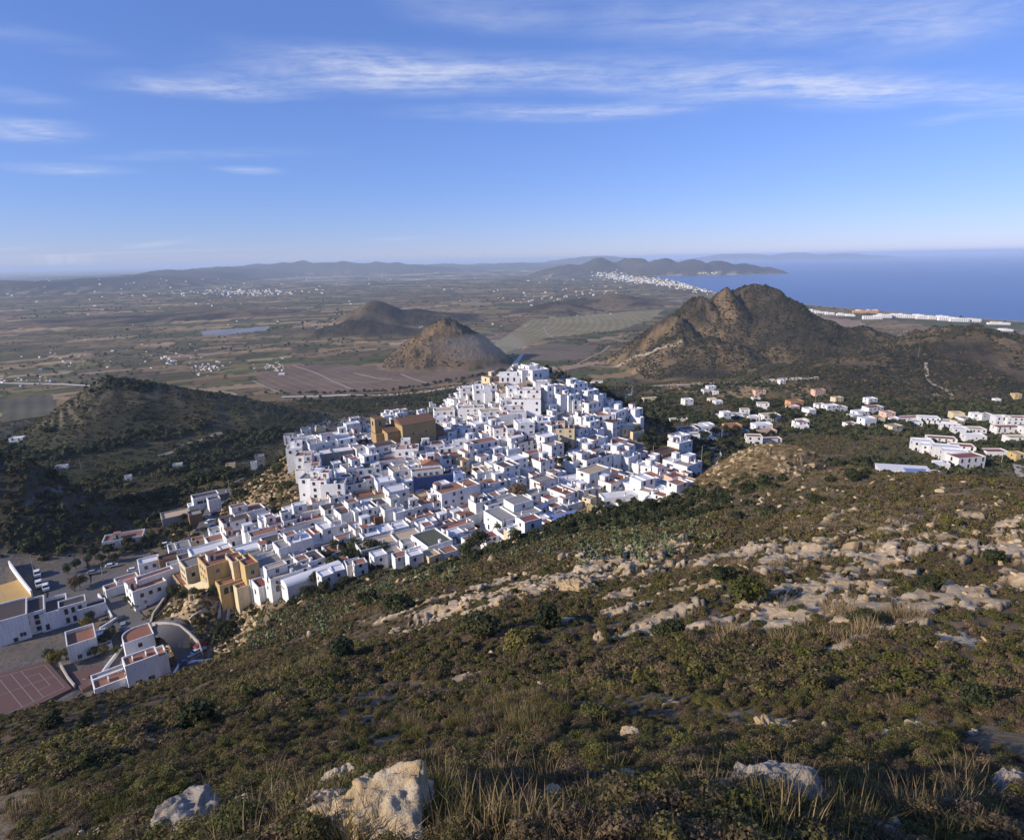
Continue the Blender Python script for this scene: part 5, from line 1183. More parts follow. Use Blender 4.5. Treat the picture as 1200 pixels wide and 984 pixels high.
label_all(HOUSES, LANDM, 'house')
label_all(VHOUSES, VLAND, 'villa')
for it in VHOUSES:
    if it[8] == 'beach': it[0]['label'] = it[0]['label'].replace(' villa,', ' beach block,')

# ------------------------------------------------------------------ lower town: court, pitch, streets, walls
def sheet(name, px, z, mat, n=14, parent=None):
    """a flat levelled yard with its retaining edge"""
    P = [at_z(u, v, z) for u, v in px]; b = MB(); b.prism([(p[0], p[1]) for p in P][::-1] if sum((P[i][0] - P[i - 1][0]) * (P[i][1] + P[i - 1][1]) for i in range(len(P))) > 0 else [(p[0], p[1]) for p in P], z - 3, z)
    return b.build(name, mat, parent), [Vector(p) for p in P]
ZC = 123.7
court, cp = sheet('sports_court', [(-70, 806), (55, 774), (84, 806), (-30, 862)], ZC, M['court']); tag(court, kind='structure')
def lerp2(f, g): return (cp[0].lerp(cp[1], f)).lerp(cp[3].lerp(cp[2], f), g)
def strip(b, p, q, wd, z):
    d = (q - p); d.z = 0; n = Vector((-d.y, d.x, 0)).normalized() * wd / 2
    b.poly([(p.x - n.x, p.y - n.y, z), (q.x - n.x, q.y - n.y, z), (q.x + n.x, q.y + n.y, z), (p.x + n.x, p.y + n.y, z)])
b = MB()
for k, (f0, g0, f1, g1) in enumerate(((.05, .1, .95, .1), (.95, .1, .95, .9), (.95, .9, .05, .9), (.5, .1, .5, .9), (.72, .1, .72, .9), (.85, .3, .85, .7), (.72, .3, .85, .3), (.72, .7, .85, .7), (.05, .5, .95, .5), (.62, .1, .62, .9))):
    strip(b, lerp2(f0, g0), lerp2(f1, g1), .11, ZC + .005 + .004 * (k % 3))
tag(b.build('court_lines', M['paint'], court), None)
sh, _ = sheet('clay_yard', [(80, 788), (118, 779), (128, 790), (96, 808)], 123.6, M['court']); tag(sh, kind='structure')
sh, _ = sheet('sandy_pitch', [(-40, 690), (10, 664), (38, 699), (-15, 716)], 123.5, M['sand']); tag(sh, kind='structure')
b = MB(); P_ = [Vector(at_z(u, v, 123.5)) for u, v in ((0, 692), (7, 700), (-6, 704))]
strip(b, P_[0], P_[1], .25, 123.506); strip(b, P_[1], P_[2], .25, 123.51); b.build('pitch_lines', M['paint'], sh)
sh, _ = sheet('car_park', [(38, 672), (100, 655), (108, 690), (60, 702)], 123.45, M['asphalt']); tag(sh, kind='structure')
ribbon('town_street', [(85, 700), (110, 690), (140, 674), (165, 667)], 8, M['asphalt'], .25, dmin=140)
ribbon('town_street', [(112, 694), (132, 703), (146, 722), (156, 737), (176, 740), (200, 745)], 8, M['asphalt'], .35, dmin=140)
ribbon('bend_street', [(190, 741), (214, 752), (233, 766), (228, 782), (210, 795), (195, 806)], 7.5, M['asphalt'], .45, dmin=140)
ribbon('upper_street', [(264, 574), (254, 590), (246, 607), (238, 626), (222, 644)], 7, M['asphalt'], .3, dmin=150)
ribbon('ramp_path', [(265, 697), (263, 715), (259, 735)], 3.0, M['asphalt'], .3, dmin=140)
b_ = [('stone_wall', 'low stone wall along left side of the dark ramp', [(261, 698), (259, 715), (255, 736)], 1.8, .6, 'concrete'), ('stone_wall', 'low stone wall along right side of the dark ramp', [(270, 700), (269, 716), (266, 734)], 1.5, .6, 'concrete'),
      ('stone_wall', 'sloping stone wall below the ochre hotel terrace', [(200, 693), (190, 708), (180, 722), (177, 733)], 1.3, .6, 'concrete'), ('stone_wall', 'thin diagonal wall across the rock face to the ramp', [(258, 706), (242, 716), (222, 728)], 1.0, .5, 'concrete'),
      ('retaining_wall', 'tall curved tan retaining wall round the road bend', [(180, 737), (200, 737), (212, 739), (224, 748), (233, 757), (238, 770)], 2.3, .35, 'concrete'), ('kerb_wall', 'pale low wall on the inner edge of the street', [(132, 712), (139, 724), (152, 733), (166, 738)], .7, .5, 'concrete'),
      ('parapet_wall', 'white parapet wall running down beside the terraces', [(150, 747), (144, 758), (130, 777), (116, 797)], 1.1, .45, 'white2'), ('parapet_wall', 'white boundary wall below the bend with a corner', [(199, 803), (206, 790), (211, 781), (228, 778), (249, 776)], 1.3, .5, 'white2'),
      ('pitch_wall', 'white sunlit wall along the sandy pitch', [(12, 664), (24, 681), (38, 699)], 2.6, .5, 'white2'), ('school_wall', 'white yard wall curving beside the street by the school', [(116, 700), (125, 713), (132, 727)], 1.6, .5, 'white2'),
      ('yard_wall', 'white yard wall right of the red-roofed house', [(118, 741), (128, 735), (137, 729)], 1.8, .45, 'white'), ('court_fence_wall', 'grey wall between the red court and clay yard', [(71, 780), (80, 796), (88, 806)], 1.2, .4, 'concrete'), ('terrace_wall', 'tan terrace wall under the hotel', [(208, 693), (225, 694), (247, 693)], 3.0, .8, 'cream'),
      ('roadside_wall', 'pale parapet along the valley side of the upper road', [(262, 572), (275, 567), (286, 562)], 1.0, .5, 'concrete'), ('roadside_wall', 'pale parapet on the outer side of the bend road', [(833, 521), (842, 526), (845, 536), (838, 548)], 1.2, .5, 'white')]
for nm, lb, px, h_, th_, mt in b_:
    wall_along(nm, lb, px, h_, th_, M[mt], dmin=200 if px[0][0] > 600 else 140)

# ------------------------------------------------------------------ plants
def leaf_cloud(rng, n, size, lobes, flat=1.0, tri=True, up=.25):
    """many small leaf faces spread through a few uneven lobes"""
    L = np.array(lobes); k = rng.choice(len(L), n, p=(L[:, 3] ** 2) / (L[:, 3] ** 2).sum())
    d = rng.normal(size=(n, 3)); d /= np.linalg.norm(d, axis=1)[:, None]
    r = L[k, 3] * (1 - .55 * rng.random(n) ** 2.2)
    c = L[k, :3] + d * r[:, None] * np.array([1, 1, flat])
    nrm = d + rng.normal(size=(n, 3)) * .55 + np.array([0, 0, up]); nrm /= np.linalg.norm(nrm, axis=1)[:, None]
    t = np.cross(nrm, rng.normal(size=(n, 3))); t /= np.linalg.norm(t, axis=1)[:, None] + 1e-9; bt = np.cross(nrm, t)
    s = size * rng.uniform(.6, 1.35, n)[:, None]
    if tri: V = np.stack([c - t * s * .6 - bt * s * .5, c + t * s * .6 - bt * s * .5, c + bt * s * .9], 1)
    else: V = np.stack([c - t * s * .5 - bt * s * .7, c + t * s * .5 - bt * s * .7, c + t * s * .4 + bt * s * .7, c - t * s * .4 + bt * s * .7], 1)
    m = V.shape[1]; F = np.arange(n * m).reshape(n, m); return V.reshape(-1, 3), F
def crown_mesh(name, seed, n, size, r, mat, flat=.85, nl=9, spread=.55):
    rng = np.random.default_rng(seed)
    lobes = [(0, 0, 0, r * .62)]
    for i in range(nl):
        a = rng.uniform(0, 6.283); e = rng.uniform(-.5, 1.1); q = r * spread * rng.uniform(.7, 1.2)
        lobes.append((q * math.cos(a) * math.cos(e), q * math.sin(a) * math.cos(e), q * math.sin(e) * flat, r * rng.uniform(.26, .46)))
    V, F = leaf_cloud(rng, n, size, lobes, flat); return np_mesh(name, V, F, mat)
def trunk_mesh(h, r, seed, limbs=4, reach=1.6):
    b = MB(); rr = random.Random(seed); p = Vector((0, 0, -.6)); n = 4; top = None
    pts_ = [Vector((rr.uniform(-.15, .15) * i, rr.uniform(-.15, .15) * i, -.6 + (h + .6) * i / n)) for i in range(n + 1)]
    for i in range(n): b.tube(pts_[i], pts_[i + 1], r * (1 - .14 * i), r * (1 - .14 * (i + 1)), 7, 0, i == n - 1)
    for k in range(limbs):
        a = 6.283 * k / limbs + rr.uniform(-.4, .4); q = pts_[n - 1 - (k % 2)].lerp(pts_[n], rr.random())
        e = q + Vector((math.cos(a) * reach, math.sin(a) * reach, reach * rr.uniform(.7, 1.2))); m_ = q.lerp(e, .5) + Vector((0, 0, .15))
        b.tube(q, m_, r * .45, r * .32, 5); b.tube(m_, e, r * .32, r * .12, 5)
    return b.mesh('trunk', M['bark'])
TRUNK = [trunk_mesh(2.2, .22, s) for s in (1, 2)]
def mk(mat, seeds, n=900, size=.30, flat=.85): return [crown_mesh('crown', s, n, size, 2.6, M[mat], flat) for s in seeds]
CROWN = {'dark': mk('leaf_dark', (1, 2, 3)), 'green': mk('leaf', (4, 5, 6)), 'yellow': mk('leaf_yel', (7, 8)), 'olive': mk('scrub', (9, 10))}
def cypress_mesh():
    rng = np.random.default_rng(3); lobes = [(rng.normal() * .08, rng.normal() * .08, z, .62 * (1 - (z / 7.5) ** 1.6) + .12) for z in np.linspace(.3, 7.2, 12)]
    V, F = leaf_cloud(rng, 900, .26, lobes, 1.2, up=.6); return np_mesh('crown', V, F, M['leaf_dark'])
CYP = cypress_mesh()
def palm_mesh():
    rng = random.Random(4); b = MB()
    for k in range(26):
        a = 6.283 * k / 26 + rng.uniform(-.1, .1); e = rng.uniform(-.3, 1.2); L_ = rng.uniform(1.9, 2.6); prev = Vector((0, 0, 0)); side = Vector((-math.sin(a), math.cos(a), 0))
        for i in range(1, 6):
            f = i / 5; p = Vector((math.cos(a), math.sin(a), 0)) * L_ * f * math.cos(e * .7) + Vector((0, 0, L_ * (math.sin(e) * f - .75 * f * f)))
            w0, w1 = .34 * math.sin(math.pi * min(1, (i - 1) / 5 + .15)), .34 * math.sin(math.pi * min(1, f + .02)) * (f < 1)
            dn = Vector((0, 0, -.10))
            b.poly([prev, p, p + side * w1 + dn, prev + side * w0 + dn]); b.poly([prev, prev - side * w0 + dn, p - side * w1 + dn, p]); prev = p
    return b.mesh('fronds', M['leaf'])
PALM = palm_mesh()
TREES = []
def tree(x, y, kind, h_, seed, z=None):
    z = float(hgt(x, y)) if z is None else z; s = h_ / 5.6
    nm = {'dark': 'dark_tree', 'green': 'green_tree', 'yellow': 'yellowing_tree', 'olive': 'olive_tree', 'cypress': 'cypress', 'palm': 'palm_tree'}[kind]
    root = empty(nm, (x, y, z), random.Random(seed).uniform(0, 6.28))
    if kind == 'cypress':
        s = h_ / 8; c = part('crown', CYP, root, (0, 0, .3 * s)); c.scale = (s, s, s); t = part('trunk', TRUNK[0], root, (0, 0, 0)); t.scale = (s * .5,) * 3
    elif kind == 'palm':
        b = MB(); b.tube((0, 0, -.5), (.1, .05, h_ - 1.2), .22, .17, 8); t = b.build('trunk', M['bark'], root); c = part('fronds', PALM, root, (.1, .05, h_ - 1.3)); c.scale = (.85,) * 3
    else:
        t = part('trunk', TRUNK[seed % 2], root, (0, 0, 0)); t.scale = (s,) * 3
        c = part('crown', CROWN[kind][seed % len(CROWN[kind])], root, (0, 0, 3.2 * s)); c.scale = (s * random.Random(seed + 5).uniform(.85, 1.15), s, s * random.Random(seed).uniform(.85, 1.05))
    return root
TL = [  # foot in the picture, kind, height
 (383,668,'dark',8),(393,672,'green',7),(398,658,'dark',9),(408,664,'dark',8),(417,655,'green',8.5),(425,662,'dark',7),(436,655,'dark',8),(447,660,'dark',7),(452,652,'dark',6),(461,654,'yellow',5),(430,640,'green',4),(372,688,'dark',6),(380,696,'dark',5),(405,690,'dark',5),(360,700,'dark',4.5),
 (609,590,'olive',9),(643,626,'olive',11),(632,636,'dark',8),(620,640,'dark',7),(652,636,'dark',8),(592,632,'cypress',8),(583,630,'palm',6),(588,634,'palm',5),(574,640,'dark',6),(562,648,'dark',7),(552,650,'dark',6),(545,656,'green',5),(535,664,'dark',6),(520,668,'dark',5),(604,638,'green',5),(513,634,'olive',4),
 (668,626,'dark',5),(682,622,'dark',5),(700,624,'dark',6),(716,626,'dark',5),(730,622,'dark',5),(744,618,'dark',5),(690,600,'dark',4),(705,596,'green',4),(725,594,'dark',4),(742,592,'dark',4),(760,598,'dark',4),
 (68,782,'yellow',6),(60,776,'green',5),(78,772,'green',4),(102,738,'yellow',5),(106,730,'dark',4.5),(124,757,'dark',5),(130,750,'green',4.5),(122,768,'yellow',4),(112,770,'dark',4),(137,768,'green',3.5),(88,694,'olive',6.5),(95,690,'olive',6),
 (112,655,'dark',6),(120,662,'dark',5.5),(128,652,'dark',6),(136,660,'dark',5),(146,652,'dark',5),(104,662,'green',5),(158,646,'dark',5),(168,640,'dark',5),(178,634,'green',5),(150,640,'dark',5),(196,632,'dark',5),(205,625,'dark',6),(213,633,'dark',5),(222,628,'dark',6),(230,636,'dark',5),(90,668,'dark',5),(80,674,'green',5),(216,612,'dark',5),(240,626,'green',4),
 (232,683,'dark',6),(206,702,'dark',6),(214,706,'dark',5),(199,698,'green',4),(170,710,'dark',4),(160,716,'dark',3.5),(150,708,'green',3.5),(178,703,'dark',4),(255,748,'dark',5),(262,742,'dark',6),(268,748,'dark',5),(272,738,'green',4),(228,700,'green',4),(250,698,'green',4),
 (661,537,'dark',7),(667,548,'dark',7),(655,548,'dark',6),(664,530,'dark',6),(623,545,'dark',5),(583,552,'dark',6),(557,560,'olive',5),(562,462,'dark',6),(588,437,'dark',5),(603,434,'dark',6),(645,467,'dark',6),(655,474,'dark',5),(663,447,'cypress',7),(575,462,'dark',6),(452,556,'olive',5),(443,552,'dark',5),(430,522,'dark',4),(554,473,'dark',5),
 (755,520,'dark',6),(765,512,'dark',6),(748,510,'dark',6),(770,500,'dark',6),(785,505,'dark',7),(760,530,'dark',5),(775,520,'dark',5),(815,512,'dark',8),(825,518,'dark',8),(838,512,'dark',8),(850,512,'dark',9),(862,512,'dark',9),(872,508,'dark',9),(880,515,'dark',8),(845,525,'dark',7),(858,522,'dark',7),(812,530,'dark',6),(905,495,'dark',9),(918,500,'dark',9),(925,492,'dark',9),(912,488,'dark',8),(760,545,'dark',5),(800,526,'dark',6)]
for k, (u, v, kd, h_) in enumerate(TL):
    dm = 150 if u < 640 else (205 if u < 700 else 235)
    if 660 < u < 765 and v > 588: dm = 150
    p = hits([(u, v)], 0, dm)[0]; r_ = tree(p[0], p[1], kd, h_, k); TREES.append([r_, u, v - 10, kd, h_])
TM = [('the ochre hotel', 255, 665), ('the barrel-roofed hall', 365, 668), ('the green-roofed house', 506, 632), ('the grey-roofed hall', 601, 605), ('the tin shed', 664, 606), ('the red-roofed house', 94, 745), ('the school', 40, 712), ('the shaded restaurant', 145, 627), ('the grey barn', 205, 601), ('the white villa', 170, 685), ('the dark ramp', 262, 720), ('the cream wall house', 662, 503), ('the hilltop', 618, 430), ('the church', 478, 500), ('the bend road', 820, 530), ('the orange villa', 905, 480), ('the chapel', 504, 536), ('the village square', 425, 522)]
KN = {'dark': 'dark leafy', 'green': 'fresh green', 'yellow': 'yellowing', 'olive': 'grey-olive', 'cypress': 'narrow cypress', 'palm': 'fan palm'}
bk_ = {}
for it in TREES:
    nm, mu, mv = min(TM, key=lambda m: (m[1] - it[1]) ** 2 + ((m[2] - it[2]) * 1.5) ** 2); du, dv = it[1] - mu, (it[2] - mv) * 1.6
    dr = ('right of' if du > 0 else 'left of') if abs(du) > abs(dv) else ('below' if dv > 0 else 'above')
    bk_.setdefault((nm, dr), []).append((math.hypot(du, dv), it))
for (nm, dr), lst in bk_.items():
    for k, (_, it) in enumerate(sorted(lst, key=lambda t: t[0])):
        tag(it[0], ('tall ' if it[4] >= 8 else 'small ' if it[4] <= 4 else '') + KN[it[3]] + ' tree, ' + ORD[k] + ' ' + dr + ' ' + nm, 'tree', 'trees in and around the village')

# nobody could count
def scatter(name, P, scale, rotz, idx, protos, tilt=None, kind='stuff', zsc=None):
    col = bpy.data.collections.new(name + '_pieces')
    for i, me in enumerate(protos): col.objects.link(bpy.data.objects.new('%s_piece_%02d' % (name, i), me))
    n = len(P); me = bpy.data.meshes.new(name); me.vertices.add(n); me.vertices.foreach_set('co', np.asarray(P, np.float32).ravel())
    a = me.attributes.new('sc', 'FLOAT_VECTOR', 'POINT'); s3 = np.c_[scale, scale, scale * (1 if zsc is None else zsc)]; a.data.foreach_set('vector', s3.astype(np.float32).ravel())
    a = me.attributes.new('ro', 'FLOAT_VECTOR', 'POINT'); r3 = np.zeros((n, 3)); r3[:, 2] = rotz
    if tilt is not None: r3[:, :2] = tilt
    a.data.foreach_set('vector', r3.astype(np.float32).ravel())
    a = me.attributes.new('ix', 'INT', 'POINT'); a.data.foreach_set('value', np.asarray(idx, np.int32))
    o = link(bpy.data.objects.new(name, me)); tag(o, kind=kind)
    g = bpy.data.node_groups.new(name, 'GeometryNodeTree')
    g.interface.new_socket('Geometry', in_out='INPUT', socket_type='NodeSocketGeometry'); g.interface.new_socket('Geometry', in_out='OUTPUT', socket_type='NodeSocketGeometry')
    gi, go = g.nodes.new('NodeGroupInput'), g.nodes.new('NodeGroupOutput')
    ci = g.nodes.new('GeometryNodeCollectionInfo'); ci.inputs['Collection'].default_value = col; ci.inputs['Separate Children'].default_value = True; ci.inputs['Reset Children'].default_value = True
    ip = g.nodes.new('GeometryNodeInstanceOnPoints'); ip.inputs['Pick Instance'].default_value = True
    def at(nm, ty): q = g.nodes.new('GeometryNodeInputNamedAttribute'); q.data_type = ty; q.inputs['Name'].default_value = nm; return q.outputs['Attribute']
    e2r = g.nodes.new('FunctionNodeEulerToRotation'); L = g.links
    L.new(gi.outputs[0], ip.inputs['Points']); L.new(ci.outputs[0], ip.inputs['Instance']); L.new(at('ix', 'INT'), ip.inputs['Instance Index'])
    L.new(at('ro', 'FLOAT_VECTOR'), e2r.inputs[0]); L.new(e2r.outputs[0], ip.inputs['Rotation']); L.new(at('sc', 'FLOAT_VECTOR'), ip.inputs['Scale']); L.new(ip.outputs[0], go.inputs[0])
    md = o.modifiers.new('scatter', 'NODES'); md.node_group = g; return o

def shrub_mesh(seed, n, size, mat, stalks=0, open_=.0):
    rng = np.random.default_rng(seed); lobes = []
    for i in range(8):
        a, q = rng.uniform(0, 6.283), rng.uniform(.1, .62); lobes.append((q * math.cos(a), q * math.sin(a), rng.uniform(.12, .5), rng.uniform(.24, .44)))
    V, F = leaf_cloud(rng, n, size, lobes, .9, up=.4); V[:, 2] = np.maximum(V[:, 2], -.05)
    if stalks:
        SV, SF = [], []; k0 = len(V)
        for i in range(stalks):
            a, q = rng.uniform(0, 6.283), rng.uniform(.0, .5); x, y = q * math.cos(a), q * math.sin(a); h = rng.uniform(.5, 1.15); dx, dy = rng.normal(size=2) * .22; w_ = size * .14
            SV += [(x - w_, y, 0), (x + w_, y, 0), (x + dx, y + dy, h)]; SF.append((k0 + 3 * i, k0 + 3 * i + 1, k0 + 3 * i + 2))
        V = np.r_[V, SV]; F = np.r_[F, SF]
    return np_mesh('shrub', V, F, mat)
def grass_mesh(seed, n, h, spread, wd, mat):
    rng = np.random.default_rng(seed); V, F = [], []
    for i in range(n):
        a, q = rng.uniform(0, 6.283), spread * math.sqrt(rng.random()); x, y = q * math.cos(a), q * math.sin(a); hh = h * rng.uniform(.4, 1.1); lean = rng.normal(size=2) * .28 * hh + np.array([x, y]) * .5
        t = rng.uniform(0, 3.14); cx, cy = math.cos(t) * wd, math.sin(t) * wd; k = len(V)
        V += [(x - cx, y - cy, -.03), (x + cx, y + cy, -.03), (x + lean[0] * .45 - cx * .7, y + lean[1] * .45 - cy * .7, hh * .6), (x + lean[0] * .45 + cx * .7, y + lean[1] * .45 + cy * .7, hh * .6), (x + lean[0], y + lean[1], hh)]
        F += [(k, k + 1, k + 3), (k, k + 3, k + 2), (k + 2, k + 3, k + 4)]
    return np_mesh('grass', np.array(V), np.array(F), mat)
near_p = [shrub_mesh(s, 1500, .062, M['scrub' if s % 3 else 'scrub_green'], 60) for s in range(6)]
mid_p = [shrub_mesh(s + 20, 420, .13, M['scrub' if s % 3 else 'scrub_green'], 20) for s in range(6)]
far_p = [shrub_mesh(s + 40, 130, .26, M['scrub' if s % 3 else 'scrub_green']) for s in range(6)]

LOWX = np.array(LOWER)
def polar_points(n, r0, r1, seed, half=.80, power=2.0):
    """points spread over the slope; POWER 2 is even per square metre, 0 even in the view"""
    rng = np.random.default_rng(seed); th = rng.uniform(-half, half, n); t = rng.random(n)
    r = np.exp(math.log(r0) + t * math.log(r1 / r0)) if power == 0 else (r0 ** power + t * (r1 ** power - r0 ** power)) ** (1 / power)
    return r * np.sin(th), r * np.cos(th), r
def on_slope(x, y):
    pr = project(np.c_[x, y, hgt(x, y)])
    return ~in_poly(x, y, VILLAGE) & ~in_poly(x, y, LOWER) & (np.hypot(x - CLIFF[0], y - CLIFF[1]) > 0)
rng = np.random.default_rng(77)
Ps, Ss, Is = [], [], []
for (n, r0, r1, s0, s1, base, pw) in ((9000, 2.6, 22, .15, .42, 0, 1.1), (30000, 19, 85, .22, .65, 6, 1.5), (72000, 75, 262, .36, 1.05, 12, 1.6)):
    x, y, r = polar_points(n, r0, r1, base + 3, power=pw)
    m = on_slope(x, y) & (rng.random(n) > rock_mask(x, y) * .97)
    dk = np.exp(-(((x - KNOLL[0]) / 42) ** 2 + ((y - KNOLL[1]) / 32) ** 2) ** 1.5); m &= rng.random(n) > dk * .55
    cl = fbm(x, y, 12 if base else 2.5, 3, 91)
    m &= rng.random(n) < .72 + .9 * cl
    x, y, cl = x[m], y[m], cl[m]
    s = (s0 + (s1 - s0) * rng.random(len(x)) ** 2.2) * (1 + .5 * np.clip(cl, -.3, .6))
    Ps.append(np.c_[x, y, hgt(x, y) - .05 * s]); Ss.append(s); Is.append(base + rng.integers(0, 6, len(x)))
P_, S_, I_ = np.concatenate(Ps), np.concatenate(Ss), np.concatenate(Is)
scatter('hillside_scrub', P_, S_, rng.uniform(0, 6.28, len(P_)), I_, near_p + mid_p + far_p, zsc=rng.uniform(.6, 1.05, len(P_)))
# dry grass between the shrubs
gp_ = [grass_mesh(s, 90, .34, .26, .005, M['straw']) for s in range(3)] + [grass_mesh(s + 5, 70, .5, .5, .012, M['straw']) for s in range(3)] + [grass_mesh(9, 150, .42, .24, .005, M['scrub_green'])]
x, y, r = polar_points(500, 3.0, 40, 5, power=1.0); m = (rng.random(len(x)) > rock_mask(x, y)) & (fbm(x, y, 3.5, 3, 95) > .12); x, y = x[m], y[m]
_tf = np.concatenate([hits([(u, v)])[:, :2] + rng.normal(size=(n, 2)) * sd for u, v, n, sd in ((507, 935, 10, .10), (345, 965, 22, .35), (425, 978, 16, .25), (560, 962, 12, .3), (872, 965, 12, .25), (640, 975, 14, .3), (1060, 955, 12, .3), (1000, 975, 12, .3), (600, 850, 40, .9), (630, 820, 40, 1.2), (1165, 790, 16, .8), (560, 800, 16, 1.2), (60, 940, 6, .4))])
x, y = np.r_[x, _tf[:, 0]], np.r_[y, _tf[:, 1]]
_kn = KNOLL + rng.normal(size=(5200, 2)) * np.array([25, 20]); _kn = _kn[on_slope(_kn[:, 0], _kn[:, 1])]
x2, y2, r2 = polar_points(5000, 28, 150, 6, power=1.5); m = on_slope(x2, y2) & (fbm(x2, y2, 15, 3, 96) > .22); x2, y2 = np.r_[x2[m], _kn[:, 0]], np.r_[y2[m], _kn[:, 1]]
P_ = np.r_[np.c_[x, y, hgt(x, y)], np.c_[x2, y2, hgt(x2, y2)]]
scatter('dry_grass', P_, np.r_[rng.uniform(.5, 1.25, len(x)), rng.uniform(.6, 1.5, len(x2))], rng.uniform(0, 6.28, len(P_)), np.r_[rng.choice([0, 1, 2, 6], len(x)), rng.integers(3, 6, len(x2))], gp_)
# broken rock about the boulders
# loose stones
def stone_mesh(seed, sub=2, rough=.28, flat=.62, mat='rock_tan'):
    bm = bmesh.new(); bmesh.ops.create_icosphere(bm, subdivisions=sub, radius=1.0); V = np.array([v.co for v in bm.verts]); rr = np.random.default_rng(seed)
    for k in range(9):      # chips: planes that cut the ball into facets
        n = rr.normal(size=3); n /= np.linalg.norm(n); d = rr.uniform(.45, .85); q = V @ n; V = V - np.clip(q - d, 0, None)[:, None] * n[None]
    V *= 1 + rough * (fbm(V[:, 0] * 3 + seed, V[:, 1] * 3 + V[:, 2] * 2.3, 1.3, 3, seed))[:, None]; V[:, 2] *= flat
    F = np.array([[v.index for v in f.verts] for f in bm.faces]); bm.free(); return np_mesh('stone', V, F, M[mat])
st_p = [stone_mesh(s, 2, .5, .45, mat='rock_tan' if s % 2 else 'rock') for s in range(6)]
x, y, r = polar_points(60000, 5, 255, 8, power=1.7); rm = rock_mask(x, y); dk = np.exp(-(((x - KNOLL[0]) / 42) ** 2 + ((y - KNOLL[1]) / 32) ** 2) ** 1.5)
m = on_slope(x, y) & (rng.random(len(x)) < np.maximum(.03, np.maximum(rm * .36, dk * .06))); x, y, r = x[m], y[m], r[m]
s = np.clip(r * .0024, .03, .45) * rng.uniform(.45, 1.75, len(x)) ** 2.0
scatter('loose_stones', np.c_[x, y, hgt(x, y) + s * .1], s, rng.uniform(0, 6.28, len(x)), rng.integers(0, 6, len(x)), st_p, tilt=rng.normal(size=(len(x), 2)) * .3)
bp_ = np.concatenate([hits([(u, v)])[:, :2] + rng.normal(size=(n, 2)) * np.array([sx, sx * .6]) for u, v, n, sx in ((440, 950, 60, .42), (400, 920, 40, .35), (230, 960, 46, .4), (290, 940, 30, .35), (700, 930, 50, .5), (660, 960, 40, .5), (905, 940, 40, .5), (940, 960, 30, .4), (1190, 920, 30, .6), (905, 855, 30, .5), (1060, 856, 24, .7), (740, 862, 24, .6), (1020, 970, 30, .5), (120, 975, 20, .4))]); bs = rng.uniform(.03, .14, len(bp_))
scatter('broken_rock', np.c_[bp_, hgt(bp_[:, 0], bp_[:, 1]) + bs * .25], bs, rng.uniform(0, 6.28, len(bp_)), rng.integers(0, 6, len(bp_)), [stone_mesh(s + 30, 3, .4, .7, 'rock' if s % 3 else 'rock_grey') for s in range(6)], tilt=rng.normal(size=(len(bp_), 2)) * .4)
# cliff below the houses at the left: crags and bushes
x = np.r_[CLIFF[0] + rng.normal(size=420) * 14, CLIFF2[0] + rng.normal(size=320) * 12]; y = np.r_[CLIFF[1] + rng.normal(size=420) * 18, CLIFF2[1] + rng.normal(size=320) * 10]
m = ~in_poly(x, y, VILLAGE); x, y = x[m], y[m]; s = rng.uniform(.4, 1.5, len(x))
scatter('cliff_crags', np.c_[x, y, hgt(x, y)], s, rng.uniform(0, 6.28, len(x)), rng.integers(0, 6, len(x)), st_p, tilt=rng.normal(size=(len(x), 2)) * .4)
x = np.r_[CLIFF[0] + rng.normal(size=700) * 16, CLIFF2[0] + rng.normal(size=500) * 14]; y = np.r_[CLIFF[1] + rng.normal(size=700) * 20, CLIFF2[1] + rng.normal(size=500) * 11]; m = ~in_poly(x, y, VILLAGE) & (fbm(x, y, 9, 3, 99) > -.1); x, y = x[m], y[m]
scatter('cliff_bushes', np.c_[x, y, hgt(x, y)], rng.uniform(.6, 1.5, len(x)), rng.uniform(0, 6.28, len(x)), rng.integers(0, 6, len(x)), far_p)
# prickly pears along the foot of the slope
def pear_mesh(seed):
    rr = np.random.default_rng(seed); b = MB()
    def pad(c, n, s, dep):
        n = n / np.linalg.norm(n); up = np.array([0, 0, 1.0]) + rr.normal(size=3) * .5; up -= n * (up @ n); up /= np.linalg.norm(up); sd = np.cross(n, up)
        ring = [c + up * s * (.5 + .5 * math.sin(a)) * 1.0 + sd * s * .36 * math.cos(a) for a in np.linspace(0, 2 * math.pi, 9)[:-1]]
        for sg in (-1, 1):
            m_ = c + up * s * .5 + n * s * .07 * sg
            for i in range(8): q = [ring[i], ring[(i + 1) % 8], m_]; b.poly(q if sg > 0 else q[::-1])
        if dep: 
            for _ in range(2): pad(c + up * s * .9 + sd * s * rr.uniform(-.3, .3), n + rr.normal(size=3) * .7, s * .85, dep - 1)
    for _ in range(7): pad(np.array([rr.normal() * .5, rr.normal() * .5, 0]), rr.normal(size=3) * np.array([1, 1, .2]), .42, 2)
    return b.mesh('prickly_pear', M['cactus'])
pp = [pear_mesh(s) for s in range(3)]
pc = hits([(u + rg.gauss(0, 26 * k_), v + rg.gauss(0, 10 * k_)) for (u, v, n, k_) in ((300, 745, 60, 1), (340, 722, 70, 1), (450, 690, 40, .8), (490, 672, 50, .8), (640, 640, 50, 1.2), (720, 632, 50, 1.2), (700, 606, 14, .6), (390, 705, 40, 1), (780, 632, 30, 1.2)) for _ in range(n)], 0, 60)
pc = pc[on_slope(pc[:, 0], pc[:, 1])]
scatter('prickly_pears', pc, rng.uniform(.6, 1.35, len(pc)), rng.uniform(0, 6.28, len(pc)), rng.integers(0, 3, len(pc)), pp)
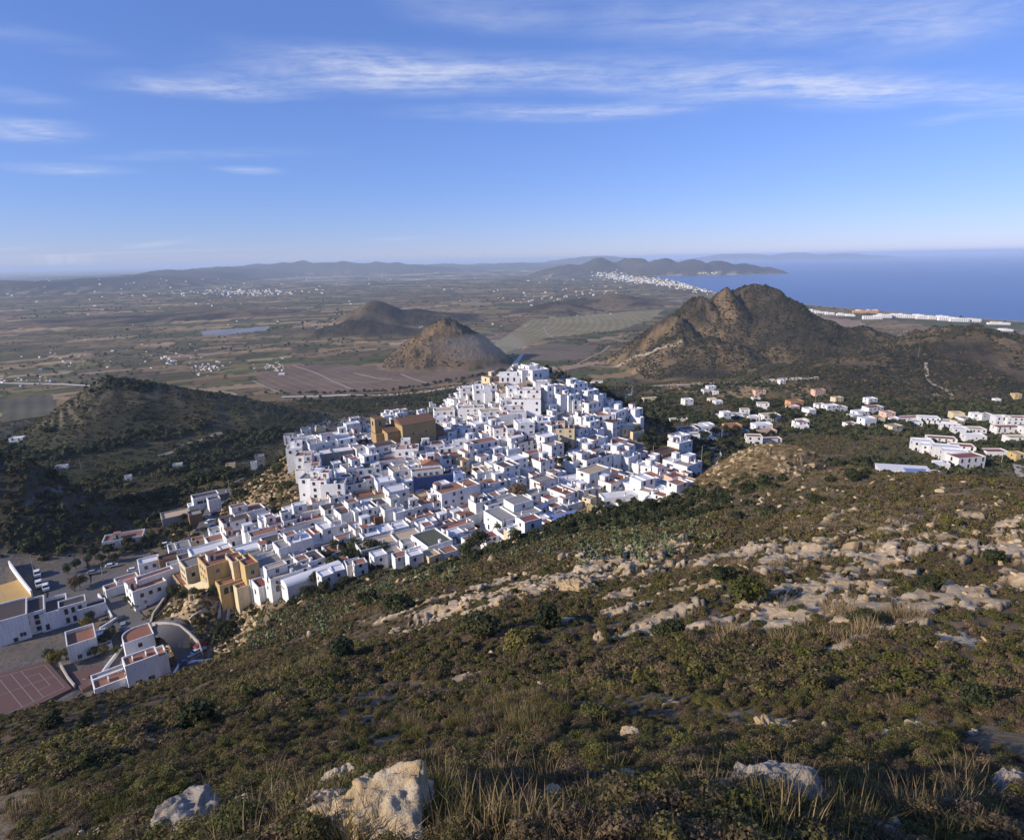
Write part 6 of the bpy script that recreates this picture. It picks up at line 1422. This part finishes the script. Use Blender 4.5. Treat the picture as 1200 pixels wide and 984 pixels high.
# plants in courtyards and lanes
cx_ = np.array([(x + rg.uniform(-1, 1), y + rg.uniform(-1, 1)) for x, y in cand if in_poly(np.array([x]), np.array([y]), VIN)[0] and not overlaps(x, y, 2.0, 2.0, 0, 1.0)]); cx_ = cx_[rng.random(len(cx_)) < .42]; cs_ = rng.uniform(.3, .8, len(cx_))
scatter('courtyard_plants', np.c_[cx_, hgt(cx_[:, 0], cx_[:, 1]) + .9 * cs_], cs_, rng.uniform(0, 6.28, len(cx_)), rng.integers(0, 4, len(cx_)), [crown_mesh('crown', 90 + s, 260, .5, 2.2, M['leaf_dark' if s < 3 else 'leaf'], .85, 6) for s in range(4)])
# orchards, carob and scrub of the valley and plain
vt_p = [crown_mesh('crown', 60 + s, 150, .75, 2.2, M['leaf_dark' if s < 4 else 'leaf'], .8, 6) for s in range(6)]
def valley_points(n, r0, r1, seed, pw, thr, wl, keep=1.0):
    x, y, r = polar_points(n, r0, r1, seed, .78, pw); f = fbm(x, y, wl, 4, 101); m = (f > thr) & (hgt(x, y) > 3) & ~in_poly(x, y, VILLAGE) & ~in_poly(x, y, LOWER)
    for poly, c in FIELDP: m &= ~in_poly(x, y, poly)
    m &= (x > -20) | (r > 800) | (rng.random(n) < .38)
    m &= (terrace_rise(x, y) < .8) | (rng.random(n) < .25)
    hm = np.zeros(len(x))
    for kind, cx, cy, h, rx, ry, rot, rgd, sh in HILLS:
        if rx < 420: hm = np.maximum(hm, cone(x, y, cx, cy, rx * 1.0, ry * 1.0, rot, 1.0, 1.0))
    m &= rng.random(n) > np.clip(hm * 4, 0, .93)
    return x[m], y[m], r[m]
xs, ys, ss = [], [], []
for args, s0, s1 in (((34000, 262, 900, 31, 1.4, -.16, 55), .4, 1.35), ((6000, 800, 2600, 32, 1.2, .14, 120), .7, 1.6), ((3500, 2200, 6500, 33, 1.0, .16, 300), 1.5, 3.0)):
    x, y, r = valley_points(*args); xs.append(x); ys.append(y); ss.append(rng.uniform(s0, s1, len(x)) * rng.uniform(.6, 1.2, len(x)))
# rows on the terraced hill and hedges along the dry river
th_ = np.concatenate([[(_hx - 10 + a, _hy + b_) for a in np.arange(-110, 120, 5.0)] for b_ in np.arange(-95, 60, 8.0)]); th_ = th_ + rng.normal(size=th_.shape) * 1.3
th_ = th_[rng.random(len(th_)) < .55]
xs.append(th_[:, 0]); ys.append(th_[:, 1]); ss.append(rng.uniform(.22, .6, len(th_)))
for px in ([(350, 461), (430, 459), (500, 452), (560, 441), (590, 433)], [(100, 447), (135, 449), (168, 454)], [(350, 470), (450, 468), (560, 458)], [(0, 545), (60, 540), (120, 520), (170, 512), (235, 500)], [(0, 530), (40, 535), (90, 530), (140, 520)], [(640, 450), (700, 446)], [(185, 560), (240, 545), (300, 530)], [(150, 590), (200, 577), (255, 560)], [(120, 562), (180, 547), (230, 537)], [(60, 565), (110, 560), (150, 572)], [(210, 530), (260, 517), (310, 505)], [(230, 540), (290, 522), (330, 505)], [(690, 454), (800, 456), (900, 452)]):
    q = hits(px)[:, :2]; t = np.linspace(0, len(q) - 1, 90); a = np.c_[np.interp(t, range(len(q)), q[:, 0]), np.interp(t, range(len(q)), q[:, 1])] + rng.normal(size=(90, 2)) * 4
    xs.append(a[:, 0]); ys.append(a[:, 1]); ss.append(rng.uniform(.8, 1.8, 90))
x, y, s = np.concatenate(xs), np.concatenate(ys), np.concatenate(ss)
scatter('valley_trees', np.c_[x, y, hgt(x, y) + 1.1 * s], s, rng.uniform(0, 6.28, len(x)), rng.choice(6, len(x), p=(.14, .14, .14, .14, .22, .22)), vt_p)
# thicket on the mound between slope and village, and along the foot of the houses
tx = np.concatenate([MOUND[None] + rng.normal(size=(330, 2)) * np.array([17, 9])] + [hits([(u, v)], 0, 120)[:, :2] + rng.normal(size=(n, 2)) * 5 for u, v, n in ((690, 612, 30), (650, 628, 26), (610, 640, 22), (575, 646, 22), (540, 660, 22), (470, 672, 16), (420, 672, 24), (395, 680, 24), (375, 695, 20), (345, 705, 12), (280, 735, 16), (800, 600, 16), (10, 605, 26), (40, 600, 26), (70, 612, 24), (100, 630, 20), (20, 635, 20), (60, 640, 16))])
tx = tx[~in_poly(tx[:, 0], tx[:, 1], VILLAGE)]; ts = rng.uniform(.35, .95, len(tx))
scatter('thicket', np.c_[tx, hgt(tx[:, 0], tx[:, 1]) + .7 * ts], ts, rng.uniform(0, 6.28, len(tx)), rng.choice(6, len(tx), p=(.22, .22, .22, .22, .06, .06)), [crown_mesh('crown', 80 + s, 420, .42, 2.2, M['leaf_dark' if s < 4 else 'leaf'], .8, 7) for s in range(6)])
# low cover of the valley floor
x, y, r = polar_points(120000, 255, 950, 45, .78, 1.6); m = ~in_poly(x, y, VILLAGE) & ~in_poly(x, y, LOWER) & (fbm(x, y, 26, 4, 121) > -.55) & ((terrace_rise(x, y) < .8) | (rng.random(len(x)) < .6)); x, y = x[m], y[m]
scatter('valley_scrub', np.c_[x, y, hgt(x, y)], rng.uniform(.4, 1.7, len(x)) * rng.uniform(.5, 1.1, len(x)), rng.uniform(0, 6.28, len(x)), rng.integers(0, 6, len(x)), far_p)
# scrub dots on the farther hills
x, y, r = polar_points(130000, 640, 1550, 41, .78, 2.0); hm = np.zeros(len(x))
for kind, cx, cy, h, rx, ry, rot, rgd, sh in HILLS:
    if rx < 420: hm = np.maximum(hm, cone(x, y, cx, cy, rx, ry, rot, 1.0, 1.0))
m = (hm > .06) & (fbm(x, y, 40, 3, 111) > -.25) & ((x > 150) | (rng.random(len(x)) < .3)); x, y = x[m], y[m]
scatter('hill_scrub', np.c_[x, y, hgt(x, y)], rng.uniform(.5, 1.0, len(x)) * rng.uniform(1.0, 3.6, len(x)), rng.uniform(0, 6.28, len(x)), rng.integers(0, 3, len(x)), [shrub_mesh(s + 70, 60, .42, M['leaf_dark' if s else 'scrub']) for s in range(3)])

# ---- single bushes that stand out on the slope
BU = [(440, 668, 2.6, 'dark bush standing by the shed ruin under the village'), (432, 706, 2.2, 'rounded dark bush above the long shadow on the slope'), (470, 715, 2.4, 'broad dark bush casting a long shadow at mid slope'), (875, 702, 1.7, 'spreading green bush among the pale ledges at right'), (1000, 562, 2.6, 'broad dark bush just below the ridge line'), (985, 548, 2.2, 'dark bush right of the stony knoll'), (955, 590, 2.2, 'dark bush in the hollow below the knoll'),
      (900, 605, 2.4, 'deep green bush under the knoll'), (860, 610, 2.2, 'twin-lobed bush left below the knoll'), (1110, 615, 1.6, 'small dark bush among ledges on the right slope'), (1165, 660, 1.5, 'dark bush by the right-hand ledge end'), (1010, 735, 1.1, 'dark bush below the broad pale ledge'), (785, 745, 1.1, 'bright green bush on the open middle slope'), (845, 680, 1.4, 'dark bush beside the upper pale ledge'), (560, 745, 1.6, 'grey-green bush below the lit ledges'),
      (610, 760, 1.3, 'low olive bush on the central slope'), (400, 770, 1.6, 'dark bush left of the slope centre'), (230, 850, 1.0, 'round dark bush on the left lower slope'), (100, 850, 1.1, 'dark bush near the left skyline of the slope'), (60, 850, 1.1, 'dark clump at the slope edge over the court'), (1150, 830, .6, 'leafy green bush on the right lower slope'), (700, 850, .6, 'spiky dark bush low in the centre'), (1085, 690, 1.2, 'dark bush between two right-hand ledges'), (640, 735, 1.5, 'dark bush under the long lit ledge')]
for k, (u, v, s, lb) in enumerate(BU):
    p = hits([(u, v)])[0]; root = empty('bush', tuple(p), k * 1.3)
    me = crown_mesh('foliage', 200 + k % 6, 1600, .11, 1.0, M['leaf_dark' if 'dark' in lb else 'scrub_green'], .7, 8) if k < 6 else _bm[k % 6]
    if k == 0: _bm = []
    if k < 6: _bm.append(me)
    o = part('foliage', me, root, (0, 0, .45 * s)); o.scale = (s, s * .9, s * .85); st = part('stem', TRUNK[k % 2], root, (0, 0, -.1)); st.scale = (s * .22,) * 3
    tag(root, lb, 'bush', 'single bushes on the slope')

# ---- rocks at the photographer's feet
def boulder(name, u, v, wpx, hpx, mat, seed, lb, deep=.8, cat='rock', dmin=0, tilt=0):
    p = hits([(u, v + (10 if v > 900 else 0))], 0, dmin)[0]; D = project(p[None])[0, 2]; wd, ht = 1.35 * wpx / FPX * D / 2, .82 * hpx / FPX * D
    bm = bmesh.new(); bmesh.ops.create_icosphere(bm, subdivisions=6, radius=1.0); V = np.array([q.co for q in bm.verts]); F = np.array([[q.index for q in f.verts] for f in bm.faces]); bm.free(); rr = np.random.default_rng(seed)
    for k in range(26):
        n = rr.normal(size=3) * np.array([1, 1, .8]); n /= np.linalg.norm(n); d = rr.uniform(.42, .86); q = V @ n; V = V - np.clip(q - d, 0, None)[:, None] * n[None]
    r0 = V / (np.linalg.norm(V, axis=1)[:, None] + 1e-9)
    V = V * np.array([wd, wd * deep, ht])[None]
    ax, ay = V[:, 0] + V[:, 2] * .4 + seed * 3.1, V[:, 1] + V[:, 2] * .7
    bx, by = V[:, 0] * .8 + V[:, 1] * .6, V[:, 2] * 1.5 - V[:, 0] * .5
    dsp = .22 * wd * fbm(ax, ay, wd * .8, 5, seed, .65) + .17 * wd * (ridged(ax + ay * .5, V[:, 2] * 1.6 + ay, wd * .42, 5, seed + 4) - .55) + .10 * wd * (ridged(bx, by, wd * .20, 4, seed + 9) - .5)
    V = V + r0 * dsp[:, None]
    o = link(bpy.data.objects.new(name, np_mesh(name, V, F, M[mat], smooth=False))); o.location = (p[0], p[1], p[2] + ht * .02); o.rotation_euler = (0, tilt, seed)
    tag(o, lb, cat, 'rocks at the foot of the picture'); return o
for a in ((450, 962, 175, 80, 'rock', 3, 'big pale boulder with yellow face at bottom centre-left', .9), (392, 952, 100, 62, 'rock', 12, 'grey-white rock leaning on the left of the big boulder'), (400, 920, 90, 26, 'rock', 5, 'flat brown slab just behind the big pale boulder'), (482, 928, 46, 22, 'rock_grey', 6, 'small grey rock behind the big boulder at its right'), (212, 972, 110, 60, 'rock_grey', 8, 'grey pointed boulder with yellow flank at lower left', .9), (282, 945, 56, 20, 'rock', 9, 'low pale rock between the two lower-left boulders'),
          (268, 966, 40, 16, 'rock_grey', 10, 'low grey rock in the grass right of the pointed boulder'), (718, 912, 80, 40, 'rock', 13, 'white creased rock low in the centre'), (655, 935, 60, 16, 'rock', 14, 'flat white rock trailing left of the creased rock'), (690, 962, 76, 18, 'rock_grey', 15, 'grey ledge rock at the bottom centre'), (905, 938, 150, 56, 'rock_grey', 16, 'large grey block with pale top at lower right', .7), (958, 942, 46, 22, 'rock_grey', 17, 'smaller grey block on the right of the large block'), (915, 965, 60, 18, 'rock_grey', 27, 'grey stub rock under the large grey block'),
          (905, 855, 48, 12, 'rock_tan', 18, 'small tan outcrop above the large grey block'), (1064, 856, 40, 9, 'rock', 19, 'flat pinkish slab right of the tan outcrop'), (1010, 803, 13, 8, 'rock', 20, 'single pale stone on the right green slope'), (1012, 832, 15, 8, 'rock_tan', 21, 'single tan stone below the pale stone'), (637, 806, 18, 10, 'rock', 22, 'single pale stone on the central slope'), (1190, 920, 70, 22, 'rock_grey', 23, 'pale outcrop at the right edge low down'), (1120, 945, 50, 14, 'rock_grey', 24, 'grey flat rock near the lower right corner'), (1030, 972, 60, 14, 'rock_grey', 25, 'grey rock in shade at the bottom right'), (740, 865, 40, 8, 'rock', 26, 'low pale rock strip right of the slope centre'), (560, 968, 40, 18, 'rock_tan', 28, 'small tan rock right of the big pale boulder')):
    boulder('boulder', a[0], a[1], a[2], a[3], a[4], a[5], a[6], a[7] if len(a) > 7 else .8)
for u, v, w_, h_, s_, lb in ((693, 602, 15, 24, 41, 'tall pale rock pinnacle on the dark mound by the shed'), (703, 606, 12, 17, 42, 'shorter tan pinnacle beside the tall one'), (672, 690, 60, 12, 43, 'long pale ledge catching the sun at slope middle')): boulder('rock_pinnacle' if h_ > 15 else 'boulder', u, v, w_, h_, 'rock_tan', s_, lb, .6, dmin=60)

# ------------------------------------------------------------------ cars, posts
def car_meshes(c):
    paint = plain('car_paint', c, .3, .5, .04)
    b = MB(); prof = [(-2.1, .35), (2.1, .35), (2.1, .75), (1.95, .86), (1.05, .92), (-1.9, .95), (-2.1, .85)]
    for s in (-.82, .82): b.poly([(x, s, z) for x, z in (prof if s < 0 else prof[::-1])])
    n = len(prof)
    for i in range(n): j = (i + 1) % n; b.poly([(prof[i][0], .82, prof[i][1]), (prof[j][0], .82, prof[j][1]), (prof[j][0], -.82, prof[j][1]), (prof[i][0], -.82, prof[i][1])][::-1])
    body = b.mesh('body', paint)
    b = MB(); lo = [(-1.75, -.76), (1.0, -.76), (1.0, .76), (-1.75, .76)]; hi = [(-1.35, -.62), (.35, -.62), (.35, .62), (-1.35, .62)]
    for i in range(4): j = (i + 1) % 4; b.poly([(*lo[i], .93), (*lo[j], .93), (*hi[j], 1.42), (*hi[i], 1.42)])
    cab = b.mesh('window_glass', M['glass']); b = MB(); b.box(-1.38, .38, -.64, .64, 1.42, 1.46, 0, True); top = b.mesh('car_roof', paint)
    return body, cab, top
def wheel_mesh():
    b = MB(); b.tube((0, -.1, 0), (0, .1, 0), .32, .32, 12, 0, True); b.tube((0, -.115, 0), (0, .115, 0), .17, .17, 8, 1, True); return b.mesh('wheel', [M['tyre'], M['metal']])
WHEEL = wheel_mesh()
CARC = {'white': (.72, .72, .72), 'red': (.36, .03, .03), 'blue': (.05, .10, .28), 'grey': (.25, .26, .28), 'black': (.03, .03, .035), 'pale blue': (.35, .50, .62)}
CARM = {k: car_meshes(c) for k, c in CARC.items()}
def car(u, v, col, yaw, lb, dmin=150, lift=.3, van=False):
    p = hits([(u, v)], lift, dmin)[0]; root = empty('parked_van' if van else 'parked_car', tuple(p), math.radians(yaw)); tag(root, lb, 'van' if van else 'car', 'parked vehicles')
    for nm, me in zip(('body', 'cabin', 'car_roof'), CARM[col]): part(nm, me, root, (0, 0, 0))
    for x in (-1.3, 1.3):
        for y in (-.78, .78): part('wheel', WHEEL, root, (x, y, .32))
    if van: root.scale = (1.35, 1.25, 1.6)
CARS = [(236, 757, 'red', 60, 'red car parked at the outer side of the road bend'), (233, 764, 'pale blue', 60, 'pale blue car behind the red car on the bend'), (226, 772, 'grey', 50, 'grey car at the foot of the bend'), (219, 777, 'blue', 40, 'blue car by the white boundary wall'), (157, 669, 'white', 30, 'white car on the street above the roadside house'), (131, 664, 'white', 25, 'white car under the park trees'), (148, 741, 'black', 120, 'dark car at the street corner by the parapet'), (145, 734, 'grey', 120, 'grey car second in line at the street corner'),
        (142, 727, 'black', 120, 'dark car last in line at the street corner'), (252, 597, 'white', 70, 'white car highest on the upper road'), (247, 606, 'white', 70, 'white car halfway down the upper road'), (246, 612, 'white', 70, 'white car third down the upper road'), (252, 603, 'black', 70, 'dark car beside the white ones on the upper road'), (248, 618, 'blue', 70, 'blue car low on the upper road'), (110, 672, 'grey', 20, 'grey car by the kerb of the car park'), (195, 639, 'white', 30, 'white car between trees above the brick house'), (200, 641, 'grey', 30, 'grey car beside the brick house wall'),
        (425, 518, 'black', 30, 'dark car at the back of the village square'), (432, 522, 'blue', 30, 'blue car in the village square'), (421, 525, 'grey', 30, 'grey car at the front of the village square'), (844, 538, 'white', 40, 'white car on the bend road by the knoll')]
for a in CARS: car(*a, dmin=235 if a[0] > 700 else 150)
for u, v, lb in ((44, 674, 'white van farther back in the shaded car park'), (46, 686, 'long white van in the middle of the shaded car park'), (54, 690, 'white van nearest the school in the car park')): car(u, v, 'white', 130, lb, 150, .4, True)
def post(u, v, h_, lb, dmin=150, lamp=True, cat='lamp post'):
    p = hits([(u, v)], 0, dmin)[0]; root = empty('lamp_post' if lamp else 'utility_pole', tuple(p), .4); b = MB(); b.tube((0, 0, -1), (0, 0, h_), .13, .08, 6); b.build('pole', M['concrete'], root)
    b = MB()
    if lamp: b.tube((0, 0, h_ - .1), (1.2, 0, h_ + .15), .05, .04, 5); b.box(1.0, 1.7, -.12, .12, h_ + .08, h_ + .2, 0, True); b.build('lamp_arm', M['metal'], root)
    else: b.box(-.9, .9, -.06, .06, h_ - .6, h_ - .45, 0, True); b.build('crossbar', M['wood'], root)
    tag(root, lb, cat, 'posts and poles')
for a in ((270, 582, 9, 'concrete utility pole beside the upper road', 150, False, 'utility pole'), (845, 522, 9, 'lamp post in shade by the bend road wall', 240), (822, 540, 8, 'lamp post on the near side of bend road', 240), (765, 540, 8, 'lamp post among dark trees above the end houses', 240), (95, 549, 7, 'utility pole left of the white box hut', 150, False, 'utility pole'), (1173, 545, 8, 'pale post by the track on the right', 200, False, 'utility pole'), (40, 672, 8, 'post at the corner of the sandy pitch', 150), (55, 776, 5, 'post at the red court corner', 140), (955, 474, 11, 'pole below the pinkish villa', 300, False, 'utility pole'), (1076, 418, 14, 'mast on the brown hill crest', 500, False, 'mast'), (721, 457, 12, 'pole by the valley road', 400, False, 'utility pole'), (122, 683, 7, 'lamp post on the street by the park', 140)):
    post(*a)
b = MB(); p = hits([(338, 690)], 0, 150)[0]
root = empty('pergola', tuple(p), math.radians(41)); tag(root, 'slatted reed pergola at the end of the barrel-roofed hall', 'pergola')
for sx in (-2, 2):
    for sy in (-1.6, 1.6): b = MB(); b.tube((sx, sy, -1.5), (sx, sy, 2.4), .09, .09, 6); b.build('leg', M['wood'], root)
sl = None
for i in range(11):
    if sl is None: b = MB(); b.box(-.12, .12, -2, 2, 0, .08, 0, True); sl = b.mesh('slat', M['r_tan'])
    part('slat', sl, root, (-2.2 + i * .44, 0, 2.42))

# ------------------------------------------------------------------ smoke drifting along the dark flank, and the air itself
def volume_mat(name, dens, col, aniso=0.0):
    m = bpy.data.materials.new(name); m.use_nodes = True; m.node_tree.nodes.clear(); k = NT(m.node_tree)
    v = k.n('ShaderNodeVolumePrincipled'); v.inputs['Color'].default_value = rgba(col); v.inputs['Density'].default_value = dens; v.inputs['Anisotropy'].default_value = aniso
    o = k.n('ShaderNodeOutputMaterial'); k.put(o.inputs['Volume'], v); return m
sp_ = hits([(575, 412)], 10, 700)[0]
bm = bmesh.new(); bmesh.ops.create_icosphere(bm, subdivisions=3, radius=1.0); me = bpy.data.meshes.new('smoke')
for vv in bm.verts: vv.co = Vector((vv.co.x * 105, vv.co.y * 50, vv.co.z * 26 + vv.co.x * 3)) * (1 + .25 * math.sin(vv.co.x * 5) * math.cos(vv.co.y * 4))
bm.to_mesh(me); bm.free(); me.materials.append(volume_mat('smoke', .0014, (.78, .84, .97)))
o = link(bpy.data.objects.new('smoke', me)); o.location = tuple(sp_ + np.array([-20, -20, 14])); tag(o, kind='stuff')
b = MB(); b.box(-1.4e5, 1.4e5, -1.4e5, 1.4e5, -32, 296, 0, True)
hz = b.build('haze', volume_mat('haze', 5.6e-5, (.66, .80, 1.0))); tag(hz, kind='stuff')

SC.cycles.volume_bounces = 1
